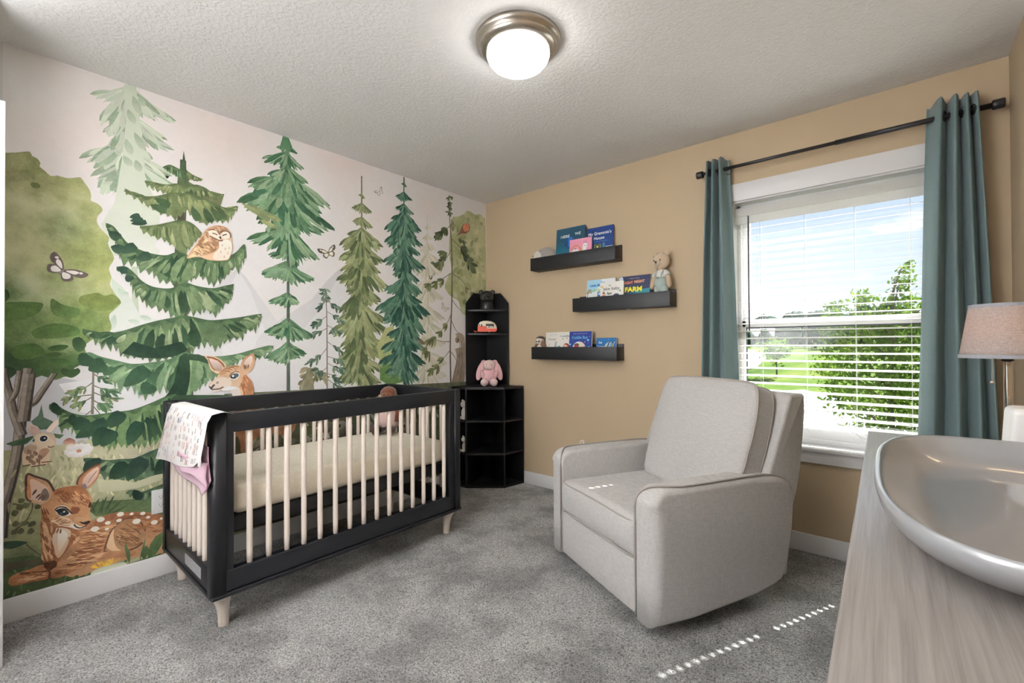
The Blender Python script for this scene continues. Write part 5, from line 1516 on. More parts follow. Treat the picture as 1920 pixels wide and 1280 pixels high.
# reclined back cushion: built flat (x width, y thickness, z height) then leaned back
LEAN = Matrix.Translation((0.064, Y0 + 0.46, 0.452)) @ Matrix.Rotation(radians(-19.0), 4, 'X')
HB, WB, TB = 0.572, 0.312, 0.120
def back_warp(q):
    u = q.x / WB
    v = (q.z - HB / 2) / (HB / 2)
    front = q.y < TB / 2
    y = q.y
    puff = (1 - abs(u) ** 2.6) * (1 - abs(v) ** 2.6)
    if front:
        y -= 0.036 * puff
        y += 0.0035 * noise.noise(Vector((q.x * 7 + 3, q.z * 9, 1.0))) * (1 - puff * 0.3)
        # pulls running in from the side welt
        y += 0.0045 * (abs(u) ** 3) * noise.noise(Vector((abs(q.x) * 3, q.z * 34, 2.0 + (q.x > 0))))
    else:
        y += 0.01 * puff
    x = q.x * (1 + 0.022 * (1 - v * v) - 0.012 * v - 0.05 * max(0, -v))
    z = q.z - 0.010 * (v > 0) * (1 - u * u) * v * 0.6 + 0.006 * (abs(u) ** 4) * (v > 0.5)
    z += 0.003 * noise.noise(Vector((q.x * 6, 5, q.z)))
    kc = (abs(u) ** 4) * (abs(v) ** 4)
    x -= (0.034 if v > 0 else 0.014) * kc * (1 if u > 0 else -1)
    z -= (0.030 if v > 0 else -0.010) * kc
    return (x, y, z)
def bk(b):
    b.mx = LEAN
    b.rbox((-WB, 0, 0), (WB, TB, HB), 0.022, 4, 26, (0, 0, 0), back_warp)
backc = apart('back_cushion', bk)
def back_pipe(b, y):
    b.mx = LEAN
    pts = []
    r = 0.035
    cr = [(-WB + r, r, 180, 270), (WB - r, r, 270, 360), (WB - r, HB - r, 0, 90), (-WB + r, HB - r, 90, 180)]
    raw = []
    for (cx, cz, a0, a1) in cr:
        raw += arc((cx, cz), r - 0.004, a0, a1, 6)
    # resample the straight runs
    full = []
    for i in range(len(raw)):
        p, q = raw[i], raw[(i + 1) % len(raw)]
        d = sqrt((p[0] - q[0]) ** 2 + (p[1] - q[1]) ** 2)
        n = max(1, int(d / 0.03))
        full += [(p[0] + (q[0] - p[0]) * k / n, p[1] + (q[1] - p[1]) * k / n) for k in range(n)]
    for x, z in full:
        w = back_warp(Vector((x, y, z)))
        pts.append((w[0] * 1.004, w[1], w[2] + (0.003 if z > HB / 2 else -0.003)))
    b.tube(pts, 0.0048, 8, True)
apart('piping', lambda b: back_pipe(b, 0.012), M_PIPING, backc)
apart('piping', lambda b: back_pipe(b, TB - 0.012), M_PIPING, backc)
def frame_back(b):
    o = [(0.545, 0.34), (0.60, 0.52), (0.68, 0.72), (0.755, 0.90)] + [(0.765 + 0.012 - 0.012 * cos(radians(a)), 0.915 + 0.012 * sin(radians(a))) for a in (20, 60, 90)]
    o += [(0.81, 0.930), (0.845, 0.928)] + [(0.85 + 0.014 * sin(radians(a)), 0.914 + 0.014 * cos(radians(a))) for a in (20, 60, 90)]
    o += [(0.866, 0.85), (0.852, 0.72), (0.835, 0.60), (0.81, 0.50), (0.77, 0.40), (0.74, 0.14), (0.66, 0.13), (0.56, 0.20)]
    r = [0.016] * len(o)
    b.band(o, lambda p, d: (0.416 - d, Y0 + p.x, p.y), lambda p, d: (-0.402 + d, Y0 + p.x, p.y), r, r, 5)
    bmesh.ops.recalc_face_normals(b.bm, faces=b.bm.faces)
# the back frame sits between and behind the arms
apart('back_frame', frame_back)
# pull ring of the recline cable on the far arm
apart('recline_ring', lambda b: b.tube([(-0.432 + 0.0, Y0 + 0.205 + 0.012 * cos(a), 0.600 + 0.011 * sin(a)) for a in [2 * pi * k / 16 for k in range(16)]], 0.0028, 6, True), M_WHITE_PLASTIC)

# ------------------------------------------------------------------ dresser with tray, lamp and box
DRZ = 0.86
dr = thing('dresser', 'grey-brown wood dresser with a bare top along the side wall under the tray', 'dresser', (3.01, -1.80, 0), radians(1.5))
def dpart(name, f, mat=M_DRESSER, parent=None):
    b = MB(); f(b); return b.done(name, mat, parent or dr)
DX0, DX1, DY0, DY1 = -0.202, 0.205, -0.80, 0.742
dpart('top', lambda b: b.box((DX0 - 0.012, DY0 - 0.012, DRZ - 0.026), (DX1, DY1 + 0.012, DRZ), 0.004, 2))
dpart('carcass', lambda b: b.box((DX0, DY0, 0.07), (DX1, DY1, DRZ - 0.026)))
for (lx, ly) in ((DX0 + 0.03, DY0 + 0.03), (DX0 + 0.03, DY1 - 0.03), (DX1 - 0.03, DY0 + 0.03), (DX1 - 0.03, DY1 - 0.03)):
    dpart('foot', lambda b: b.box((lx - 0.025, ly - 0.025, 0), (lx + 0.025, ly + 0.025, 0.07), 0.003))
for i in range(3):
    for j in range(2):
        y0 = DY0 + 0.012 + j * (DY1 - DY0 - 0.012) / 2
        y1 = y0 + (DY1 - DY0) / 2 - 0.018
        z0 = 0.085 + i * 0.248
        dpart('drawer', lambda b: b.box((DX0 - 0.011, y0, z0), (DX0 - 0.0005, y1, z0 + 0.238), 0.002))

def superell(a, bb, n, m=72):
    out = []
    for i in range(m):
        t = 2 * pi * i / m
        c, s = cos(t), sin(t)
        out.append((a * abs(c) ** (2 / n) * (1 if c >= 0 else -1), bb * abs(s) ** (2 / n) * (1 if s >= 0 else -1)))
    return out
tr = thing('changing_tray', 'large pewter-grey oblong tray with a raised rim lying on the dresser', 'tray', (3.022, -1.905, DRZ), radians(1.5))
b = MB()
ring = lambda a, bb, n, z: [(x, y, z) for x, y in superell(a, bb, n)]
TA, TBB = 0.196, 0.422
rings = [ring(0.0001, 0.0001, 2.6, 0.001), ring(TA - 0.055, TBB - 0.14, 2.7, 0.001), ring(TA - 0.036, TBB - 0.095, 2.8, 0.006), ring(TA - 0.014, TBB - 0.038, 2.9, 0.026), ring(TA - 0.004, TBB - 0.010, 3.1, 0.046), ring(TA, TBB, 3.1, 0.062),
         ring(TA - 0.001, TBB - 0.001, 3.1, 0.069), ring(TA - 0.004, TBB - 0.004, 3.1, 0.072), ring(TA - 0.008, TBB - 0.008, 3.1, 0.0715), ring(TA - 0.013, TBB - 0.014, 3.0, 0.067),
         ring(TA - 0.030, TBB - 0.035, 3.0, 0.046), ring(TA - 0.050, TBB - 0.065, 2.9, 0.029), ring(TA - 0.066, TBB - 0.090, 2.8, 0.0205), ring(TA - 0.080, TBB - 0.11, 2.8, 0.018), ring(0.06, 0.15, 2.4, 0.0165), ring(0.0001, 0.0001, 2.4, 0.016)]
b.sheet(rings, True, True)
b.done('dish', M_TRAY, tr, True)

lm = thing('table_lamp', 'table lamp with a grey linen shade and square metal stem on the dresser end', 'lamp', (3.082, -1.195, DRZ))
b = MB(); b.box((-0.06, -0.06, 0.0), (0.06, 0.06, 0.014), 0.003); b.done('base', M_CHROME, lm)
b = MB(); b.mx = Matrix.Rotation(radians(28), 4, 'Z'); b.box((-0.0062, -0.0062, 0.014), (0.0062, 0.0062, 0.25), 0.001, 1); b.done('stem', M_CHROME, lm)
b = MB(); b.lathe([(0.0, 0.244), (0.012, 0.244), (0.012, 0.252), (0.019, 0.254), (0.019, 0.29), (0.0, 0.29)], (0, 0, 0), 20); b.done('socket', M_DARK, lm)
b = MB(); b.ellip((0, 0, 0.325), (0.027, 0.027, 0.036)); b.done('bulb', mat_emit('warm_bulb', (1.0, 0.72, 0.42, 1), 9.0), lm)
b = MB()
SR0, SR1, SZ0, SZ1 = 0.094, 0.0725, 0.254, 0.396
n = 48
b.sheet([[((SR0 + (SR1 - SR0) * v) * cos(2 * pi * i / n), (SR0 + (SR1 - SR0) * v) * sin(2 * pi * i / n), SZ0 + (SZ1 - SZ0) * v) for i in range(n)] for v in [k / 8 for k in range(9)]], True, True)
shade = b.done('lamp_shade', M_SHADE, lm)
s = shade.modifiers.new('thick', 'SOLIDIFY'); s.thickness = 0.0015; s.offset = 0
for r, z in ((SR0, SZ0 + 0.003), (SR1, SZ1 - 0.003)):
    b = MB()
    b.sheet([[(q * cos(2 * pi * i / n), q * sin(2 * pi * i / n), zz) for i in range(n)] for q, zz in ((r - 0.0022, z - 0.005), (r + 0.0018, z - 0.005), (r + 0.0018, z + 0.005), (r - 0.0022, z + 0.005), (r - 0.0022, z - 0.005))], False, True)
    b.done('trim_band', plain('shade_band', rgb(150, 150, 156), 0.9), shade)
b = MB()
for i in range(20):
    b.ellip((-0.030, -0.012, 0.252 - i * 0.0031), (0.0013, 0.0013, 0.0015), nu=8, nv=6)
b.ellip((-0.030, -0.012, 0.186), (0.0052, 0.0052, 0.0048), nu=14, nv=10)
b.done('pull_chain', M_CHROME, lm)

wb = thing('storage_box', 'glossy white round-cornered box behind the grey tray, beside the lamp', 'box', (3.152, -1.195 - 0.125, DRZ))
b = MB(); b.rbox((-0.086, -0.06, 0.0), (0.08, 0.055, 0.134), 0.014, 5, 4, (0, 0, 0), lambda q: (q.x * (1.0 + 0.10 * (0.134 - q.z) / 0.134), q.y, q.z)); b.done('shell', M_WHITE_PLASTIC, wb)
b = MB(); b.rbox((-0.05, -0.035, 0.1345), (0.045, 0.03, 0.141), 0.003, 3); b.done('lid', M_WHITE_PLASTIC, wb)

# ------------------------------------------------------------------ books on the ledges
PAPER = plain('book_pages', rgb(236, 230, 218), 0.8)
_inks = {}
def ink(r, g, bl):
    key = (r, g, bl)
    if key not in _inks:
        _inks[key] = plain('ink_%d_%d_%d' % key, rgb(*key), 0.4)
    return _inks[key]
class Print:
    """flat print on a cover: x to the right, z up, in cm on the cover"""
    def __init__(self):
        self.b = MB(); self.m = []; self.lay = 0
    def _c(self, c):
        m = ink(*c)
        if m not in self.m:
            self.m.append(m)
        self.b.mi = self.m.index(m)
        self.lay += 1
        return -0.0002 - 0.00002 * self.lay
    def poly(self, c, pts):
        y = self._c(c)
        P = [Vector((x * 0.01, z * 0.01, 0)) for x, z in pts]
        V = [self.b._v((p.x, y, p.y)) for p in P]
        for t in tessellate_polygon([P]):
            f = [V[i] for i in t]
            a = (P[t[1]] - P[t[0]]).cross(P[t[2]] - P[t[0]]).z
            self.b._f(f if a > 0 else list(reversed(f)))
    def disc(self, c, x, z, rx, rz=None, a0=0, a1=360):
        rz = rz or rx
        self.poly(c, [(x + rx * cos(radians(a0 + (a1 - a0) * i / 28)), z + rz * sin(radians(a0 + (a1 - a0) * i / 28))) for i in range(28 if a1 - a0 == 360 else 29)])
    def rect(self, c, x0, z0, x1, z1):
        self.poly(c, [(x0, z0), (x1, z0), (x1, z1), (x0, z1)])
    def line(self, c, pts, w):
        for p, q in zip(pts, pts[1:]):
            d = Vector((q[0] - p[0], q[1] - p[1]))
            n = Vector((-d.y, d.x)).normalized() * w / 2
            self.poly(c, [(p[0] - n.x, p[1] - n.y), (q[0] - n.x, q[1] - n.y), (q[0] + n.x, q[1] + n.y), (p[0] + n.x, p[1] + n.y)])
    def heart(self, c, x, z, s):
        self.poly(c, [(x, z - s), (x + s, z + 0.1 * s), (x + 0.9 * s, z + 0.7 * s), (x + 0.45 * s, z + 0.9 * s), (x, z + 0.5 * s), (x - 0.45 * s, z + 0.9 * s), (x - 0.9 * s, z + 0.7 * s), (x - s, z + 0.1 * s)])
    def star(self, c, x, z, s):
        self.poly(c, [(x + (s if i % 2 == 0 else 0.4 * s) * sin(pi * i / 5), z + (s if i % 2 == 0 else 0.4 * s) * cos(pi * i / 5)) for i in range(10)])
    def text(self, c, s, x, z, size, bold=0.0, shear=0.0, width=None, rot=0.0):
        y = self._c(c)
        r = radians(rot)
        self.b.text(s, size * 0.01, (x * 0.01, y, z * 0.01), (cos(r), 0, sin(r)), (-sin(r), 0, cos(r)), 0, bold * 0.01, shear, width * 0.01 if width else None)

def book(label, x0, x1, zb, h, ytop, ybot, cover, thick, draw, spine=None, board=True):
    """front cover leans from (ybot at the foot) to (ytop at the head)"""
    w = x1 - x0
    t = thing('picture_book' if not board else 'board_book', label, 'book', (x0, ybot, zb))
    a = atan2(ytop - ybot, h)
    t.rotation_euler = (-a, 0, 0)
    b = MB()
    b.rbox((0, 0, 0), (w, 0.0018, h), 0.0008, 2)
    b.rbox((0, thick - 0.0018, 0), (w, thick, h), 0.0008, 2)
    b.box((0, 0.0016, 0), (0.002, thick - 0.0016, h))
    b.done('cover', ink(*cover) if spine is None else [ink(*cover)], t)
    b = MB(); b.box((0.002, 0.0018, 0.001), (w - (0.0005 if board else 0.003), thick - 0.0018, h - (0.0005 if board else 0.003))); b.done('pages', PAPER, t)
    p = Print(); draw(p, w * 100, h * 100); p.b.done('cover_print', p.m, t)
    return t
WHT, INK = (240, 240, 238), (40, 44, 52)

def d_here(p, w, h):
    p.rect((17, 96, 122), 0, 0, w, h * 0.55); p.rect((24, 74, 98), 0, h * 0.5, w, h)
    p.poly((20, 86, 112), [(0, h * .42), (w * .3, h * .5), (w * .7, h * .44), (w, h * .5), (w, h * .62), (0, h * .62)])
    r = random.Random(3)
    for _ in range(26):
        p.disc((150, 180, 190), r.uniform(1, w - 1), r.uniform(2, h - 1), r.choice((.06, .09, .14)))
    p.disc((20, 70, 130), w * .46, h * .60, w * .16, h * .17)
    p.poly((36, 110, 190), [(w * .40, h * .60), (w * .46, h * .74), (w * .60, h * .72), (w * .52, h * .62), (w * .55, h * .52), (w * .44, h * .48)])
    p.poly((14, 50, 84), [(w * .32, h * .55), (w * .42, h * .66), (w * .40, h * .50)])
    p.text(WHT, 'HERE', w * .16, h * .74, 3.0, .06, .1, w * .32); p.text(WHT, 'WE', w * .66, h * .77, 3.0, .06, .1, w * .20)
    p.text(WHT, 'ARE', w * .26, h * .22, 3.6, .08, .1, w * .40)
book('tall teal picture book with white capitals HERE WE on the highest ledge', 0.802, 1.062, 1.770, 0.292, -0.032, -0.058, (22, 70, 96), 0.011, d_here, board=False)
def d_gram(p, w, h):
    p.rect((38, 112, 162), 0, 0, w, h * .42); p.rect((24, 60, 128), 0, h * .40, w, h)
    p.rect((96, 160, 196), w * .5, h * .14, w, h * .36); p.rect((206, 222, 226), w * .72, h * .25, w, h * .40)
    p.rect((124, 116, 62), w * .30, 0, w * .56, h * .50); p.disc((70, 84, 40), w * .43, h * .42, 2.0); p.disc((206, 200, 120), w * .43, h * .42, .8)
    p.rect((214, 170, 96), w * .34, h * .05, w * .52, h * .26); p.disc((196, 96, 60), w * .44, h * .10, 1.9, 1.4)
    p.rect((72, 128, 140), w * .62, h * .20, w * .70, h * .52); p.rect((44, 76, 110), w * .78, h * .28, w * .94, h * .34); p.rect((34, 100, 120), 0, h * .1, w * .28, h * .3)
    p.text(WHT, "My Grammie's", w * .07, h * .77, 3.2, .07, 0, w * .86); p.text(WHT, 'House', w * .28, h * .63, 3.2, .07, 0, w * .40)
    p.text((120, 170, 210), 'written and illustrated', w * .2, h * .56, 1.0, 0, 0, w * .6)
book("blue picture book titled My Grammie's House on the highest ledge", 1.074, 1.296, 1.770, 0.254, -0.030, -0.050, (28, 66, 130), 0.006, d_gram, board=False)
def d_mom(p, w, h):
    p.rect((240, 158, 186), 0, 0, w, h)
    p.disc((206, 142, 74), w * .30, h * .52, 4.3, 4.2); p.disc((240, 158, 186), w * .30, h * .52, 3.4, 3.3); p.disc((246, 240, 236), w * .28, h * .34, 4.3, 4.6)
    p.disc((224, 148, 110), w * .56, h * .46, 1.5, 2.8)
    p.poly((246, 242, 238), [(w * .58, 0), (w * .60, h * .5), (w * .62, h * .72), (w * .70, h * .80), (w * .80, h * .76), (w * .84, h * .64), (w * .77, h * .55), (w * .82, h * .3), (w * .82, 0)])
    p.poly((150, 120, 120), [(w * .66, h * .78), (w * .68, h * .9), (w * .71, h * .79)]); p.poly((150, 120, 120), [(w * .74, h * .79), (w * .77, h * .9), (w * .78, h * .77)])
    p.disc(INK, w * .70, h * .68, .3); p.disc(INK, w * .78, h * .66, .3)
    p.text(INK, 'my', w * .22, h * .58, 1.7, .02); p.text(INK, 'mom', w * .08, h * .36, 3.0, .09, .1, w * .36); p.text((120, 100, 100), 'loves me', w * .06, h * .24, 1.6, .02, 0, w * .36)
book('small pink board book with a white llama and the word mom', 0.952, 1.140, 1.770, 0.180, -0.078, -0.088, (240, 168, 192), 0.014, d_mom)
def d_blue(p, w, h):
    p.rect((240, 244, 246), 0, 0, w, h); p.poly((176, 220, 240), [(0, h * .5), (w * .3, h * .6), (w * .55, h * .9), (w * .5, h), (0, h)])
    p.poly((150, 200, 110), [(0, 0), (w, 0), (w, h * .36), (w * .5, h * .44), (0, h * .34)]); p.poly((196, 220, 120), [(0, h * .30), (w * .4, h * .34), (w * .4, h * .42), (0, h * .36)])
    p.line((130, 96, 60), [(w * .02, h * .2), (w * .06, h * .6), (w * .16, h * .66)], .5)
    for i in range(8):
        p.disc((110, 160, 70) if i % 2 else (196, 110, 70), w * (.03 + .022 * i), h * (.56 + .05 * (i % 3)), .7, .45)
    p.rect((42, 96, 160), w * .40, h * .34, w * .60, h * .58); p.rect((200, 226, 240), w * .43, h * .46, w * .57, h * .55); p.rect((30, 78, 140), w * .36, h * .26, w * .66, h * .40); p.disc(INK, w * .42, h * .26, 1.0); p.disc(INK, w * .60, h * .26, 1.0)
    p.text((40, 120, 196), 'Little Blue', w * .12, h * .76, 2.6, .10, 0, w * .44); p.text((150, 196, 80), 'Spring', w * .22, h * .60, 2.6, .06, .2, w * .34); p.text((60, 110, 180), 'Truck', w * .50, h * .86, 1.4, .05)
book('pale board book with a little blue truck on the middle ledge', 1.078, 1.312, 1.421, 0.216, -0.036, -0.062, (120, 170, 90), 0.016, d_blue)
def d_lake(p, w, h):
    p.rect((244, 242, 236), 0, 0, w, h)
    p.poly((170, 84, 60), [(w * .05, h * .36), (w * .10, h * .56), (w * .15, h * .66), (w * .22, h * .56), (w * .25, h * .36)]); p.rect((240, 226, 214), w * .09, h * .40, w * .21, h * .54); p.heart((190, 60, 60), w * .15, h * .46, .8)
    p.poly((60, 140, 110), [(w * .29, h * .52), (w * .33, h * .64), (w * .37, h * .52)]); p.poly((40, 110, 90), [(w * .35, h * .50), (w * .39, h * .62), (w * .43, h * .50)]); p.poly((90, 160, 130), [(w * .82, h * .6), (w * .86, h * .7), (w * .9, h * .6)])
    p.disc((150, 78, 56), w * .66, h * .34, 3.8, 2.6); p.disc((58, 70, 110), w * .70, h * .44, 2.4, 1.6); p.disc((120, 60, 44), w * .47, h * .54, .5, .8); p.disc((244, 206, 110), w * .07, h * .83, .9)
    p.text(INK, 'my', w * .36, h * .84, 1.7, .01); p.text(INK, 'lake baby', w * .14, h * .68, 3.1, .02, 0, w * .70)
book('white board book reading my lake baby with a red cabin', 1.212, 1.394, 1.421, 0.182, -0.076, -0.088, (240, 238, 230), 0.012, d_lake)
def d_farm(p, w, h):
    p.rect((42, 50, 84), 0, 0, w, h); p.poly((34, 96, 128), [(0, 0), (w, 0), (w, h * .56), (w * .7, h * .54), (w * .3, h * .42), (0, h * .34)]); p.poly((52, 142, 160), [(w * .4, h * .36), (w * .7, h * .52), (w, h * .56), (w, h * .2), (w * .4, h * .2)])
    p.disc((206, 214, 222), w * .36, h * .14, 6.2, 5.2); p.disc((150, 136, 130), w * .36, h * .30, 3.0, 1.6); p.disc((240, 240, 240), w * .5, h * .2, 2.0, 1.6); p.disc((196, 206, 226), w * .06, h * .92, 1.6)
    r = random.Random(5)
    for _ in range(14):
        p.disc((220, 226, 236), r.uniform(1, w - 1), r.uniform(h * .6, h - 1), .08)
    p.text((200, 200, 210), 'sleepy   stories', w * .35, h * .90, 1.0, 0, 0, w * .32); p.heart((220, 90, 90), w * .5, h * .93, .4)
    p.text((226, 130, 96), 'NIGHT', w * .14, h * .74, 2.6, .12, 0, w * .32); p.text((232, 166, 120), 'NIGHT', w * .50, h * .755, 2.6, .12, 0, w * .34)
    p.text((244, 236, 60), 'FARM', w * .20, h * .48, 4.6, .22, 0, w * .56)
book('dark navy board book titled NIGHT NIGHT FARM beside the teddy bear', 1.345, 1.572, 1.421, 0.214, -0.040, -0.064, (40, 46, 76), 0.018, d_farm)
LP = (238, 234, 226)
def d_honey(p, w, h):
    p.rect((236, 232, 224), 0, 0, w, h); p.disc((214, 214, 170), w * .18, h * .30, 1.8, 3.0); p.disc((222, 190, 200), w * .3, h * .5, .5, .9); p.poly((168, 164, 164), [(w * .62, 0), (w * .64, h * .4), (w * .72, h * .6), (w * .84, h * .62), (w * .9, h * .4), (w * .95, 0)]); p.disc((196, 192, 192), w * .76, h * .5, 1.2, 1.6)
    p.text((166, 110, 120), 'Honey', w * .20, h * .68, 2.5, .02, .1, w * .56); p.text((166, 110, 120), 'b', w * .86, h * .72, 2.5, .02); p.text((150, 150, 150), 'little stories for two', w * .3, h * .88, .9, 0, 0, w * .5)
book('cream board book titled Honey, leftmost of the books on the lowest ledge', 0.700, 0.830, 1.061, 0.196, -0.044, -0.062, LP, 0.014, d_honey)
def d_cuddle(p, w, h):
    p.rect((240, 236, 228), 0, 0, w, h); p.heart((150, 56, 60), w * .42, h * .72, .5); p.heart((150, 56, 60), w * .72, h * .74, .5); p.heart((80, 160, 160), w * .16, h * .42, 1.0)
    p.disc((150, 34, 40), w * .68, h * .38, 3.1, 3.4); p.disc((240, 200, 176), w * .62, h * .38, 2.3, 2.4); p.disc(INK, w * .52, h * .42, .35); p.disc(INK, w * .72, h * .42, .35); p.disc((232, 140, 130), w * .62, h * .34, .3)
    p.text((120, 160, 120), 'C', w * .20, h * .80, 2.0, .03); p.text((96, 120, 160), 'uddle', w * .34, h * .80, 2.0, .03, 0, w * .60)
book('cream board book with a red-hooded smiling face on the lowest ledge', 0.822, 0.950, 1.061, 0.196, -0.062, -0.078, LP, 0.014, d_cuddle)
def d_bug(p, w, h):
    p.rect((32, 58, 140), 0, 0, w, h); p.disc((240, 236, 232), w * .46, h * .30, 6.0, 6.2)
    r = random.Random(9)
    for _ in range(24):
        p.disc((200, 214, 240), r.uniform(.6, w - .6), r.uniform(h * .5, h - .6), .09)
    p.disc((60, 66, 50), w * .36, h * .48, 2.3, 1.3); p.disc((190, 40, 44), w * .34, h * .40, 2.0, 1.5); p.disc((238, 224, 200), w * .58, h * .46, 2.4, 2.0); p.disc(INK, w * .52, h * .6, .3); p.disc((200, 140, 90), w * .72, h * .60, .5); p.disc(INK, w * .70, h * .42, .45)
    p.heart((110, 200, 220), w * .86, h * .66, 1.1); p.heart((140, 220, 210), w * .05, h * .5, .9); p.heart((150, 200, 230), w * .9, h * .4, .8); p.star((200, 214, 240), w * .92, h * .8, .4)
    p.text((220, 190, 200), 'I always wanted my very own', w * .16, h * .90, 1.1, 0, 0, w * .66); p.text((120, 196, 226), 'Cuddle Bug', w * .12, h * .72, 3.0, .06, 0, w * .72)
book('deep blue board book titled Cuddle Bug, in the centre of the lowest ledge', 0.942, 1.134, 1.061, 0.196, -0.072, -0.090, (32, 54, 130), 0.020, d_bug)
def d_small(p, w, h):
    p.rect((36, 110, 176), 0, 0, w, h); r = random.Random(4)
    for i in range(9):
        x0, z0 = w * (.36 + .05 * i), h * (.30 + .04 * (i % 3))
        p.line([(240, 240, 236), (150, 200, 225), (230, 200, 70), (40, 60, 90)][i % 4], [(x0, z0), (x0 + w * .16, z0 + h * .42)], .55)
    p.disc((60, 150, 170), w * .1, h * .4, .9); p.disc((110, 170, 210), w * .62, h * .92, .4)
    p.text(WHT, 'Sea', w * .12, h * .72, 2.2, .06, .1); p.text(WHT, 'Creatures', w * .07, h * .52, 1.9, .05, .1, w * .36)
book('smallest blue board book with slanting white strokes on the lowest ledge', 1.150, 1.312, 1.061, 0.146, -0.030, -0.050, (34, 104, 168), 0.014, d_small)

# ------------------------------------------------------------------ soft toys and figures
def fuzzy(name, c, amount=0.10, scale=260):
    k = NT(name)
    k.b.inputs['Roughness'].default_value = 1.0
    k.b.inputs['Specular IOR Level'].default_value = 0.1
    k.b.inputs['Sheen Weight'].default_value = 0.5
    v = k.coord()
    nz = k.noise(v, scale, 3, 0.6)
    col = rgb(*c)
    rp = k.ramp([(0.3, tuple(x * (1 - amount * 2) for x in col[:3]) + (1,)), (0.7, tuple(min(1, x * (1 + amount)) for x in col[:3]) + (1,))])
    k.l(nz, 'Fac', rp, 'Fac')
    k.l(rp, 'Color', k.b, 'Base Color')
    k.bump(nz, 'Fac', 0.9, 0.004)
    return k.m
M_EYE = plain('black_bead', rgb(16, 14, 14), 0.2)
def el(parent, name, mat, *ells):
    b = MB()
    for e in ells:
        b.ellip(e[0], e[1], e[2] if len(e) > 2 else (0, 0, 0), 20, 14)
    return b.done(name, mat, parent)

# hedgehog lying at the end of the highest ledge, nose to the mural
t = thing('hedgehog_toy', 'fluffy grey hedgehog soft toy lying at the end of the highest ledge', 'soft toy', (0.700, -0.058, 1.802))
F1, F2 = fuzzy('grey_plush', (172, 164, 158), 0.2, 160), fuzzy('cream_plush', (232, 224, 214), 0.08)
b = MB()
b.ellip((0.02, 0.004, 0.072), (0.088, 0.040, 0.062), (0, 0.15, 0), 28, 18, lambda q: q * (1 + 0.05 * noise.noise(q * 9)) if q.x > -0.7 else q)
b.done('quill_body', F1, t)
el(t, 'face', F2, ((-0.050, -0.020, 0.064), (0.046, 0.028, 0.046), (0, 0.2, 0)), ((-0.082, -0.014, 0.068), (0.020, 0.014, 0.016)))
el(t, 'nose', M_EYE, ((-0.100, -0.016, 0.072), (0.0085, 0.0085, 0.0075)))
el(t, 'eye', M_EYE, ((-0.062, -0.0365, 0.072), (0.0036, 0.003, 0.0036)))
el(t, 'ear', F1, ((-0.026, -0.030, 0.100), (0.014, 0.006, 0.014)))
el(t, 'belly', F2, ((0.0, -0.012, 0.030), (0.07, 0.034, 0.030)))

# teddy bear in mint overalls standing on the middle ledge
t = thing('teddy_bear', 'knitted beige teddy bear in mint overalls standing on the middle ledge', 'soft toy', (1.655, -0.056, 1.4195), radians(-14))
K1 = fuzzy('beige_knit', (222, 198, 168), 0.06, 420)
K2 = fuzzy('white_knit', (238, 236, 228), 0.04, 420)
K3 = fuzzy('mint_knit', (186, 202, 196), 0.06, 420)
b = MB()
b.ellip((0, 0, 0.286), (0.060, 0.042, 0.054), (0, 0, 0), 28, 20, lambda q: Vector((q.x * (1.0 + 0.06 * (q.z < 0) * -q.z), q.y, q.z)))
b.ellip((-0.004, -0.036, 0.270), (0.024, 0.016, 0.019)); b.ellip((0, 0, 0.225), (0.022, 0.02, 0.02))
b.done('head', K1, t)
for s in (-1, 1):
    b = MB(); b.ellip((0.046 * s, 0.0, 0.335), (0.0185, 0.009, 0.0185)); b.done('ear', K1, t)
    b = MB(); b.tube([(0.036 * s, 0, 0.210), (0.058 * s, -0.004, 0.17), (0.068 * s, -0.008, 0.125), (0.070 * s, -0.010, 0.108)], [0.016, 0.0165, 0.016, 0.009], 14)
    b.done('arm', K1, t)
    b = MB(); b.tube([(0.026 * s, 0, 0.219), (0.046 * s, 0, 0.198), (0.053 * s, -0.002, 0.184)], [0.016, 0.0205, 0.021], 14); b.done('sleeve', K2, t)
    b = MB(); b.tube([(0.023 * s, 0, 0.12), (0.0245 * s, -0.001, 0.07), (0.025 * s, -0.002, 0.022), (0.025 * s, -0.002, 0.012)], [0.027, 0.0245, 0.0225, 0.019], 18); b.done('trouser_leg', K3, t)
    b = MB(); b.ellip((0.025 * s, -0.008, 0.0105), (0.021, 0.026, 0.0105)); b.done('foot', K1, t)
    b = MB(); b.tube([(0.022 * s, -0.0335, 0.182), (0.026 * s, -0.030, 0.203), (0.027 * s, -0.012, 0.220)], 0.0045, 8); b.done('strap', K3, t)
b = MB(); b.ellip((0, 0, 0.198), (0.038, 0.030, 0.036)); b.done('shirt', K2, t)
b = MB(); b.ellip((0, -0.001, 0.142), (0.046, 0.036, 0.052), (0, 0, 0), 28, 18); b.done('overalls', K3, t)
b = MB(); b.ellip((-0.026, -0.0405, 0.290), (0.0042, 0.003, 0.0048)); b.ellip((0.022, -0.0410, 0.290), (0.0042, 0.003, 0.0048)); b.done('eyes', M_EYE, t)
b = MB(); b.ellip((-0.004, -0.0515, 0.277), (0.0085, 0.004, 0.0058)); b.tube([(-0.014, -0.0495, 0.266), (-0.004, -0.0522, 0.2625), (0.008, -0.0495, 0.266)], 0.0012, 6); b.tube([(-0.004, -0.052, 0.274), (-0.004, -0.0525, 0.263)], 0.0012, 6); b.done('muzzle_stitching', M_EYE, t)
b = MB(); b.ellip((0.033, -0.0385, 0.272), (0.007, 0.002, 0.006)); b.done('cheek', K2, t)
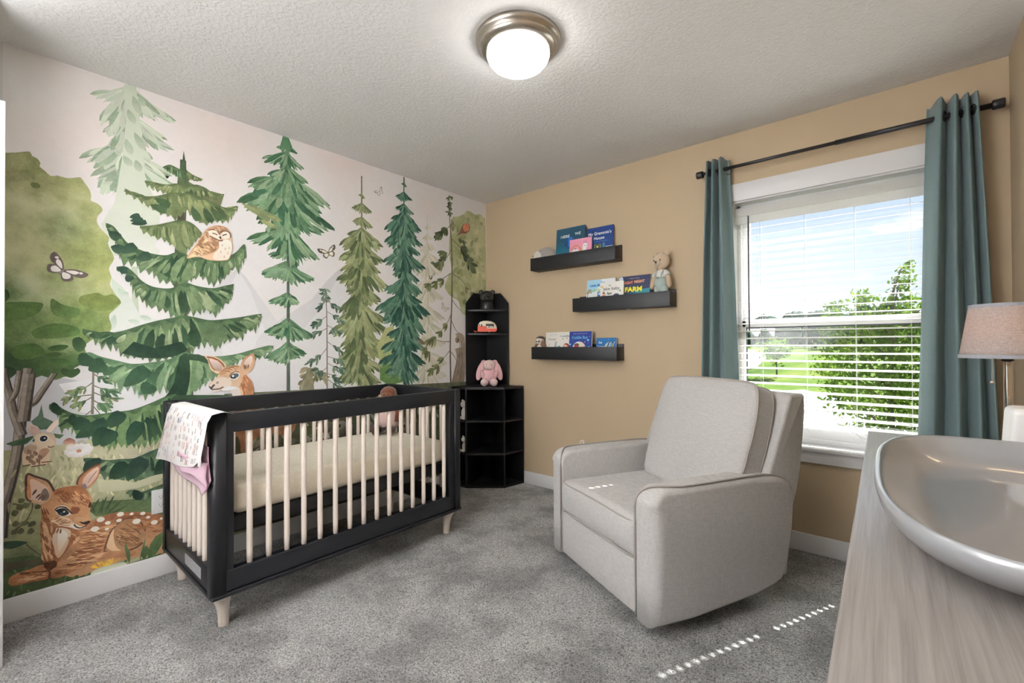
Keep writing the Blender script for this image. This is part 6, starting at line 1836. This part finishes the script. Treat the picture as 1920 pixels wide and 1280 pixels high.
b = MB(); b.tube([(-0.008, -0.037, 0.172), (0.0, -0.0378, 0.168), (0.008, -0.037, 0.172)], 0.0012, 6); b.tube([(-0.008, -0.037, 0.172), (-0.004, -0.0375, 0.178), (0.004, -0.0375, 0.178), (0.008, -0.037, 0.172)], 0.0012, 6); b.done('bib_embroidery', plain('grey_thread', rgb(90, 100, 100), 0.8), t)

# brown and cream plush at the end of the lowest ledge
t = thing('sloth_toy', 'brown and cream plush toy with a dark cap at the end of the lowest ledge', 'soft toy', (0.656, -0.058, 1.0595))
P1, P2, P3 = fuzzy('dark_brown_plush', (74, 50, 42), 0.2), fuzzy('mid_brown_plush', (138, 102, 86), 0.2), fuzzy('ivory_plush', (230, 220, 210), 0.08)
el(t, 'body', P2, ((0.010, 0, 0.055), (0.040, 0.036, 0.056)))
el(t, 'head', P3, ((-0.004, -0.006, 0.130), (0.036, 0.034, 0.033)))
el(t, 'cap', P1, ((-0.006, 0.0, 0.147), (0.036, 0.033, 0.024), (0, -0.15, 0)), ((-0.018, -0.030, 0.128), (0.010, 0.008, 0.008)), ((0.010, -0.036, 0.126), (0.009, 0.006, 0.007)))
el(t, 'arm', P2, ((0.040, -0.014, 0.095), (0.018, 0.018, 0.048), (0, -0.35, 0)))
el(t, 'arm', P2, ((-0.026, -0.022, 0.088), (0.017, 0.015, 0.024), (0, 0.5, 0)))
el(t, 'belly', P3, ((0.006, -0.028, 0.060), (0.026, 0.014, 0.040)))
el(t, 'nose', M_EYE, ((-0.008, -0.0405, 0.124), (0.005, 0.004, 0.004)))

# black bear bust on the hutch
t = thing('bear_bust', 'black bear head figure sitting on the top shelf of the corner bookcase', 'figurine', (0.126, -0.126, 1.462), radians(45))
MBK = plain('matt_black_resin', rgb(36, 34, 34), 0.42, bump=0.5, bscale=120)
b = MB()
b.lathe([(0.0, 0.0), (0.060, 0.0), (0.062, 0.01), (0.055, 0.05), (0.050, 0.09), (0.0, 0.11)], (0, 0.01, 0), 28)
b.done('neck', MBK, t)
b = MB(); b.ellip((0, -0.004, 0.118), (0.062, 0.055, 0.050), (0, 0, 0), 28, 20); b.ellip((0.0, -0.050, 0.098), (0.030, 0.036, 0.026)); b.ellip((-0.03, -0.02, 0.10), (0.03, 0.03, 0.03)); b.ellip((0.03, -0.02, 0.10), (0.03, 0.03, 0.03)); b.done('head', MBK, t)
for s in (-1, 1):
    b = MB(); b.ellip((0.050 * s, 0.006, 0.155), (0.021, 0.011, 0.022)); b.done('ear', MBK, t)
    b = MB(); b.ellip((0.020 * s, -0.052, 0.128), (0.004, 0.003, 0.004)); b.done('eye', M_EYE, t)
b = MB(); b.ellip((0, -0.084, 0.104), (0.011, 0.006, 0.008)); b.done('nose', M_EYE, t)

# camper van money box
t = thing('camper_toy', 'coral and cream toy caravan on the middle shelf of the corner hutch', 'toy', (0.140, -0.140, 1.2605), radians(45))
CO, CR, BK2 = plain('coral_enamel', rgb(232, 104, 84), 0.35), plain('cream_enamel', rgb(238, 230, 208), 0.35), plain('brown_enamel', rgb(50, 40, 38), 0.4)
shell = [(-0.076, 0.022), (-0.080, 0.05), (-0.076, 0.078), (-0.062, 0.096), (-0.034, 0.106), (0.0, 0.107), (0.036, 0.102), (0.062, 0.088), (0.078, 0.066), (0.083, 0.044), (0.080, 0.024), (0.070, 0.014), (-0.062, 0.014)]
b = MB(); r_ = [0.008] * len(shell); b.band(shell, lambda p, d: (p.x, -0.036 + d, p.y), lambda p, d: (p.x, 0.036 - d, p.y), r_, r_, 4); bmesh.ops.recalc_face_normals(b.bm, faces=b.bm.faces); b.done('body', CR, t)
b = MB(); low = [(-0.0815, 0.022), (-0.0815, 0.062), (-0.02, 0.062), (0.0, 0.040), (0.084, 0.040), (0.082, 0.024), (0.071, 0.0125), (-0.063, 0.0125)]; b.prism([(x, -0.0375, z) for x, z in low], (0, 0.075, 0)); bmesh.ops.recalc_face_normals(b.bm, faces=b.bm.faces); b.done('lower_panel', CO, t)
b = MB(); b.box((-0.012, -0.040, 0.046), (0.058, -0.036, 0.082)); b.mi = 1; b.box((-0.008, -0.0408, 0.050), (0.012, -0.040, 0.060)); b.box((0.018, -0.0408, 0.050), (0.054, -0.040, 0.058)); b.box((-0.012, -0.048, 0.080), (0.060, -0.036, 0.083)); b.done('awning_window', [BK2, CR], t)
b = MB(); b.box((-0.054, -0.0395, 0.056), (-0.044, -0.036, 0.078)); b.box((-0.070, -0.0385, 0.064), (-0.062, -0.036, 0.076)); b.done('window', BK2, t)
for wx in (0.016,):
    b = MB(); b.mx = Matrix.Translation((wx, -0.030, 0.012)) @ Matrix.Rotation(pi / 2, 4, 'X'); b.lathe([(0, -0.006), (0.012, -0.006), (0.012, 0.006), (0, 0.006)], (0, 0, 0), 20); b.mi = 1; b.lathe([(0, 0.006), (0.006, 0.006), (0.004, 0.009), (0, 0.009)], (0, 0, 0), 16); b.done('wheel', [BK2, CR], t)
    b = MB(); b.mx = Matrix.Translation((wx, 0.030, 0.012)) @ Matrix.Rotation(pi / 2, 4, 'X'); b.lathe([(0, -0.006), (0.012, -0.006), (0.012, 0.006), (0, 0.006)], (0, 0, 0), 20); b.done('wheel', BK2, t)
b = MB(); b.tube([(-0.070, -0.01, 0.014), (-0.118, 0, 0.020)], 0.003, 8); b.tube([(-0.070, 0.01, 0.014), (-0.118, 0, 0.020)], 0.003, 8); b.tube([(-0.104, 0, 0.0), (-0.104, 0, 0.024)], 0.0025, 8); b.done('hitch', CO, t)

# pink bunny
t = thing('bunny_toy', 'pale pink lop-eared bunny soft toy sitting on the corner bookcase', 'soft toy', (0.215, -0.195, 0.8155), radians(42))
N1, N2 = fuzzy('pink_plush', (244, 196, 200), 0.08), fuzzy('blush_plush', (244, 214, 210), 0.07)
b = MB(); b.ellip((0, 0.01, 0.082), (0.062, 0.052, 0.080), (0, 0, 0), 26, 18); b.done('body', N1, t)
b = MB(); b.ellip((0, -0.006, 0.172), (0.052, 0.048, 0.046), (0, 0, 0), 26, 18); b.ellip((0.0, -0.042, 0.160), (0.026, 0.018, 0.020)); b.done('head', N2, t)
for s in (-1, 1):
    b = MB(); b.ellip((0.075 * s, 0.0, 0.125), (0.030, 0.016, 0.082), (0, -0.30 * s, 0), 20, 16); b.ellip((0.046 * s, 0, 0.196), (0.024, 0.015, 0.022)); b.done('ear', N1, t)
    b = MB(); b.ellip((0.040 * s, -0.060, 0.032), (0.032, 0.036, 0.032)); b.done('foot', N2, t)
    b = MB(); b.ellip((0.056 * s, -0.020, 0.095), (0.018, 0.020, 0.045), (0.5, 0.3 * s, 0)); b.done('arm', N1, t)
    b = MB(); b.ellip((0.021 * s, -0.050, 0.178), (0.0035, 0.003, 0.0035)); b.done('eye', M_EYE, t)
b = MB(); b.tube([(-0.006, -0.0595, 0.166), (0, -0.0605, 0.161), (0.006, -0.0595, 0.166)], 0.0014, 6); b.done('nose_stitch', plain('rose_thread', rgb(196, 140, 140), 0.8), t)

# small white toys half hidden in the side cubbies
for k, (z, s) in enumerate(((0.5465, 1.0), (0.2815, 0.8))):
    t = thing('white_plush', ('little white bear toy peeking from the upper side cubby beside the crib' if k == 0 else 'little white toy low in the side cubby beside the crib'), 'soft toy', (0.112, -0.385, z))
    el(t, 'body', P3, ((0, 0, 0.05 * s), (0.030 * s, 0.026 * s, 0.05 * s)))
    el(t, 'head', P3, ((0, -0.006, 0.125 * s), (0.030 * s, 0.028 * s, 0.030 * s)), ((0.022 * s, 0, 0.152 * s), (0.010 * s, 0.008 * s, 0.010 * s)), ((-0.022 * s, 0, 0.152 * s), (0.010 * s, 0.008 * s, 0.010 * s)))
    el(t, 'foot', P3, ((0.018 * s, -0.026, 0.014 * s), (0.014 * s, 0.018 * s, 0.014 * s)), ((-0.018 * s, -0.026, 0.014 * s), (0.014 * s, 0.018 * s, 0.014 * s)))

# brown monkey plush leaning in the far corner of the crib
t = thing('monkey_toy', 'dark brown soft toy in a pink dress propped at the far crib corner', 'soft toy', (0.255, -1.215, 0.5795), radians(38))
t.scale = (0.95, 0.95, 0.90)
Q1, Q2, Q3 = fuzzy('chestnut_plush', (108, 62, 40), 0.25, 140), fuzzy('dusty_pink_cloth', (214, 182, 176), 0.08), fuzzy('deep_brown_plush', (62, 38, 28), 0.25, 140)
b = MB(); b.ellip((0, 0, 0.285), (0.058, 0.052, 0.055), (0, 0, 0), 24, 18, lambda q: q * (1 + 0.05 * noise.noise(q * 6))); b.done('head', Q1, t)
b = MB(); b.ellip((0, -0.040, 0.270), (0.038, 0.020, 0.034)); b.done('face', fuzzy('tan_plush', (120, 76, 52), 0.2), t)
for s in (-1, 1):
    b = MB(); b.ellip((0.058 * s, -0.01, 0.262), (0.014, 0.010, 0.018)); b.done('ear', fuzzy('tan_plush_ear', (186, 150, 124), 0.1), t)
    b = MB(); b.tube([(0.040 * s, -0.01, 0.215), (0.072 * s, -0.02, 0.15), (0.068 * s, -0.04, 0.085)], [0.02, 0.019, 0.02], 12); b.done('arm', Q1, t)
    b = MB(); b.tube([(0.030 * s, -0.02, 0.045), (0.042 * s, -0.09, 0.034), (0.046 * s, -0.125, 0.036)], [0.028, 0.027, 0.026], 14); b.ellip((0.047 * s, -0.138, 0.040), (0.028, 0.024, 0.039)); b.done('leg', Q3, t)
    b = MB(); b.ellip((0.016 * s, -0.0585, 0.284), (0.004, 0.003, 0.004)); b.done('eye', M_EYE, t)
b = MB(); b.lathe([(0.0, 0.05), (0.078, 0.05), (0.074, 0.10), (0.058, 0.17), (0.042, 0.225), (0.030, 0.24), (0.0, 0.245)], (0, -0.006, 0), 28); b.done('dress', Q2, t)

# ------------------------------------------------------------------ blanket over the crib end
def mat_blanket():
    k = NT('printed_swaddle')
    k.b.inputs['Roughness'].default_value = 0.95
    k.b.inputs['Base Color'].default_value = rgb(236, 232, 230)
    return k.m
bt = thing('blanket', 'white printed baby blanket with pink lining draped over the near crib end', 'blanket', (0.5, -2.42, 0.89))
B0 = Vector((0.5, -2.42, 0.89))
def bl_pt(u, v):
    """u across the fold (0 at the wall side), v down the drape; over the rail at v<0"""
    top0, top1 = 0.29, 0.846
    bot0, bot1 = 0.135, 0.812
    if v < 0:
        a = -v
        x = top0 + (top1 - top0) * u + 0.02 * a * (1 - u)
        return Vector((x, -2.412 + 0.075 * a, 0.8905 + 0.014 * sin(pi * min(1, a * 1.0)) * 0.5 - (0.012 * max(0, a - 0.6))))
    x = top0 + (top1 - top0) * u + ((bot0 + (bot1 - bot0) * u) - (top0 + (top1 - top0) * u)) * v ** 1.1
    low = 0.617 + 0.006 * sin(u * 9) + 0.062 * u ** 1.2 + 0.035 * max(0, (u - 0.85) / 0.15)
    z = 0.8905 + (low - 0.8905) * v
    y = -2.414 - 0.006 * sin(u * 6.0 + v * 2) * v - 0.012 * min(1, v * 6) - 0.010 * v
    return Vector((x, y, z))
def sheet_of(fn, us, vs):
    b = MB(); b.sheet([[fn(u, v) - B0 for u in us] for v in vs]); return b
US = [i / 36 for i in range(37)]
VS = [-1, -0.8, -0.6, -0.4, -0.2, 0] + [(i + 1) / 24 for i in range(24)]
pr = sheet_of(bl_pt, US, VS)
M_PINK = fuzzy('pink_lining', (232, 186, 208), 0.05, 300)
def lining_pt(u, v):
    # hangs below the outer cloth, pulled to a point at the front corner
    hem = [(0.255, 0.612), (0.36, 0.590), (0.48, 0.588), (0.58, 0.582), (0.66, 0.572), (0.73, 0.560), (0.775, 0.584), (0.806, 0.630)]
    f = u * 7
    i = min(6, int(f))
    x = hem[i][0] + (hem[i + 1][0] - hem[i][0]) * (f - i)
    low = hem[i][1] + (hem[i + 1][1] - hem[i][1]) * (f - i)
    z = 0.76 + (low - 0.76) * v
    return Vector((x - 0.03 * (1 - v) * (u - 0.5), -2.4105 - 0.005 * sin(u * 13 + 1 + 3 * v) * v, z))
o = sheet_of(lining_pt, US, [i / 16 for i in range(17)]).done('lining', M_PINK, bt); s = o.modifiers.new('thick', 'SOLIDIFY'); s.thickness = 0.004; s.offset = 0
def fold_pt(u, v):
    x = 0.40 + 0.408 * u
    top = 0.70
    low = 0.640 - 0.030 * u - 0.012 * sin(u * 7)
    return Vector((x, -2.4215 - 0.008 * sin(pi * u) - 0.003 * sin(v * 6 + u * 5), top + (low - top) * v))
o = sheet_of(fold_pt, [i / 16 for i in range(17)], [i / 10 for i in range(11)]).done('lining_fold', M_PINK, bt); s = o.modifiers.new('thick', 'SOLIDIFY'); s.thickness = 0.005; s.offset = 0
# pink binding along the free edges
edge = [bl_pt(0, 1) + (bl_pt(1, 1) - bl_pt(0, 1)) * 0] + [bl_pt(i / 36, 1) for i in range(37)] + [bl_pt(1, 1 - i / 24) for i in range(1, 25)] + [bl_pt(1, -i / 6) for i in range(1, 6)]
b = MB(); b.tube([p - B0 + Vector((0, -0.001, 0)) for p in edge], 0.0052, 8); b.done('binding', M_PINK, bt)
b = MB(); b.rbox((0.806 - 0.5, -0.030, -0.195), (0.835 - 0.5, -0.026, -0.158), 0.001, 2); b.done('care_label', M_WHITE_PLASTIC, bt)
# printed letters and little drawings
pm = [mat_blanket(), ink(178, 160, 152), ink(196, 176, 184), ink(214, 170, 158), ink(172, 178, 196), ink(214, 158, 158)]
rb = random.Random(12)
def glyph(u, v, s, kind):
    pts = {'J': [(.3, 1), (.8, 1), (.6, 1), (.6, .2), (.4, 0), (.15, .15)], 'C': [(.8, .85), (.5, 1), (.2, .7), (.2, .3), (.5, 0), (.8, .15)], 'L': [(.2, 1), (.2, 0), (.7, 0)], 'K': [(.2, 0), (.2, 1), (.2, .5), (.8, 1), (.3, .55), (.8, 0)],
           'T': [(.1, 1), (.9, 1), (.5, 1), (.5, 0)], 'H': [(.2, 0), (.2, 1), (.2, .5), (.8, .5), (.8, 1), (.8, 0)], 'O': [(.5 + .35 * cos(a), .5 + .5 * sin(a)) for a in [2 * pi * i / 12 for i in range(13)]], 'I': [(.5, 0), (.5, 1)], 'U': [(.2, 1), (.2, .2), (.5, 0), (.8, .2), (.8, 1)],
           'box': [(.1, 0), (.9, 0), (.9, 1), (.1, 1), (.1, 0)]}[kind]
    line = []
    for a, c in pts:
        p = bl_pt(min(0.97, max(0.03, u + a * s * 0.5)), min(0.96, max(0.02, v - c * s)))
        line.append(p - B0 + Vector((0, -0.0035, 0)))
    pr.tube(line, 0.0009, 5)
for row in range(7):
    for c in range(10):
        pr.mi = 1 + rb.randrange(5)
        glyph(0.04 + c * 0.093 + rb.uniform(-.035, .035), 0.13 + row * 0.135 + rb.uniform(-.035, .035), rb.uniform(.05, .125), rb.choice(['J', 'C', 'L', 'K', 'T', 'H', 'O', 'I', 'U', 'box']))
pr.done('outer_cloth', pm, bt)

# ------------------------------------------------------------------ outdoors, seen through the window
def terrain(y):
    t = max(0.0, min(1.0, (y - 14.0) / 48.0))
    return -2.9 + 3.6 * (t * t * (3 - 2 * t)) + max(0, y - 62) * 0.012
def ground(name, mat, xs, ys, lift=0.0):
    b = MB()
    b.sheet([[(x, y, terrain(y) + lift) for x in xs] for y in ys])
    return b.done(name, mat)
def mat_grass():
    k = NT('sunlit_lawn')
    k.b.inputs['Roughness'].default_value = 0.95
    k.b.inputs['Specular IOR Level'].default_value = 0.1
    v = k.coord()
    n1 = k.noise(v, 0.35, 6, 0.6)
    rp = k.ramp([(0.32, rgb(56, 80, 28)), (0.52, rgb(80, 104, 34)), (0.7, rgb(108, 116, 58))])
    k.l(n1, 'Fac', rp, 'Fac')
    k.l(rp, 'Color', k.b, 'Base Color')
    return k.m
lo = struct(ground('ground', mat_grass(), [-90 + 9 * i for i in range(21)], [0.6, 4, 8, 12] + [14 + 4 * i for i in range(13)] + [80, 110, 160]))
M_PAVE = plain('pale_concrete', rgb(118, 116, 114), 0.9, vary=0.08, vscale=0.6)
def draped(name, outline, lift, mat):
    b = MB()
    vs = [Vector((x, y)) for x, y in outline]
    ys = sorted(y for _, y in outline)
    pts = list(vs)
    n = len(vs)
    ext = []
    for y in [2 + 2 * i for i in range(36)]:
        for x in [-34 + 2 * i for i in range(30)]:
            inside = False
            j = n - 1
            for i in range(n):
                if (vs[i].y > y) != (vs[j].y > y) and x < (vs[j].x - vs[i].x) * (y - vs[i].y) / (vs[j].y - vs[i].y) + vs[i].x:
                    inside = not inside
                j = i
            if inside:
                ext.append(Vector((x, y)))
    res = delaunay_2d_cdt(pts + ext, [(i, (i + 1) % n) for i in range(n)], [], 1, 1e-4)
    V = [b._v((p.x, p.y, terrain(p.y) + lift)) for p in res[0]]
    for f in res[2]:
        b._f([V[i] for i in f])
    return struct(b.done(name, mat))
draped('road', [(-30, 34), (-9.5, 34), (-6.6, 40), (-7.2, 47), (-10, 54), (-12, 58), (-34, 60)], 0.05, M_PAVE)
draped('driveway', [(-9, 3), (6, 3), (6, 17), (3.2, 24), (0.6, 29), (-2.0, 31.5), (-4.6, 29.5), (-6.5, 24), (-9, 20)], 0.06, M_PAVE)

def leaf_mat(name, c1, c2, c3, trans=0.35):
    k = NT(name)
    v = k.coord()
    nz = k.noise(v, 2.4, 4, 0.7)
    rp = k.ramp([(0.3, c1), (0.5, c2), (0.68, c3)])
    k.l(nz, 'Fac', rp, 'Fac')
    df = k.n('ShaderNodeBsdfDiffuse')
    tl = k.n('ShaderNodeBsdfTranslucent')
    k.l(rp, 'Color', df, 0)
    k.l(rp, 'Color', tl, 0)
    mx = k.n('ShaderNodeMixShader')
    mx.inputs[0].default_value = trans
    k.l(df, 0, mx, 1)
    k.l(tl, 0, mx, 2)
    k.l(mx, 0, k.out, 'Surface')
    return k.m
M_LEAF = leaf_mat('bright_leaves', rgb(68, 98, 34), rgb(106, 138, 48), rgb(150, 170, 82))
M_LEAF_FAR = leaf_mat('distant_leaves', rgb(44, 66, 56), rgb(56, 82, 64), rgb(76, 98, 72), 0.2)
M_BARK = plain('grey_bark', rgb(112, 100, 88), 0.9, vary=0.2, vscale=20)
RL = random.Random(21)
def leaf(b, p, s):
    a, c = RL.uniform(0, 2 * pi), RL.uniform(-1, 1)
    n = Vector((cos(a) * sqrt(1 - c * c), sin(a) * sqrt(1 - c * c), c))
    u = n.orthogonal().normalized()
    w = n.cross(u)
    t = RL.uniform(0, 2 * pi)
    d = u * cos(t) + w * sin(t)
    e = n.cross(d)
    b._f([b._v(p - d * s), b._v(p + e * s * 0.55), b._v(p + d * s), b._v(p - e * s * 0.55)])
def near_tree(label, base, blobs, nleaf, ls):
    x, y = base
    z = terrain(y)
    t = thing('tree', label, 'tree', (x, y, z))
    b = MB()
    top = max(bz for _, _, bz, _ in blobs)
    b.tube([(0, 0, 0), (0.03, 0.02, (top - z) * 0.3), (-0.02, 0, (top - z) * 0.6), (0.03, 0, top - z - 0.15)], [0.07, 0.05, 0.025, 0.006], 10)
    for bx, by, bz, br in blobs:
        b.tube([(0, 0, max(0.5, bz - z - 1.1 * br - 0.3)), ((bx - x) * 0.6, (by - y) * 0.6, bz - z - 0.4 * br), (bx - x, by - y, bz - z + 0.2 * br)], [0.018, 0.010, 0.004], 6)
    b.done('trunk', M_BARK, t)
    b = MB()
    for bx, by, bz, br in blobs:
        m = int(nleaf * br ** 2)
        for _ in range(m):
            q = Vector((RL.gauss(0, 0.5), RL.gauss(0, 0.5), RL.gauss(0, 0.55)))
            if q.length > 1.25:
                q = q.normalized() * RL.uniform(0.5, 1.2)
            leaf(b, Vector((bx - x, by - y, bz - z)) + q * br, ls * RL.uniform(0.6, 1.3))
    b.done('foliage', M_LEAF, t)
    return t
blobs = []
for (bx, bz, br) in ((2.02, 1.45, .22), (2.0, 1.72, .16), (2.25, 1.5, .25), (2.35, 1.85, .17), (2.6, 1.55, .3), (2.84, 1.75, .25), (2.86, 2.1, .17), (2.9, 2.3, .10), (3.15, 1.5, .3), (3.35, 1.8, .2),
                     (2.15, 1.1, .34), (2.55, 1.1, .38), (2.95, 1.05, .4), (3.3, 1.0, .4), (1.85, .75, .22), (2.2, .65, .35), (2.62, .6, .42), (3.05, .55, .42), (3.4, .5, .4),
                     (2.05, .3, .25), (2.4, .15, .36), (2.85, .05, .42), (3.25, 0., .4), (2.25, -.3, .25), (2.6, -.45, .36), (3.0, -.5, .38), (2.2, -.75, .2), (2.6, -.95, .3), (3.1, -1.0, .3)):
    blobs.append((bx + 0.02, 6.0 + RL.uniform(-0.35, 0.35), bz, br * 1.02))
near_tree('tall leafy green tree growing close outside the window', (2.75, 6.0), blobs, 3600, 0.040)
def small_tree(label, x, y, h, r, group=None):
    z = terrain(y)
    t = thing('young_tree', label, 'tree', (x, y, z), group=group)
    b = MB(); b.tube([(0, 0, -0.05), (0, 0, h * 0.7)], [0.06, 0.03], 8); b.done('trunk', M_BARK, t)
    b = MB()
    for _ in range(420):
        q = Vector((RL.gauss(0, 0.45), RL.gauss(0, 0.45), RL.gauss(0, 0.42)))
        leaf(b, Vector((q.x * r, q.y * r, h - r * 0.9 + q.z * r * 1.1)), 0.16)
    b.done('foliage', M_LEAF, t)
small_tree('young green lawn tree standing alone by the pale road', -4.35, 36.0, 2.9, 0.95)

# two low grey-roofed houses far across the road
def house(label, x, y, w, d, h, rh):
    z = terrain(y) - 0.1
    t = thing('house', label, 'house', (x, y, z))
    b = MB(); b.box((-w / 2, -d / 2, 0), (w / 2, d / 2, h)); b.done('wall', plain('pale_siding', rgb(140, 140, 140), 0.8), t)
    b = MB()
    A = [(-w / 2 - 0.3, -d / 2 - 0.3, h), (w / 2 + 0.3, -d / 2 - 0.3, h), (w / 2 + 0.3, d / 2 + 0.3, h), (-w / 2 - 0.3, d / 2 + 0.3, h)]
    rl, rr = (-w / 2 + d * 0.3, 0, h + rh), (w / 2 - d * 0.3, 0, h + rh)
    b.poly([A[0], A[1], rr, rl]); b.poly([A[2], A[3], rl, rr]); b.poly([A[1], A[2], rr]); b.poly([A[3], A[0], rl]); b.poly(list(reversed(A)))
    b.done('roof', plain('grey_shingles', rgb(120, 118, 120), 0.9), t)
    for i in range(4):
        b = MB(); b.box((-w / 2 + w * (i + 0.3) / 4, -d / 2 - 0.04, 0.8), (-w / 2 + w * (i + 0.62) / 4, -d / 2 + 0.02, 1.8)); b.done('window', plain('dark_house_window', rgb(80, 88, 96), 0.2), t)
    return t
house('long grey-roofed house far across the road', -17.5, 76, 15, 8, 1.6, 1.4)
hs = house('small house with a pointed gable at the end of the long roof', -6.6, 75, 5, 7, 1.5, 1.3)
b = MB(); b.prism([(-2.2, -3.6, 1.5), (1.8, -3.6, 1.5), (-0.2, -3.6, 3.2)], (0, 3, 0)); b.done('gable', plain('gable_siding', rgb(136, 130, 126), 0.8), hs)
# hedge and woods: each clump a tree of its own
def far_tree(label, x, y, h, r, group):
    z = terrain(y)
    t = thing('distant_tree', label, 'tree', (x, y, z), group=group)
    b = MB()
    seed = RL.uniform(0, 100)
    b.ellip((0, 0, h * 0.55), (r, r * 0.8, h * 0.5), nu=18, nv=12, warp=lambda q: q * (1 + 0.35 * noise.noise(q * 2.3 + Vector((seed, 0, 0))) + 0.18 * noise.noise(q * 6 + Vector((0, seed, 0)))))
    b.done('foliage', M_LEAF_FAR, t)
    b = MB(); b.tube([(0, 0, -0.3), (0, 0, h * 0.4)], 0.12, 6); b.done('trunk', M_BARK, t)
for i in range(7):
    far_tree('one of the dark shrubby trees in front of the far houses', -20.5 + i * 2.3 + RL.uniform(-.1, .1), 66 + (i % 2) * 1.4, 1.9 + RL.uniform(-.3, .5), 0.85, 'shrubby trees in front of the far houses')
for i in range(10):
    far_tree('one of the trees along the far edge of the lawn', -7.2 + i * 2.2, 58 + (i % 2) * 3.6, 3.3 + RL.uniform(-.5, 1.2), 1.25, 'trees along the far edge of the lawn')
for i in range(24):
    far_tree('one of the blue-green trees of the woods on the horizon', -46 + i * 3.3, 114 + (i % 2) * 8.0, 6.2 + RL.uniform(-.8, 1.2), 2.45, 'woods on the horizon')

# ------------------------------------------------------------------ sky, sun, camera
wd = bpy.data.worlds.new('summer_sky'); scene.world = wd; wd.use_nodes = True
nt = wd.node_tree
bg = nt.nodes['Background']
def wn(kind, **kw):
    nd = nt.nodes.new(kind)
    for k, v in kw.items():
        if k.startswith('_'):
            setattr(nd, k[1:], v)
        else:
            nd.inputs[k].default_value = v
    return nd
tc = wn('ShaderNodeTexCoord')
sep = wn('ShaderNodeSeparateXYZ')
nt.links.new(tc.outputs['Generated'], sep.inputs[0])
grad = wn('ShaderNodeValToRGB')
el = grad.color_ramp.elements
el[0].position = 0.0; el[0].color = rgb(240, 242, 246)
el[1].position = 0.32; el[1].color = rgb(186, 207, 238)
e = el.new(0.10); e.color = rgb(220, 231, 246)
e = el.new(1.0); e.color = rgb(120, 160, 215)
nt.links.new(sep.outputs['Z'], grad.inputs[0])
mp = wn('ShaderNodeMapping'); mp.inputs['Scale'].default_value = (3.2, 3.2, 9.0); mp.inputs['Location'].default_value = (0.35, 0.0, 0.2)
nt.links.new(tc.outputs['Generated'], mp.inputs[0])
cn = wn('ShaderNodeTexNoise', Scale=1.7, Detail=8.0, Roughness=0.56)
nt.links.new(mp.outputs[0], cn.inputs['Vector'])
cr = wn('ShaderNodeValToRGB'); cr.color_ramp.elements[0].position = 0.56; cr.color_ramp.elements[1].position = 0.68
nt.links.new(cn.outputs['Fac'], cr.inputs[0])
mix = wn('ShaderNodeMix', _data_type='RGBA')
nt.links.new(cr.outputs[0], mix.inputs[0])
nt.links.new(grad.outputs[0], mix.inputs[6])
mix.inputs[7].default_value = rgb(250, 248, 248)
nt.links.new(mix.outputs[2], bg.inputs[0])
bg.inputs[1].default_value = 0.95

sd = bpy.data.lights.new('sun', 'SUN'); sd.energy = 17.0; sd.angle = radians(0.4); sd.color = (1.0, 0.97, 0.92)
so = bpy.data.objects.new('sun', sd); COL.objects.link(so)
dv = Vector((-0.410, -0.912, -1.10)).normalized()
so.rotation_euler = dv.to_track_quat('-Z', 'Y').to_euler()
so.location = (6, 12, 16)

# unseen fill light added behind the camera, standing in for a bounced flash
fd = bpy.data.lights.new('flash_fill', 'AREA'); fd.shape = 'RECTANGLE'; fd.size = 0.5; fd.size_y = 0.3; fd.energy = 98.0; fd.spread = radians(115); fd.color = (0.96, 0.98, 1.0)
fo = bpy.data.objects.new('flash_fill', fd); COL.objects.link(fo)
fo.location = (1.6, -3.32, 0.95)
fo.rotation_euler = Vector((0.0, -0.56, 1)).normalized().to_track_quat('-Z', 'Y').to_euler()

cd = bpy.data.cameras.new('camera'); cam = bpy.data.objects.new('camera', cd); COL.objects.link(cam)
cd.sensor_width = 36.0
cd.lens = 856.39 * 36.0 / 1920.0
cd.clip_start = 0.02
yaw, pit, rol = 0.707731, 0.0090495, -0.00512392
fw = Vector((-sin(yaw) * cos(pit), cos(yaw) * cos(pit), sin(pit)))
rt = Vector((cos(yaw), sin(yaw), 0))
up = rt.cross(fw)
r2 = rt * cos(rol) + up * sin(rol)
u2 = -rt * sin(rol) + up * cos(rol)
cam.matrix_world = Matrix(((r2.x, u2.x, -fw.x, 2.86829), (r2.y, u2.y, -fw.y, -2.99908), (r2.z, u2.z, -fw.z, 1.15259), (0, 0, 0, 1)))
scene.camera = cam
scene.view_settings.view_transform = 'Standard'
scene.view_settings.look = 'None'
scene.view_settings.gamma = 1.0
scene.view_settings.use_curve_mapping = False
scene.view_settings.exposure = 0.42
